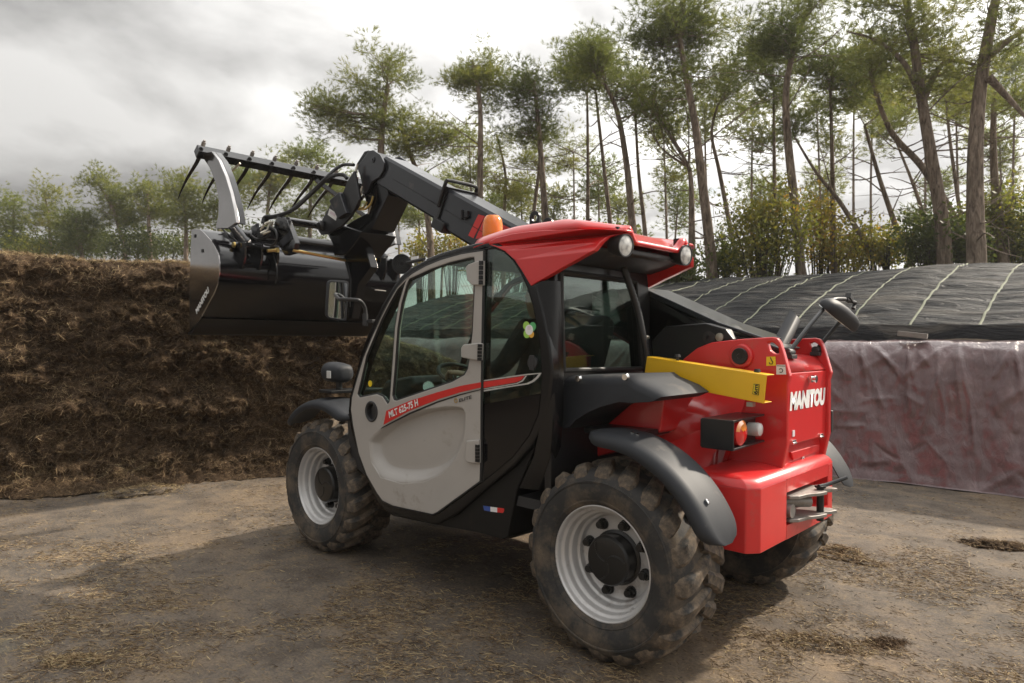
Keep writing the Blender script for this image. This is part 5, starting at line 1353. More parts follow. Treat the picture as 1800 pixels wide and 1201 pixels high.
# boom head
headp = [(1.780, 2.972), (1.844, 2.976), (1.908, 2.929), (1.989, 2.876), (2.001, 2.854), (1.939, 2.791), (1.930, 2.709), (1.905, 2.629), (1.856, 2.637), (1.801, 2.709), (1.739, 2.727), (1.693, 2.734), (1.639, 2.781), (1.625, 2.838), (1.687, 2.918)]
mb = MB(); mb.prism(headp, 'y', -.318, -.295); mb.build('boom_head', 'boom_paint', TH, bevel=.005)
mb = MB(); mb.prism(headp, 'y', -.045, -.022); hh = mb.build('boom_head', 'boom_paint', TH, bevel=.005)
nose = [(1.893, 2.998), (1.950, 2.999), (2.073, 2.904), (2.014, 2.807), (1.946, 2.628), (1.888, 2.476), (1.968, 2.375), (2.093, 2.359), (1.992, 2.320), (1.831, 2.332), (1.616, 2.583), (1.632, 2.654), (1.725, 2.724), (1.665, 2.845)]
mb = MB(); mb.prism(nose, 'y', -.285, -.055); mb.build('boom_nose', 'bucket_black', TH, bevel=.008)
c_ = (1.773, -0.020, 2.890)
mb = MB(); mb.lathe([(.024, 0), (.024, .008), (.018, .010), (.010, .010), (.010, .004), (.0005, .004)], (c_[0], -.024, c_[2]), (0, 1, 0), 20); mb.build('head_bolt', 'boom_paint', hh)
mb = MB(); mb.prism([(1.831, 2.346), (1.952, 2.311), (2.136, 2.329), (2.223, 2.407), (2.077, 2.445), (1.872, 2.483)], 'y', -.27, -.06); mb.build('boom_nose', 'bucket_black', TH, bevel=.008)
# hydraulic fittings at the head
rnd = random.Random(4)
fit = [(1.956, 0.020, 2.824), (1.972, 0.020, 2.769), (1.946, 0.020, 2.718), (1.971, 0.020, 2.665), (1.929, 0.020, 2.607), (1.945, 0.020, 2.566), (1.889, 0.020, 2.634)]
for i, c in enumerate(fit):
    c = Vector(c); d = Vector((rnd.uniform(-.4, .4), rnd.uniform(-.2, .4), 1)).normalized()
    mb = MB(); mb.cyl(c-d*.03, c+d*.03, .011, n=6); mb.cyl(c-d*.05, c-d*.03, .015, n=10); mb.cyl(c+d*.03, c+d*.05, .008, n=10); mb.build('hydraulic_fitting', 'zinc', TH)
for pts in ([(1.885, -0.040, 2.563), (1.911, -0.030, 2.522), (1.962, -0.020, 2.517), (1.982, 0.000, 2.555)], [(1.798, -0.040, 2.598), (1.829, -0.040, 2.541), (1.894, -0.030, 2.501), (1.949, 0.000, 2.503)]):
    mb = MB(); mb.tube(smooth_path(pts, 5), .009, 8); mb.build('hydraulic_pipe', 'gold_zinc', TH)
for u0, u1 in (((1.849, -0.060, 2.528), (1.888, -0.060, 2.466)), ((1.829, -0.080, 2.528), (1.860, -0.080, 2.461)), ((2.144, -0.100, 2.394), (2.196, -0.100, 2.375))):
    mb = MB(); mb.cyl(u0, u1, .012, n=10); mb.build('hydraulic_pipe', 'zinc', TH)
# coupler
XB_ = 2.35
cpl = [(1.930, 2.812), (2.028, 2.738), (2.095, 2.647), (2.250, 2.600), (2.356, 2.510), (2.447, 2.426), (2.483, 2.380), (2.427, 2.329), (2.318, 2.329), (2.109, 2.370), (1.975, 2.436), (1.910, 2.499), (1.846, 2.566)]
mb = MB(); mb.prism(cpl, 'y', .035, .06); cp = mb.build('coupler', 'black_paint', TH, bevel=.006)
mb = MB(); mb.prism(cpl, 'y', -.40, -.375); mb.build('coupler_plate', 'black_paint', cp, bevel=.006)
mb = MB(); fa = [(2.241, 2.599), (2.086, 2.651), (1.975, 2.460), (2.109, 2.428)]; 
mb.prism(fa, 'y', .055, .10); mb.build('coupler_plate', 'boom_paint', cp, bevel=.008)
c_ = (2.403, 0.070, 2.405); mb = MB(); mb.lathe([(.0005, .05), (.028, .05), (.032, .04), (.045, .03), (.045, -.5)], (c_[0], .05, c_[2]), (0, 1, 0), 24); mb.build('coupler_pin', 'black_paint', cp)
mb = MB(); mb.prism([(2.287, 2.541), (2.164, 2.482), (2.189, 2.427), (2.314, 2.490)], 'y', .061, .064); s_ = mb.build('sticker', 'white_print', cp)
mb = MB(); mb.prism([(2.266, 2.518), (2.187, 2.482), (2.200, 2.462), (2.279, 2.498)], 'y', .0645, .0655); mb.build('sticker_print', 'pink_print', s_)
mb = MB(); mb.prism([(2.456, 2.382), (2.232, 2.408), (1.894, 2.310), (1.975, 2.237), (2.125, 2.139), (2.317, 2.144), (2.336, 2.245)], 'y', -.36, .0); mb.build('coupler_frame', 'bucket_black', cp, bevel=.01)
mb = MB(); mb.prism([(2.383, 2.209), (2.037, 2.239), (1.936, 2.027), (2.117, 1.891), (2.217, 1.598), (2.270, 1.599), (2.238, 1.897)], 'y', -.20, -.12); mb.build('coupler_frame', 'bucket_black', cp, bevel=.006)
# second hook plate towards the left of the coupler
hk = [(2.639, 2.478), (2.483, 2.431), (2.397, 2.316), (2.332, 2.214), (2.368, 2.136), (2.509, 2.128), (2.616, 2.230), (2.707, 2.337), (2.688, 2.424)]
mb = MB(); mb.prism(hk, 'y', .31, .36); mb.build('coupler_hook', 'black_gloss', cp, bevel=.006)
mb = MB(); mb.prism([(2.578, 2.260), (2.417, 2.322), (2.379, 2.256), (2.529, 2.202)], 'y', .36, .366); mb.build('hook_face', 'boom_paint', cp)
tb0 = (2.548, 0.340, 2.431); mb = MB(); mb.cyl((tb0[0], .35, tb0[2]), (tb0[0], -.50, tb0[2]), .034, n=24); mb.build('cross_tube', 'black_gloss', cp)
mb = MB(); mb.cyl((2.368, 0.360, 2.160), (2.317, -0.160, 2.111), .013, n=14); mb.build('lock_rod', 'gold_zinc', cp)
mb = MB(); mb.cyl((2.633, 0.450, 2.168), (2.626, 0.360, 2.182), .014, n=14); mb.cyl((2.637, 0.370, 2.182), (2.616, 0.360, 2.181), .020, n=14); mb.build('lock_rod', 'gold_zinc', cp)
# fan or camera lamp at the front of the cab roof
fn = Vector((0.979, 0.300, 1.953))
mb = MB()
for k in range(5):
    mb.lathe([(.016+.012*k, .0), (.020+.012*k, .004), (.024+.012*k, 0)], fn-Vector((.0, 0, 0)), (-.6, .8, 0), 22)
for k in range(10):
    a = 2*math.pi*k/10; e1_ = Vector((.8, .6, 0)); e2_ = Vector((0, 0, 1)); mb.tube([fn+(e1_*math.cos(a)+e2_*math.sin(a))*.012, fn+(e1_*math.cos(a)+e2_*math.sin(a))*.068], .003, 4)
mb.lathe([(.070, -.03), (.072, .0), (.066, .006)], fn, (-.6, .8, 0), 24); mb.lathe([(.0005, -.03), (.05, -.028), (.07, -.03)], fn, (-.6, .8, 0), 24)
mb.build('front_work_light', 'black_plastic', TH)
mb = MB(); mb.tube([Vector((0.915, 0.300, 1.957)), Vector((0.675, 0.350, 1.959))], .012, 8); mb.build('lamp_arm', 'black_plastic', TH)
mb = MB(); mb.box(Vector((0.845, 0.290, 1.981)), (.07, .01, .03)); mb.build('sticker', 'white_print', TH)

# ------------------------------------------------------------------ bucket with grapple
BL, BR = .785, -1.11
side_p = [(3.383, 2.381), (3.335, 2.388), (3.203, 2.372), (3.127, 2.336), (2.983, 2.254), (2.900, 2.193), (2.831, 2.121), (2.810, 2.055), (2.809, 1.964), (2.841, 1.877), (2.911, 1.802), (3.182, 1.589), (3.348, 1.480), (3.409, 1.465), (3.420, 1.874)]
mb = MB(); mb.prism(side_p, 'y', BL-.012, BL); bk = mb.build('bucket', 'plate_gloss', TH, bevel=.004)
mb = MB(); mb.prism(side_p, 'y', BR, BR+.012); mb.build('side_plate', 'black_gloss', bk, bevel=.004)
# back sheet: runs along the rear edge of the side plates with press-brake bends
edge = side_p[2:13]
inn = [(a+.018, b+.004) for a, b in edge]
mb = MB(); mb.prism([(a-.001, b) for a, b in edge]+inn[::-1], 'y', BR+.012, BL-.012); sheet = mb.build('back_sheet', 'bucket_black', bk, smooth=28)
# bolt-on cutting edge
ce = side_p[11:14]
mb = MB(); mb.prism([(ce[0][0]-.02, ce[0][1]-.0), (ce[1][0], ce[1][1]-.018), (ce[1][0]+.10, ce[1][1]-.035), (ce[1][0]+.10, ce[1][1]-.015)], 'y', BR, BL); mb.build('cutting_edge', 'black_paint', bk, bevel=.003)
# top torque tube along the lip
tp = side_p[2]
mb = MB(); mb.prism([(tp[0]-.02, tp[1]-.06), (tp[0]-.12, tp[1]-.12), (tp[0]-.20, tp[1]-.25), (tp[0]-.02, tp[1]-.2)], 'y', BR+.02, BL-.30); mb.build('back_stiffener', 'black_gloss', bk, bevel=.006)
mb = MB(); mb.cyl((tp[0]-.10, BR+.05, tp[1]-.02), (tp[0]-.10, BL-.25, tp[1]-.02), .050, n=24); mb.build('torque_tube', 'black_gloss', bk)
for c in ((3.298, 0.790, 2.321), (3.142, 0.790, 2.177)):
    mb = MB(); mb.box((c[0], BL+.004, c[2]), (.03, .008, .03)); mb.build('plate_bolt', 'black_paint', bk, bevel=.003)
# side lettering running up the plate
l0 = Vector((3.248, 0.787, 1.625)); l1 = Vector((2.996, 0.787, 1.820))
text('bucket_lettering', 'MANITOU', l0, l1-l0, (1, 0, .5), (l1-l0).length, .052, 'white_print', bk, shear=.1, bold=.05)
# two welded handles drawn on the back sheet
for pts in ([(3.220, 0.500, 1.907), (3.217, 0.470, 1.966), (3.221, 0.420, 1.975), (3.196, 0.340, 1.969)], [(2.803, -0.780, 1.910), (2.812, -0.920, 1.907)]):
    mb = MB(); mb.tube([Vector(p)+Vector((-.012, 0, 0)) for p in pts], .006, 6); mb.build('welded_handle', 'steel_grey', sheet)

# grapple
GX, GZ = 3.305, 3.075
gr = empty('grapple', None, None) if False else None
gy1, gy0 = .775, -1.09
Mg = Matrix.Rotation(R(35), 3, 'Y')
mb = MB(); mb.box((GX, (gy0+gy1)/2, GZ), (.085, gy1-gy0, .085), Mg); gb = mb.build('grapple', 'black_gloss', TH, bevel=.006)
tine_pts = [(GX+.03, GZ-.03), (GX+.14, GZ-.10), (GX+.26, GZ-.20), (GX+.36, GZ-.29), (GX+.44, GZ-.375)]
tine_pts = [(3.307, 3.063), (3.379, 3.004), (3.489, 2.945), (3.614, 2.876), (3.730, 2.793), (3.808, 2.724)]
def tine_mesh():
    mb = MB(); pts = smooth_path([(a, 0, b) for a, b in tine_pts], 3); n = len(pts)
    rings = []
    for i, p in enumerate(pts):
        f = i/(n-1); w = .030*(1-f)**.6+.003; h = .020*(1-f)**.6+.002
        d = (pts[min(i+1, n-1)]-pts[max(i-1, 0)]).normalized(); nr = Vector((-d.z, 0, d.x))
        rings.append([p+nr*w, p+Vector((0, h, 0)), p-nr*w, p-Vector((0, h, 0))])
    mb.loft(rings); return mb.mesh('tine', 30)
TM = tine_mesh(); TM.materials.append(MATS['black_gloss'])
mb = MB(); mb.cyl((-.02, 0, .02), (-.045, 0, .05), .020, n=6); mb.cyl((-.045, 0, .05), (-.055, 0, .062), .012, n=8); NM = mb.mesh('tine_nut'); NM.materials.append(MATS['steel_grey'])
for k in range(9):
    y = .735 - .226*k
    tq = link('tine', TM, gb); tq.location = (0, y, 0)
    nn_ = link('tine_nut', NM, gb); nn_.location = (GX-.02, y, GZ+.03)
# curved arms carrying the bar
arm_o = [(3.379, 3.063), (3.283, 3.076), (3.166, 3.065), (3.029, 2.962), (2.895, 2.802), (2.797, 2.643), (2.721, 2.480), (2.689, 2.381), (2.846, 2.350), (3.089, 2.376), (3.034, 2.478), (3.025, 2.616), (3.094, 2.784), (3.211, 2.927)]
for y in (.665, -.98):
    mb = MB(); mb.prism(arm_o, 'y', y, y+.035); a_o = mb.build('grapple_arm', 'plate_gloss', gb, bevel=.006)
    # flange along the rear edge
    ed = arm_o[2:8]
    mb = MB(); mb.prism([(a+.0, b) for a, b in ed]+[(a+.022, b-.004) for a, b in ed[::-1]], 'y', y-.05, y+.001); mb.build('arm_flange', 'black_gloss', gb, smooth=30)
# diagonal braces to the right arm
mb = MB(); mb.tube([(GX, -.42, GZ-.05), (2.95, -.86, 2.62)], .026, 4); mb.build('grapple_brace', 'black_gloss', gb)
mb = MB(); mb.tube([(3.422, 0.450, 2.935), (3.253, 0.400, 3.032)], .010, 6); mb.build('grease_pipe', 'zinc', gb)
# cylinders that close the grapple
for dy in (0, -1.47):
    p0 = Vector((3.021, 0.600, 2.431))+Vector((0, dy, 0)); p1 = Vector((2.896, 0.520, 2.268))+Vector((0, dy, 0))
    mb = MB(); mb.cyl(p0, p1, .040, n=20); mb.cyl(p1, p1+(p1-p0).normalized()*.03, .046, n=20); mb.cyl(p0-(p1-p0).normalized()*.10, p0, .022, n=14); mb.build('grapple_cylinder', 'boom_paint', bk)
    q = Vector((3.099, 0.600, 2.464))+Vector((0, dy, 0)); mb = MB(); mb.lathe([(.0005, .05), (.022, .05), (.03, .04), (.03, -.08)], q, (0, 1, 0), 16); mb.build('grapple_pin', 'black_paint', bk)
    # pivot brackets: pointed plates welded down the back of the bucket
    for (yy, col) in ((.60, 0), (.45, 0), (.30, 0)):
        br = [(2.971, 2.265), (2.739, 2.234), (2.738, 2.116), (2.788, 2.012), (2.841, 2.124), (2.926, 2.131), (3.012, 2.047), (3.035, 2.170)]
        ox = dy+yy-.52
        mb = MB(); mb.prism(br, 'y', .50+ox, .52+ox); mb.build('grapple_bracket', 'black_gloss', bk, bevel=.004)
    q0 = Vector((2.887, 0.560, 2.223))+Vector((0, dy, 0))
    mb = MB(); mb.cyl((q0.x, q0.y+.06, q0.z), (q0.x, q0.y-.34, q0.z), .030, n=18); mb.build('bracket_tube', 'black_gloss', bk)
    mb = MB(); mb.lathe([(.0005, .075), (.022, .075), (.028, .06), (.028, .04)], (q0.x, q0.y, q0.z), (0, 1, 0), 18); mb.build('bracket_pin', 'gold_zinc', bk)
# sloping gusset plates on the back corners
gs = [(3.388, 2.377), (3.120, 2.361), (2.909, 2.181), (2.865, 2.031), (2.929, 2.035), (3.062, 2.154), (3.292, 2.265)]
for y in (.60, -.90):
    mb = MB(); mb.prism(gs, 'y', y-.012, y); mb.build('gusset_plate', 'black_gloss', bk, bevel=.003)
# valve block and hoses
vb = Vector((2.751, 0.400, 2.337))
mb = MB(); mb.box(vb, (.10, .12, .10)); mb.build('valve_block', 'black_paint', bk, bevel=.008)
rnd = random.Random(8)
for k in range(7):
    c = vb + Vector((rnd.uniform(-.06, .02), rnd.uniform(-.08, .08), rnd.uniform(-.03, .09))); d = Vector((rnd.uniform(-1, .3), rnd.uniform(-.6, .6), rnd.uniform(.1, 1))).normalized()
    mb = MB(); mb.cyl(c, c+d*.05, .011, n=6); mb.cyl(c+d*.05, c+d*.07, .008, n=8); mb.build('hydraulic_fitting', 'zinc', bk)
mb = MB(); mb.prism([(3.005, 2.411), (2.878, 2.438), (2.877, 2.347), (2.962, 2.325)], 'y', .40, .42); mb.build('valve_cover', 'boom_paint', bk, bevel=.004)
def hose(pts, r_=.013):
    mb = MB(); mb.tube(smooth_path(pts, 7), r_, 8); return mb.build('hydraulic_hose', 'hose_rubber', TH, smooth=60)
hose([(2.814, 0.400, 2.433), (2.812, 0.380, 2.486), (2.696, 0.340, 2.488), (2.514, 0.280, 2.528), (2.373, 0.200, 2.649), (2.236, 0.120, 2.778), (2.200, 0.060, 2.817), (2.140, 0.020, 2.815), (2.104, 0.010, 2.782)], .017)
hose([(2.832, 0.380, 2.418), (2.810, 0.360, 2.473), (2.622, 0.300, 2.499), (2.431, 0.220, 2.620), (2.248, 0.140, 2.772), (2.218, 0.060, 2.864), (2.172, 0.000, 2.911), (2.019, 0.000, 2.885)], .014)
hose([(2.681, 0.400, 2.379), (2.555, 0.420, 2.339), (2.525, 0.420, 2.264), (2.592, 0.420, 2.217), (2.693, 0.440, 2.228)], .011)
hose([(2.944, 0.450, 2.340), (2.838, 0.450, 2.290), (2.733, 0.430, 2.282), (2.653, 0.420, 2.315)], .011)
hose([(3.201, 0.600, 2.420), (3.153, 0.580, 2.366), (3.083, 0.550, 2.312), (3.014, 0.520, 2.259)], .009)
hose([(1.888, 0.020, 2.601), (1.905, 0.030, 2.522), (1.972, 0.040, 2.481), (1.999, 0.050, 2.540), (1.974, 0.040, 2.633)], .012)
hose([(2.818, 0.300, 2.188), (2.777, 0.300, 2.109), (2.726, 0.310, 1.995), (2.756, 0.310, 1.906)], .006)
hose([(2.837, 0.300, 2.089), (2.880, 0.310, 2.030), (2.889, 0.310, 1.903), (2.909, 0.310, 1.827)], .006)
hose([(2.262, -0.100, 2.087), (2.241, -0.110, 1.997), (2.229, -0.120, 1.897), (2.236, -0.120, 1.698)], .007)

# ------------------------------------------------------------------ trees
def foliage_mat(name, stops, trans=(.25, .30, .06), tw=.45):
    m = bpy.data.materials.new(name); m.use_nodes = True; MATS[name] = m
    t = m.node_tree; t.nodes.clear()
    o = t.nodes.new('ShaderNodeOutputMaterial'); df = t.nodes.new('ShaderNodeBsdfPrincipled'); tl = t.nodes.new('ShaderNodeBsdfTranslucent'); mxs = t.nodes.new('ShaderNodeMixShader')
    df.inputs['Roughness'].default_value = .55; df.inputs['Specular IOR Level'].default_value = .35
    at = t.nodes.new('ShaderNodeAttribute'); at.attribute_name = 'tone'
    c = ramp(t, at.outputs['Fac'], stops)
    t.links.new(c, df.inputs['Base Color'])
    t.links.new(mixc(t, 1.0, c, trans, 'MULTIPLY'), tl.inputs[0])
    mxs.inputs[0].default_value = tw
    t.links.new(df.outputs[0], mxs.inputs[1]); t.links.new(tl.outputs[0], mxs.inputs[2]); t.links.new(mxs.outputs[0], o.inputs[0])
foliage_mat('pine_needles', [(0.0, (.050, .066, .026)), (.45, (.118, .135, .048)), (.8, (.215, .205, .070)), (1.0, (.27, .225, .080))], (1.8, 1.8, .9), .52)
foliage_mat('sunlit_needles', [(0.0, (.065, .085, .032)), (.5, (.125, .145, .050)), (1.0, (.22, .205, .070))], (1.7, 1.8, 1.0), .5)
foliage_mat('autumn_leaves', [(0.0, (.055, .075, .022)), (.5, (.150, .155, .040)), (.8, (.25, .20, .045)), (1.0, (.30, .17, .05))], (1.7, 1.7, .9), .5)
foliage_mat('shrub_leaves', [(0.0, (.024, .036, .013)), (.5, (.062, .078, .024)), (1.0, (.145, .145, .04))], (1.5, 1.6, .8), .42)
def bark(name, dark, mid, light):
    m, t, b, NN, LL = node_mat(name)
    tcn = NN('ShaderNodeTexCoord'); mp = NN('ShaderNodeMapping'); mp.inputs['Scale'].default_value = (16, 16, 3.2); LL(tcn.outputs['Object'], mp.inputs[0])
    a = noise_tex(t, mp.outputs[0], 1.0, 7, .65, .9); g = noise_tex(t, tcn.outputs['Object'], .9, 4, .6)
    c = ramp(t, a, [(.34, dark), (.5, mid), (.68, light)])
    LL(mixc(t, .6, c, ramp(t, g, [(.3, (.65, .62, .58)), (.7, (1.3, 1.25, 1.2))]), 'MULTIPLY'), b.inputs['Base Color'])
    b.inputs['Roughness'].default_value = .95; b.inputs['Specular IOR Level'].default_value = .15
    bp = NN('ShaderNodeBump'); bp.inputs['Strength'].default_value = 1.0; bp.inputs['Distance'].default_value = .05; LL(a, bp.inputs['Height']); LL(bp.outputs[0], b.inputs['Normal'])
bark('pine_bark', (.075, .055, .041), (.205, .163, .128), (.36, .295, .235))
bark('ivy_bark', (.03, .03, .018), (.075, .07, .045), (.12, .11, .075))

def needle_template(n_tuft, n_need, rad, ln, wd, seed, up=.35):
    r = np.random.default_rng(seed); V = []
    for _ in range(n_tuft):
        d = r.normal(size=3); d /= np.linalg.norm(d); d[2] = d[2]*.85 + .12
        c = d*rad*r.uniform(.35, 1.0)*np.array([1, 1, .75])
        ax = d*np.array([1, 1, .6]) + np.array([0, 0, up]); ax /= np.linalg.norm(ax)
        for _ in range(n_need):
            q = ax + r.normal(size=3)*.55; q /= np.linalg.norm(q)
            s = np.cross(q, r.normal(size=3)); s /= np.linalg.norm(s)+1e-9
            l = ln*r.uniform(.7, 1.2); b = c + ax*r.uniform(-.05, .05)
            V += [b - s*wd*.5, b + s*wd*.5, b + q*l]
    return np.array(V)
def leaf_template(n, rad, sz, seed):
    r = np.random.default_rng(seed); V = []
    for _ in range(n):
        d = r.normal(size=3); d /= np.linalg.norm(d); c = d*rad*r.uniform(.2, 1)**.6
        a = r.normal(size=3); a /= np.linalg.norm(a); b = np.cross(a, r.normal(size=3)); b /= np.linalg.norm(b)
        s = sz*r.uniform(.6, 1.2)
        V += [c-a*s, c+b*s*.55, c+a*s, c-a*s, c+a*s, c-b*s*.55]
    return np.array(V)
PINE_T = [needle_template(20, 16, .40, .105, .0088, s) for s in range(8)]
PINE_F = [needle_template(16, 10, .50, .17, .020, 50+s) for s in range(6)]       # for far trees: fewer, broader
LEAF_T = [leaf_template(30, .34, .040, s) for s in range(6)]

def cloud_mesh(name, centres, scales, tones, temps, matname, flat=1.0):
    r = RNG; VS = []; TS = []
    for c, s, tn in zip(centres, scales, tones):
        T = temps[r.integers(len(temps))]; a = r.uniform(0, 6.283); ca, sa = math.cos(a), math.sin(a)
        V = T @ np.array([[ca, sa, 0], [-sa, ca, 0], [0, 0, 1]])
        V = V*s*np.array([1, 1, flat]) + c
        VS.append(V)
        k = len(T)//3
        TS.append(np.repeat(np.clip(tn + r.normal(size=k)*.10, 0, 1), 3))
    V = np.concatenate(VS); tn = np.concatenate(TS); n = len(V)
    me = bpy.data.meshes.new(name)
    me.vertices.add(n); me.vertices.foreach_set('co', V.ravel())
    me.loops.add(n); me.loops.foreach_set('vertex_index', np.arange(n))
    me.polygons.add(n//3); me.polygons.foreach_set('loop_start', np.arange(0, n, 3))
    at = me.attributes.new('tone', 'FLOAT', 'POINT'); at.data.foreach_set('value', tn)
    me.materials.append(MATS[matname]); me.update()
    return me

def sampled(path, f):
    f = f*(len(path)-1); i = min(int(f), len(path)-2); return path[i].lerp(path[i+1], f-i)

def pine(label, trunk, r0, crowns, dens=1.0, far=False, needles='pine_needles', dead=6, group='pine trees standing behind the clamps', seed=0, bark='pine_bark', forks=(), tip=.35, name='pine_tree', tone=.42, csize=1.0, dead_len=1.0):
    rnd = random.Random(seed*31+7)
    base = Vector((trunk[0][0], trunk[0][1], 0.0))
    root = empty(name, label, 'pine tree', base, group)
    tp = [Vector(p) for p in trunk]
    d0 = (tp[0]-tp[1]) if len(tp) > 1 else Vector((0, 0, -1))
    # run the trunk down to the ground
    low = Vector((tp[0].x + (d0.x/max(.2, -d0.z))*tp[0].z*.6, tp[0].y, -.05)) if d0.z < 0 else Vector((tp[0].x, tp[0].y, -.05))
    rad0 = tp[0].copy()
    # give the trunk a little sway out of the picture plane
    pts = [low] + tp
    sw = rnd.uniform(-.5, .5)
    view = Vector((_f.x, _f.y, 0)).normalized()
    for i, p in enumerate(pts): pts[i] = p + view*sw*math.sin(i/(len(pts)-1)*2.2)
    path = smooth_path(pts, 6); m_ = len(path)
    r0 *= .86
    rs = [r0*(1.12 if i == 0 else 1)*(1-(1-tip)*(i/(m_-1))**1.15) for i in range(m_)]
    mb = MB(); mb.tube([p-base for p in path], rs, 9 if not far else 6)
    for fk in forks:
        fp = smooth_path([Vector(q)+view*sw*.5 for q in fk], 6); rr = r0*.42
        mb.tube([p-base for p in fp], [rr*(1-.8*i/(len(fp)-1)) for i in range(len(fp))], 7)
    C = []; S_ = []; T_ = []
    for (cx, cy, cz, rx, rz) in crowns:
        vol = rx*rx*rz; n = max(8, int((30 + 38*vol**.80)*dens))
        nb = max(3, n//6); limbs = []
        for _ in range(nb):   # limb ends, each carrying a small family of clumps
            for _try in range(20):
                d = Vector((rnd.gauss(0, 1), rnd.gauss(0, 1), rnd.gauss(.15, 1))).normalized(); k = rnd.uniform(.45, 1.0)
                break
            limbs.append(Vector((cx+d.x*rx*k*.92, cy+d.y*rx*k*.92, cz+d.z*rz*k*.92)))
        for e in limbs:
            # start on the trunk below the limb end
            bi = min(range(m_), key=lambda i: abs(path[i].z-(e.z-.35*rx*rnd.uniform(.4, 1.2))) + .25*(path[i]-e).length)
            st = path[bi]; ln = (e-st).length
            mid = st.lerp(e, .5) + Vector((rnd.gauss(0, .10), rnd.gauss(0, .10), rnd.uniform(-.16, .06)))*ln
            br = max(.010, min(rs[bi]*.55, .011*ln+.008))
            bp2 = smooth_path([st, mid, e], 4)
            mb.tube([p-base for p in bp2], [br*(1-.75*i/(len(bp2)-1)) for i in range(len(bp2))], 5 if not far else 4, caps=False)
            for _ in range(rnd.choice((5, 6, 7))):
                f = rnd.uniform(.55, 1.05); q = sampled(bp2, min(f, 1)) + Vector((rnd.gauss(0, .42), rnd.gauss(0, .42), rnd.gauss(.08, .30)))*min(1.15, .35+rx*.45)
                if not far and rnd.random() < .6: mb.tube([sampled(bp2, min(f, .95)*.85)-base, q-base], [br*.35, .005], 3, caps=False)
                C.append(np.array(q-base)); S_.append(rnd.uniform(.55, 1.25)*csize*(1 if not far else 1.15))
                h = (q.z-cz)/max(rz, .1)
                T_.append(tone + .16*noise.noise(q*.8) + rnd.gauss(0, .10))
    # dead snags on the bare trunk
    for _ in range(dead):
        f = rnd.uniform(.22, .8); st = sampled(path, f); a = rnd.uniform(0, 6.283); ln = rnd.uniform(.4, 1.6)*dead_len
        d = Vector((math.cos(a), math.sin(a), rnd.uniform(-.15, .6)))
        e = st+d*ln; mid = st+d*ln*.5+Vector((0, 0, rnd.uniform(-.15, .1)))*ln; bp2 = smooth_path([st, mid, e], 3)
        mb.tube([p-base for p in bp2], [.018*(1-.7*i/(len(bp2)-1)) for i in range(len(bp2))], 4, caps=False)
        for _k in range(rnd.choice((1, 2, 3))):
            f2 = rnd.uniform(.3, .9); s2 = sampled(bp2, f2); e2 = s2+Vector((d.x+rnd.gauss(0, .6), d.y+rnd.gauss(0, .6), rnd.gauss(.1, .4)))*ln*.35
            mb.tube([s2-base, e2-base], [.008, .004], 3, caps=False)
    mb.build('trunk', bark, root, smooth=60, recalc=False)
    if C:
        me = cloud_mesh('crown', C, S_, T_, PINE_F if far else PINE_T, needles, .9)
        link('crown', me, root)
    return root

def shrub(label, c, rx, rz, n, matname='autumn_leaves', cat='shrub', group='shrubs and saplings under the pines', seed=0, name='shrub', sz=1.0, tone=.5, stems=5):
    n = int(n*.62); rnd = random.Random(seed*17+3); base = Vector((c[0], c[1], 0)); root = empty(name, label, cat, base, group)
    mb = MB(); C = []; S_ = []; T_ = []
    for _ in range(n):
        d = Vector((rnd.gauss(0, 1), rnd.gauss(0, 1), rnd.gauss(0, 1))).normalized(); k = rnd.uniform(.1, 1.15)**.6
        q = Vector((d.x*rx*k, d.y*rx*k, c[2]+d.z*rz*k)); f = .85+.8*noise.noise(q*1.3+Vector((seed, 0, 0)))
        q = Vector((q.x*f, q.y*f, c[2]+(q.z-c[2])*f))
        C.append(np.array(q)); S_.append(rnd.uniform(.7, 1.3)*sz); T_.append(tone+.25*noise.noise(q*1.3)+rnd.gauss(0, .12))
        if rnd.random() < .35: mb.tube([Vector((q.x*.3, q.y*.3, max(.1, q.z*.55))), Vector((q.x*.7, q.y*.7, q.z*.85)), q], [.016, .009, .004], 3, caps=False)
    for _ in range(stems):
        e = Vector((rnd.gauss(0, .3)*rx, rnd.gauss(0, .3)*rx, c[2]+rz*rnd.uniform(-.2, .7))); mb.tube(smooth_path([Vector((rnd.gauss(0, .1), rnd.gauss(0, .1), -.05)), Vector((e.x*.4, e.y*.4, e.z*.5)), e], 4), [.035*(1-.08*i) for i in range(9)], 5)
    mb.build('stem', 'ivy_bark', root, recalc=False)
    link('foliage', cloud_mesh('foliage', C, S_, T_, LEAF_T, matname), root)
    return root

# --- tree group above the silage heap
pine('bushy bright green pine at the left end of the row over the silage heap', [(40.777, -5.159, 5.320), (40.746, -5.195, 7.100), (40.712, -5.232, 8.584)], .16, [(40.792, -5.154, 7.544, 1.424, 1.632)] + [(40.199, -5.702, 6.511, 0.890, 0.890)], .8, True, 'sunlit_needles', 2, seed=1, tone=.6)
pine('thin sparse pine with a pale trunk second from the left over the silage heap', [(39.301, -6.534, 5.333), (39.402, -6.448, 7.409), (39.586, -6.282, 9.039)], .13, [(39.345, -6.506, 8.596, 0.949, 0.831)] + [(39.009, -6.813, 7.115, 1.009, 0.712)], .55, True, seed=2, dead=8, tone=.6)
pine('low dark rounded pine between the thin pine and the forked pine over the heap', [(35.643, -7.207, 5.127), (35.753, -7.109, 6.247), (35.862, -7.011, 7.227)], .15, [(35.960, -6.917, 6.525, 1.457, 1.065)], 1.3, True, seed=3, tone=.30)
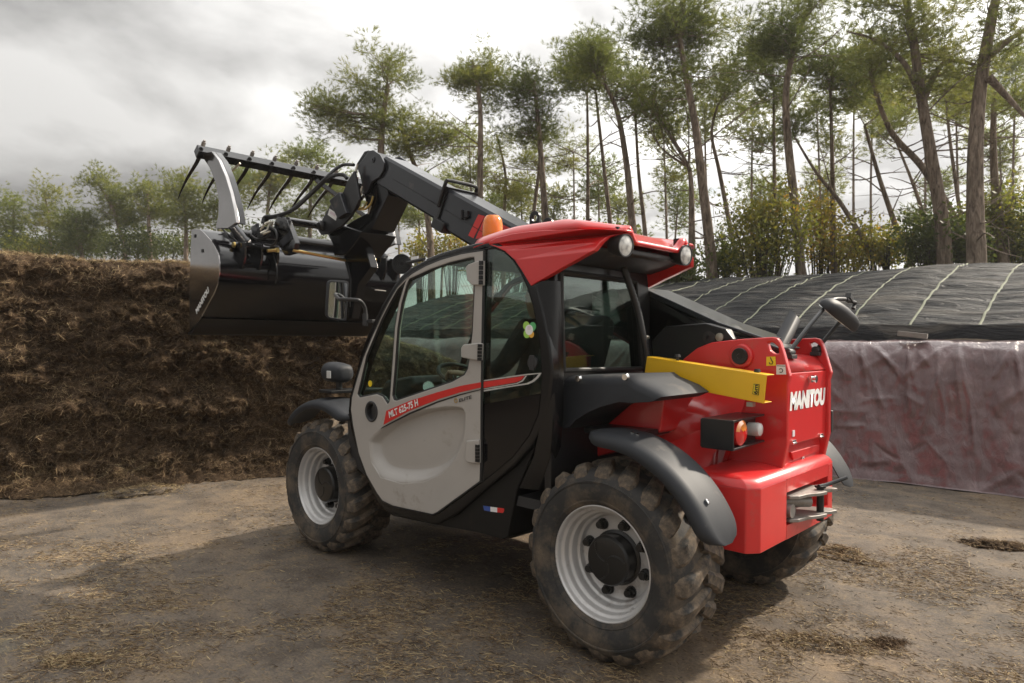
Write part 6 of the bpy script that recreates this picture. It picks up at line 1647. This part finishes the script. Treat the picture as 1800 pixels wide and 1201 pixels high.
pine('wind bent pine with a side top and leaning trunk over the silage heap', [(34.167, -8.582, 5.140), (34.319, -8.445, 6.540), (34.635, -8.155, 7.798), (35.052, -7.771, 8.775)], .17, [(34.741, -8.059, 8.217, 1.233, 0.897)] + [(35.300, -7.541, 9.109, 0.448, 0.504)] + [(34.119, -8.634, 7.242, 0.953, 0.616)], .8, True, seed=4, tone=.48)
pine('round topped pine in the middle of the row over the silage heap', [(33.183, -9.498, 5.149), (33.194, -9.494, 6.830), (33.287, -9.414, 8.510)], .17, [(33.370, -9.337, 8.650, 1.009, 0.728)] + [(33.097, -9.588, 7.671, 1.121, 0.616)], .8, True, seed=5, tone=.52)
pine('broad pine just left of the grapple arm over the silage heap', [(31.006, -10.158, 5.049), (31.017, -10.154, 6.681), (31.106, -10.077, 8.176)], .17, [(31.108, -10.076, 8.366, 1.142, 0.870)] + [(30.840, -10.320, 7.090, 1.033, 0.707)], .9, True, seed=6, tone=.50)
pine('pine showing through the first gaps between the grapple tines', [(29.633, -11.437, 5.062), (29.703, -11.377, 6.693), (29.457, -11.614, 8.598)], .17, [(29.358, -11.706, 8.599, 1.414, 0.979)] + [(29.847, -11.246, 7.371, 1.088, 0.707)], .8, True, seed=7, tone=.55, needles='sunlit_needles')
pine('pine showing through the middle of the grapple tines', [(27.043, -12.481, 4.702), (27.113, -12.423, 6.547), (27.030, -12.508, 8.657)], .17, [(27.066, -12.473, 8.130, 1.213, 1.055)] + [(26.646, -12.866, 8.925, 0.949, 0.633)], .75, True, seed=8, tone=.55)
pine('small pine between the grapple and the boom head', [(23.957, -12.621, 4.508), (23.972, -12.615, 6.732), (23.933, -12.660, 8.958)], .15, [(23.988, -12.610, 9.081, 1.088, 0.643)] + [(23.707, -12.866, 7.724, 1.088, 0.593)] + [(24.242, -12.363, 6.483, 0.841, 0.742)], .8, True, seed=9, tone=.52, needles='sunlit_needles')
# --- tall pine behind the boom head
pine('tall stout pine behind the boom head with a long limb reaching out sideways', [(11.910, -7.437, 3.285), (11.906, -7.445, 4.323), (11.881, -7.472, 5.362), (11.847, -7.509, 6.845), (11.747, -7.608, 8.033)], .185, [(11.748, -7.607, 8.329, 0.860, 0.534)] + [(12.201, -7.183, 7.880, 0.504, 0.445)] + [(12.794, -6.629, 7.208, 0.831, 0.356)] + [(13.121, -6.325, 7.353, 0.445, 0.208)] + [(11.545, -7.792, 7.145, 0.831, 0.504)] + [(12.086, -7.287, 6.843, 0.742, 0.386)], 1.0, seed=10, dead=5, tone=.48)
pine('leaning slender pine crossing in front of the tall stout pine by the boom', [(11.285, -8.703, 3.346), (11.348, -8.648, 4.412), (11.512, -8.500, 5.631), (11.809, -8.227, 6.695), (11.948, -8.101, 7.456)], .13, [(11.331, -8.673, 6.928, 0.671, 0.488)] + [(11.775, -8.259, 6.543, 0.610, 0.366)] + [(10.940, -9.037, 6.855, 0.396, 0.335)], 1.0, seed=11, dead=7, tone=.45)
pine('straight pine rising over the boom collar with a rounded open crown', [(9.220, -8.575, 3.198), (9.239, -8.563, 4.459), (9.238, -8.569, 5.859), (9.256, -8.556, 7.120), (9.396, -8.430, 8.099)], .125, [(9.335, -8.487, 8.100, 0.672, 0.364)] + [(9.105, -8.699, 7.542, 0.616, 0.392)] + [(9.639, -8.202, 7.677, 0.308, 0.364)], .95, seed=12, dead=8, tone=.46)
pine('dark crowned pine over the lifting eyes of the boom', [(8.103, -9.616, 3.208), (8.078, -9.642, 4.189), (8.148, -9.582, 5.449), (8.228, -9.512, 6.709), (8.307, -9.443, 7.689)], .13, [(8.644, -9.128, 7.546, 0.616, 0.504)] + [(8.181, -9.559, 7.270, 0.756, 0.560)] + [(8.382, -9.369, 6.638, 0.616, 0.364)], 1.15, seed=13, dead=6, tone=.30)
pine('slim leaning pine whose stem slants up to the dark crowned pine', [(9.744, -10.821, 3.415), (9.584, -10.977, 5.139), (9.500, -11.059, 6.235), (9.459, -11.100, 7.019)], .085, [(9.706, -10.867, 6.233, 0.626, 0.313)], .7, seed=14, dead=5, tone=.5)
pine('crooked small pine above the outer boom with many dead twigs', [(10.203, -10.394, 3.411), (10.201, -10.401, 4.820), (10.186, -10.420, 6.073), (10.377, -10.246, 7.167)], .085, [(10.283, -10.332, 6.855, 0.783, 0.470)] + [(10.045, -10.549, 5.604, 0.564, 0.344)], .55, seed=15, dead=12, tone=.55)
pine('thin dead straight pine left of the pair over the cab roof', [(7.926, -11.147, 3.172), (7.936, -11.143, 4.655), (7.946, -11.140, 6.138), (7.967, -11.126, 7.770)], .085, [(8.188, -10.922, 8.361, 0.593, 0.504)] + [(7.810, -11.275, 8.661, 0.504, 0.356)], 1.0, seed=16, dead=11, tone=.40)
pine('very thin pine stem beside the beacon side of the cab roof', [(9.397, -12.510, 3.364), (9.407, -12.507, 4.847), (9.433, -12.491, 6.825)], .06, [(9.712, -12.232, 7.152, 0.824, 0.297)] + [(9.527, -12.402, 6.494, 0.494, 0.231)], .6, seed=17, dead=8, tone=.5)
pine('pine with gently curved stem in the middle over the cab roof', [(6.841, -10.791, 3.079), (6.870, -10.768, 4.340), (6.982, -10.670, 5.739), (7.092, -10.571, 6.999), (7.159, -10.512, 7.699)], .085, [(7.242, -10.435, 7.838, 0.812, 0.504)] + [(7.676, -10.033, 8.465, 0.476, 0.364)], 1.1, seed=18, dead=8, tone=.36)
pine('sturdy pine with a bowed trunk above the cab roof', [(5.605, -9.891, 2.936), (5.687, -9.819, 4.085), (5.789, -9.729, 5.361), (5.946, -9.587, 6.509), (6.156, -9.394, 7.146)], .125, [(6.103, -9.445, 7.530, 0.639, 0.434)] + [(5.706, -9.812, 6.895, 0.639, 0.409)] + [(6.367, -9.200, 7.975, 0.383, 0.255)], 1.1, seed=19, dead=8, tone=.36)
pine('slender pine right of the bowed trunk above the roof lights', [(5.649, -10.534, 2.987), (5.695, -10.495, 4.173), (5.800, -10.402, 5.491), (5.877, -10.336, 6.940)], .085, [(5.746, -10.460, 7.469, 0.527, 0.396)] + [(5.597, -10.597, 6.811, 0.527, 0.343)], 1.0, seed=20, dead=9, tone=.36)
pine('tallest centre pine with a big dark crown above the right work light', [(3.680, -9.633, 2.684), (3.753, -9.568, 3.491), (3.879, -9.455, 4.643), (3.987, -9.358, 5.681), (4.147, -9.214, 6.833), (4.219, -9.149, 7.525)], .145, [(4.289, -9.086, 7.870, 0.946, 0.461)] + [(3.738, -9.598, 7.529, 0.577, 0.461)] + [(4.539, -8.851, 7.406, 0.461, 0.346)] + [(3.902, -9.442, 6.835, 0.692, 0.323)] + [(3.996, -9.360, 8.219, 0.738, 0.277)], 1.05, seed=21, dead=8, tone=.33)
pine('forked pine close against the tallest centre pine', [(4.237, -9.935, 2.736), (4.235, -9.940, 3.818), (4.250, -9.930, 4.781), (4.297, -9.888, 5.141)], .115, [(4.897, -9.335, 6.640, 0.433, 0.289)] + [(4.768, -9.457, 7.182, 0.361, 0.241)], .9, seed=22, dead=7, forks=[[(4.278, -9.905, 5.021), (4.404, -9.789, 5.381), (4.672, -9.542, 5.980), (4.851, -9.377, 6.339), (4.871, -9.359, 6.821)]], tone=.42)
pine('crooked pine with elbowed stem right of the tallest centre pine', [(4.544, -12.929, 2.959), (4.696, -12.793, 4.219), (4.889, -12.617, 5.618), (5.039, -12.481, 6.597), (4.942, -12.575, 7.299)], .09, [(4.850, -12.661, 7.439, 0.644, 0.476)] + [(4.651, -12.850, 8.282, 0.476, 0.560)], .95, seed=23, dead=11, tone=.45)
pine('thin upright pine left of the dark flat topped pine', [(3.429, -12.601, 3.007), (3.467, -12.571, 4.325), (3.487, -12.558, 5.907), (3.517, -12.536, 7.489)], .085, [(3.722, -12.346, 7.882, 0.659, 0.475)] + [(3.775, -12.300, 8.541, 0.580, 0.316)] + [(3.428, -12.618, 7.094, 0.475, 0.316)], 1.1, seed=24, dead=10, tone=.30)
pine('pine with pale straight trunk rising to a dark flat crown cut by the frame', [(2.126, -10.397, 2.651), (2.200, -10.334, 3.985), (2.307, -10.239, 5.430), (2.330, -10.221, 6.431), (2.221, -10.326, 7.211), (2.039, -10.498, 7.991)], .125, [(2.361, -10.196, 7.432, 0.690, 0.334)] + [(2.038, -10.499, 7.880, 0.667, 0.311)] + [(2.645, -9.931, 7.263, 0.445, 0.245)], 1.1, seed=25, dead=8, tone=.28)
pine('dark crowned pine right of the flat topped pine', [(1.941, -11.936, 2.866), (1.914, -11.966, 4.061), (1.923, -11.963, 5.375), (1.985, -11.910, 6.809)], .095, [(1.919, -11.974, 7.347, 0.741, 0.406)] + [(1.740, -12.138, 6.811, 0.526, 0.358)] + [(2.179, -11.731, 7.046, 0.454, 0.287)], 1.15, seed=26, dead=10, tone=.28)
pine('bare stem leaning hard towards the cab with hardly any needles', [(1.031, -12.101, 2.881), (1.304, -11.848, 3.397), (1.733, -11.453, 4.316), (2.074, -11.137, 4.890), (2.400, -10.837, 5.580)], .085, [(2.460, -10.781, 5.752, 0.346, 0.185)], .5, seed=27, dead=5, tip=.25, tone=.45)
pine('slanting pine with many bare side twigs between the two leaning stems', [(0.943, -13.550, 2.951), (1.230, -13.286, 4.036), (1.481, -13.056, 5.023), (1.715, -12.843, 6.133)], .095, [(1.627, -12.926, 6.505, 0.618, 0.321)], .6, seed=28, dead=14, tone=.50)
pine('second slanting pine with thin stem and loose crown', [(1.080, -16.156, 3.158), (1.500, -15.770, 4.667), (1.710, -15.578, 5.366), (1.920, -15.385, 6.205)], .075, [(1.820, -15.479, 6.486, 0.560, 0.336)] + [(1.516, -15.764, 7.049, 0.504, 0.280)], .6, seed=29, dead=12, tone=.5)
pine('big pine with long slightly curved trunk and high forked limbs', [(-0.214, -10.800, 2.700), (-0.164, -10.757, 3.654), (-0.039, -10.645, 4.658), (0.100, -10.519, 5.763), (0.225, -10.406, 6.868), (0.333, -10.309, 7.571)], .165, [(0.453, -10.194, 6.765, 0.603, 0.302)] + [(-0.023, -10.639, 7.071, 0.563, 0.402)] + [(-0.395, -10.983, 6.471, 0.503, 0.362)] + [(0.566, -10.090, 7.267, 0.442, 0.261)] + [(-0.031, -10.641, 5.965, 0.503, 0.302)], .75, seed=30, dead=8, forks=[[(0.055, -10.560, 5.562), (0.340, -10.298, 6.364), (0.710, -9.954, 6.763), (1.079, -9.612, 6.910)], [(0.100, -10.519, 5.663), (-0.175, -10.778, 6.369), (-0.617, -11.189, 6.322), (-0.692, -11.258, 6.172)]], tone=.50)
pine('strongly leaning pine forking away below the big curved pine', [(-0.460, -12.122, 2.787), (-0.249, -11.930, 3.803), (0.149, -11.562, 4.764), (0.625, -11.122, 5.509), (0.922, -10.850, 6.524)], .12, [(1.025, -10.755, 6.684, 0.493, 0.321)] + [(0.792, -10.973, 7.007, 0.386, 0.214)], .85, seed=31, dead=8, tone=.42)
pine('thick pale trunk near the frame edge with dead limbs on its far side', [(-0.800, -10.389, 2.630), (-0.822, -10.413, 3.531), (-0.848, -10.442, 4.763), (-0.924, -10.517, 5.901), (-1.055, -10.643, 7.039), (-1.088, -10.675, 7.324)], .195, [(-1.232, -10.806, 6.567, 0.417, 0.284)] + [(-0.881, -10.481, 7.180, 0.474, 0.227)], .7, seed=32, dead=7, forks=[[(-0.945, -10.536, 5.901), (-1.239, -10.808, 5.477), (-1.519, -11.068, 5.053)], [(-0.970, -10.561, 6.280), (-1.232, -10.806, 6.567), (-1.508, -11.063, 6.759)]], tone=.50)
pine('double stemmed pine at the far right edge of the picture', [(-0.977, -12.604, 2.792), (-0.954, -12.587, 3.809), (-0.914, -12.554, 5.201), (-0.875, -12.522, 6.272)], .135, [(-1.018, -12.654, 6.059, 0.386, 0.428)], .6, seed=33, dead=10, forks=[[(-0.956, -12.587, 3.595), (-0.856, -12.498, 4.451), (-0.819, -12.466, 5.308), (-0.798, -12.450, 6.057)]], tone=.48)
pine('slim pine between the big curved pine and the thick pale trunk', [(0.227, -15.584, 3.101), (0.370, -15.455, 4.352), (0.555, -15.289, 6.065), (0.629, -15.224, 6.987)], .075, [(0.582, -15.268, 7.251, 0.527, 0.316)] + [(0.289, -15.539, 6.726, 0.396, 0.264)], .8, seed=34, dead=9, tone=.50)
# --- more distant pines that fill the gaps
rnd = random.Random(77); k_ = 0
HINTS = ['behind the gap between grapple and boom head', 'left of the boom head', 'just under the boom head', 'beside the stout pine under the boom', 'under the boom collar', 'behind the straight collar pine', 'behind the crooked small pine', 'under the dark crowned pine', 'left of the thin dead straight pine', 'over the middle of the cab roof', 'low over the rear of the cab roof', 'between roof lights and tallest centre pine, reaching high', 'low behind the right work light', 'right behind the tallest centre pine, high crowned', 'high behind the oak sapling', 'low behind the oak sapling', 'high behind the pale straight trunk', 'low beside the russet sapling', 'high between the dark crowned pines', 'high behind the leaning bare stem', 'high behind the big curved pine', 'low behind the big curved pine', 'high behind the thick pale trunk', 'mid height behind the thick pale trunk', 'high at the far right frame edge', 'low in front of the far right frame edge']
for (u, D_, top, rx, rz) in [(590, 34, 330, 40, 26), (625, 30, 345, 38, 26), (700, 34, 340, 46, 30), (735, 30, 330, 40, 30), (790, 33, 330, 40, 28), (825, 27, 250, 34, 30), (875, 30, 360, 44, 26), (915, 28, 330, 36, 30), (975, 30, 350, 42, 26), (1050, 30, 300, 38, 26), (1090, 32, 370, 44, 26), (1165, 26, 240, 44, 40), (1190, 30, 350, 42, 28), (1240, 24, 180, 44, 44), (1325, 24, 210, 44, 40), (1340, 30, 330, 40, 30), (1430, 26, 190, 50, 44), (1450, 32, 320, 36, 28), (1505, 24, 130, 50, 44), (1545, 24, 170, 40, 34), (1620, 26, 120, 50, 40), (1650, 30, 330, 36, 26), (1690, 24, 150, 50, 40), (1745, 26, 260, 40, 30), (1795, 24, 120, 50, 40), (1760, 28, 340, 40, 30)]:
    a = (u-900)/1213.56; px = lambda uu, vv: CAM + (_f + _r2*((uu-900)/1213.56) - _u2*((vv-600.5)/1213.56))*D_
    s = D_/1213.56; le = rnd.uniform(-14, 14)
    tr = [px(u+le, 490), px(u+le*.5, (490+top)/2), px(u, top)]
    cr = []
    for (ox, oy, fx, fz) in ((0, 0, 1, 1), (rnd.uniform(-30, 30), rnd.uniform(25, 60), .8, .7)):
        c = px(u+ox, top+oy); cr.append((c.x, c.y, c.z, rx*s*fx, rz*s*fz))
    pine('slim distant pine deeper in the wood '+HINTS[k_], tr, .085, cr, .62, True, 'sunlit_needles' if k_ % 3 == 0 else 'pine_needles', 5, group='distant pines deeper in the wood', seed=100+k_, tone=.5); k_ += 1

for q, (u, v, rx, rz, tn, lab) in enumerate(((40, 432, 2.6, .55, .55, 'dense olive thicket filling the left end of the treeline over the heap'), (150, 424, 2.2, .6, .42, 'dark thicket under the low dark rounded pine over the heap'), (290, 430, 2.6, .55, .6, 'light green thicket under the round topped pine over the heap'), (400, 432, 2.2, .6, .65, 'thicket seen low between bucket edge and grapple arm'), (560, 440, 2.6, .7, .5, 'thicket seen low behind the torque tube of the bucket'), (860, 460, 2.4, .6, .5, 'low scrub behind the pine stems under the outer boom'))):
    c = CAM + (_f + _r2*((u-900)/1213.56) - _u2*((v-600.5)/1213.56))*37
    shrub(lab, c, rx, rz, 240, 'shrub_leaves', seed=60+q, tone=tn, sz=1.7, group='thickets closing the treeline')
# --- understorey
for args in (
    ('yellow green oak sapling rising over the black cover behind the roof lights', (2.661, -9.902, 3.591), .85, 1.00, 330, 'autumn_leaves', 1, .50),
    ('low green shrub under the tallest centre pine', (3.664, -8.282, 2.750), .50, .45, 110, 'shrub_leaves', 2, .55),
    ('green bush between the tallest centre pine and the oak sapling', (3.683, -10.315, 3.149), .60, .55, 130, 'shrub_leaves', 3, .6),
    ('russet leaved sapling right of the pale straight trunk', (2.424, -12.174, 4.026), .55, .75, 120, 'autumn_leaves', 4, .78),
    ('low yellow bush at the foot of the dark crowned pine', (2.149, -12.428, 3.410), .85, .42, 160, 'autumn_leaves', 5, .62),
    ('loose bright yellow bush between the slanting stems', (1.135, -12.006, 3.341), .75, .48, 150, 'autumn_leaves', 6, .55),
    ('dense dark green bush around the foot of the big curved pine', (0.093, -11.336, 3.288), .70, .55, 230, 'shrub_leaves', 7, .45),
    ('dark bramble between the big curved pine and the thick pale trunk', (-0.335, -11.461, 3.159), .40, .50, 140, 'shrub_leaves', 8, .35),
    ('tall yellow green sapling behind the thick pale trunk', (-0.635, -12.972, 3.732), .60, .85, 230, 'autumn_leaves', 9, .40),
    ('green bush at the far right edge under the double stemmed pine', (-0.963, -13.276, 3.457), .40, .62, 130, 'shrub_leaves', 10, .55),
    ('small golden bush seen under the boom left of the cab roof', (14.967, -12.795, 4.714), .70, .45, 60, 'autumn_leaves', 11, .75),
    ('golden sapling crown beside the stout pine behind the bucket', (15.761, -12.054, 4.509), .60, .40, 50, 'autumn_leaves', 12, .65),
    ('dark green undergrowth below the broad pine over the silage heap', (32.822, -8.470, 5.849), 1.5, .70, 120, 'shrub_leaves', 13, .5),
    ('yellow green undergrowth beside the low dark rounded pine', (36.303, -5.228, 5.546), 1.5, .55, 90, 'autumn_leaves', 14, .35),
    ('green undergrowth seen behind the grapple arms', (27.012, -11.148, 5.869), 1.6, .9, 120, 'shrub_leaves', 15, .5),
    ('green bush line seen under the outer boom', (14.808, -15.674, 4.467), 1.4, .8, 120, 'shrub_leaves', 16, .6),
    ('pale green bush line rising over the red cab roof', (11.991, -18.301, 5.242), 1.3, .7, 110, 'autumn_leaves', 17, .30),
    ):
    lab, c, rx, rz, n, mt, sd, tn = args
    D_ = (Vector(c)-CAM).length
    shrub(lab, c, rx, rz, n, mt, seed=sd, tone=tn, sz=max(1.0, min(1.9, D_/16)))

# ------------------------------------------------------------------ thin moist air
hz = bpy.data.materials.new('haze_air'); hz.use_nodes = True; t = hz.node_tree; t.nodes.clear()
ho = t.nodes.new('ShaderNodeOutputMaterial'); pv = t.nodes.new('ShaderNodeVolumePrincipled')
pv.inputs['Color'].default_value = (.96, .95, .93, 1); pv.inputs['Density'].default_value = 0.0010; pv.inputs['Anisotropy'].default_value = .35
t.links.new(pv.outputs[0], ho.inputs['Volume'])
MATS['haze_air'] = hz
mb = MB(); mb.box((0, 0, 8.0), (420, 420, 18.4)); hb = mb.build('haze', 'haze_air'); tag(hb, kind='stuff')
print('TRIS', sum(len(o.data.polygons) for o in bpy.data.objects if o.type == 'MESH'))

# ------------------------------------------------------------------ driver behind the tinted quarter window
def person(loc):
    root = empty('person', 'driver in dark jacket seated in the cab behind the tinted side window', 'person', loc)
    J = [  # position, radius, parent
        ((-.45, .42, 1.08), .135, None), ((-.48, .42, 1.25), .135, 0), ((-.49, .42, 1.42), .15, 1), ((-.47, .42, 1.53), .065, 2),
        ((-.48, .60, 1.48), .070, 2), ((-.36, .66, 1.27), .055, 4), ((-.10, .62, 1.22), .040, 5), ((-.02, .60, 1.22), .032, 6),
        ((-.48, .24, 1.48), .070, 2), ((-.38, .17, 1.27), .055, 8), ((-.28, .14, 1.24), .042, 9), ((-.22, .13, 1.25), .032, 10),
        ((-.28, .52, 1.06), .095, 0), ((.02, .54, 1.05), .070, 12), ((.10, .54, .72), .050, 13), ((.22, .54, .68), .040, 14),
        ((-.28, .32, 1.06), .095, 0), ((.02, .30, 1.05), .070, 16), ((.10, .30, .72), .050, 17), ((.22, .30, .68), .040, 18)]
    me = bpy.data.meshes.new('body'); me.from_pydata([Vector(j[0])-Vector(loc) for j in J], [(i, j[2]) for i, j in enumerate(J) if j[2] is not None], [])
    me.materials.append(mat('dark_jacket', (.018, .022, .028), .85))
    o = link('body', me, root)
    sk = o.modifiers.new('skin', 'SKIN')
    for i, j in enumerate(J): me.skin_vertices[0].data[i].radius = (j[1], j[1])
    me.skin_vertices[0].data[0].use_root = True
    sb = o.modifiers.new('sub', 'SUBSURF'); sb.levels = 2; sb.render_levels = 2
    skin = mat('skin', (.42, .24, .17), .55)
    c = Vector((-.43, .42, 1.655))-Vector(loc)
    mb = MB(); rings = []
    for h, rx, ry, dx in ((-.13, .045, .045, -.01), (-.105, .058, .055, .012), (-.07, .075, .066, .012), (-.02, .092, .075, .004), (.03, .097, .078, -.004), (.07, .088, .072, -.01), (.10, .060, .05, -.014), (.115, .02, .02, -.014)):
        rings.append([c+Vector((dx+rx*math.cos(a), ry*math.sin(a), h)) for a in np.linspace(0, 2*math.pi, 21)[:-1]])
    mb.loft(rings)
    mb.loft([[c+Vector((.085+.02*(1-abs(q))*0+.028*(h == -.025), q*.016, h-.0)) for q in (-1, 0, 1)] for h in (.03, -.025, -.04)], closed=False)
    for s in (-1, 1): mb.lathe([(.0005, .01), (.016, .008), (.022, 0), (.012, -.004)], c+Vector((-.01, s*.078, -.005)), (0, s, 0), 10)
    mb.lathe([(.0005, 0), (.006, .002), (.008, -.004)], c+Vector((.094, .03, .012)), (1, .2, 0), 8); mb.lathe([(.0005, 0), (.006, .002), (.008, -.004)], c+Vector((.094, -.03, .012)), (1, -.2, 0), 8)
    mb.build('head', 'skin', root, smooth=70)
    mb = MB(); rings = []
    for h, rx, ry, dx in ((-.06, .06, .082, -.05), (-.01, .085, .084, -.028), (.04, .100, .086, -.014), (.08, .094, .080, -.012), (.115, .06, .055, -.016), (.128, .01, .01, -.016)):
        rings.append([c+Vector((dx+rx*math.cos(a), ry*math.sin(a), h)) for a in np.linspace(0, 2*math.pi, 21)[:-1]])
    mb.loft(rings); mat('dark_hair', (.03, .022, .016), .7); mb.build('hair', 'dark_hair', root, smooth=70)
    for hc, dr in ((Vector((-.0, .60, 1.22)), Vector((1, -.1, .05))), (Vector((-.22, .13, 1.25)), Vector((1, .05, .15)))):
        dr = dr.normalized(); q = hc-Vector(loc); sd = dr.cross(Vector((0, 0, 1))).normalized(); up = sd.cross(dr)
        mb = MB(); mb.loft([[q+dr*t_+sd*(w*math.cos(a))+up*(.016*math.sin(a)) for a in np.linspace(0, 2*math.pi, 13)[:-1]] for t_, w in ((-.02, .028), (.02, .038), (.06, .042), (.085, .036))])
        for k in range(4):
            b0 = q+dr*.08+sd*(-.030+.020*k); l_ = (.070, .078, .072, .058)[k]
            mb.tube([b0, b0+dr*l_*.5+up*.006, b0+dr*l_*.85-up*.02, b0+dr*l_*.8-up*.045], [.0095, .009, .0085, .007], 7)
        b0 = q+dr*.02+sd*.036; mb.tube([b0, b0+sd*.022+dr*.03-up*.006, b0+sd*.02+dr*.06-up*.02], [.012, .0105, .008], 7)
        mb.build('hand', 'skin', root, smooth=70)
person((-.43, .42, 1.045))
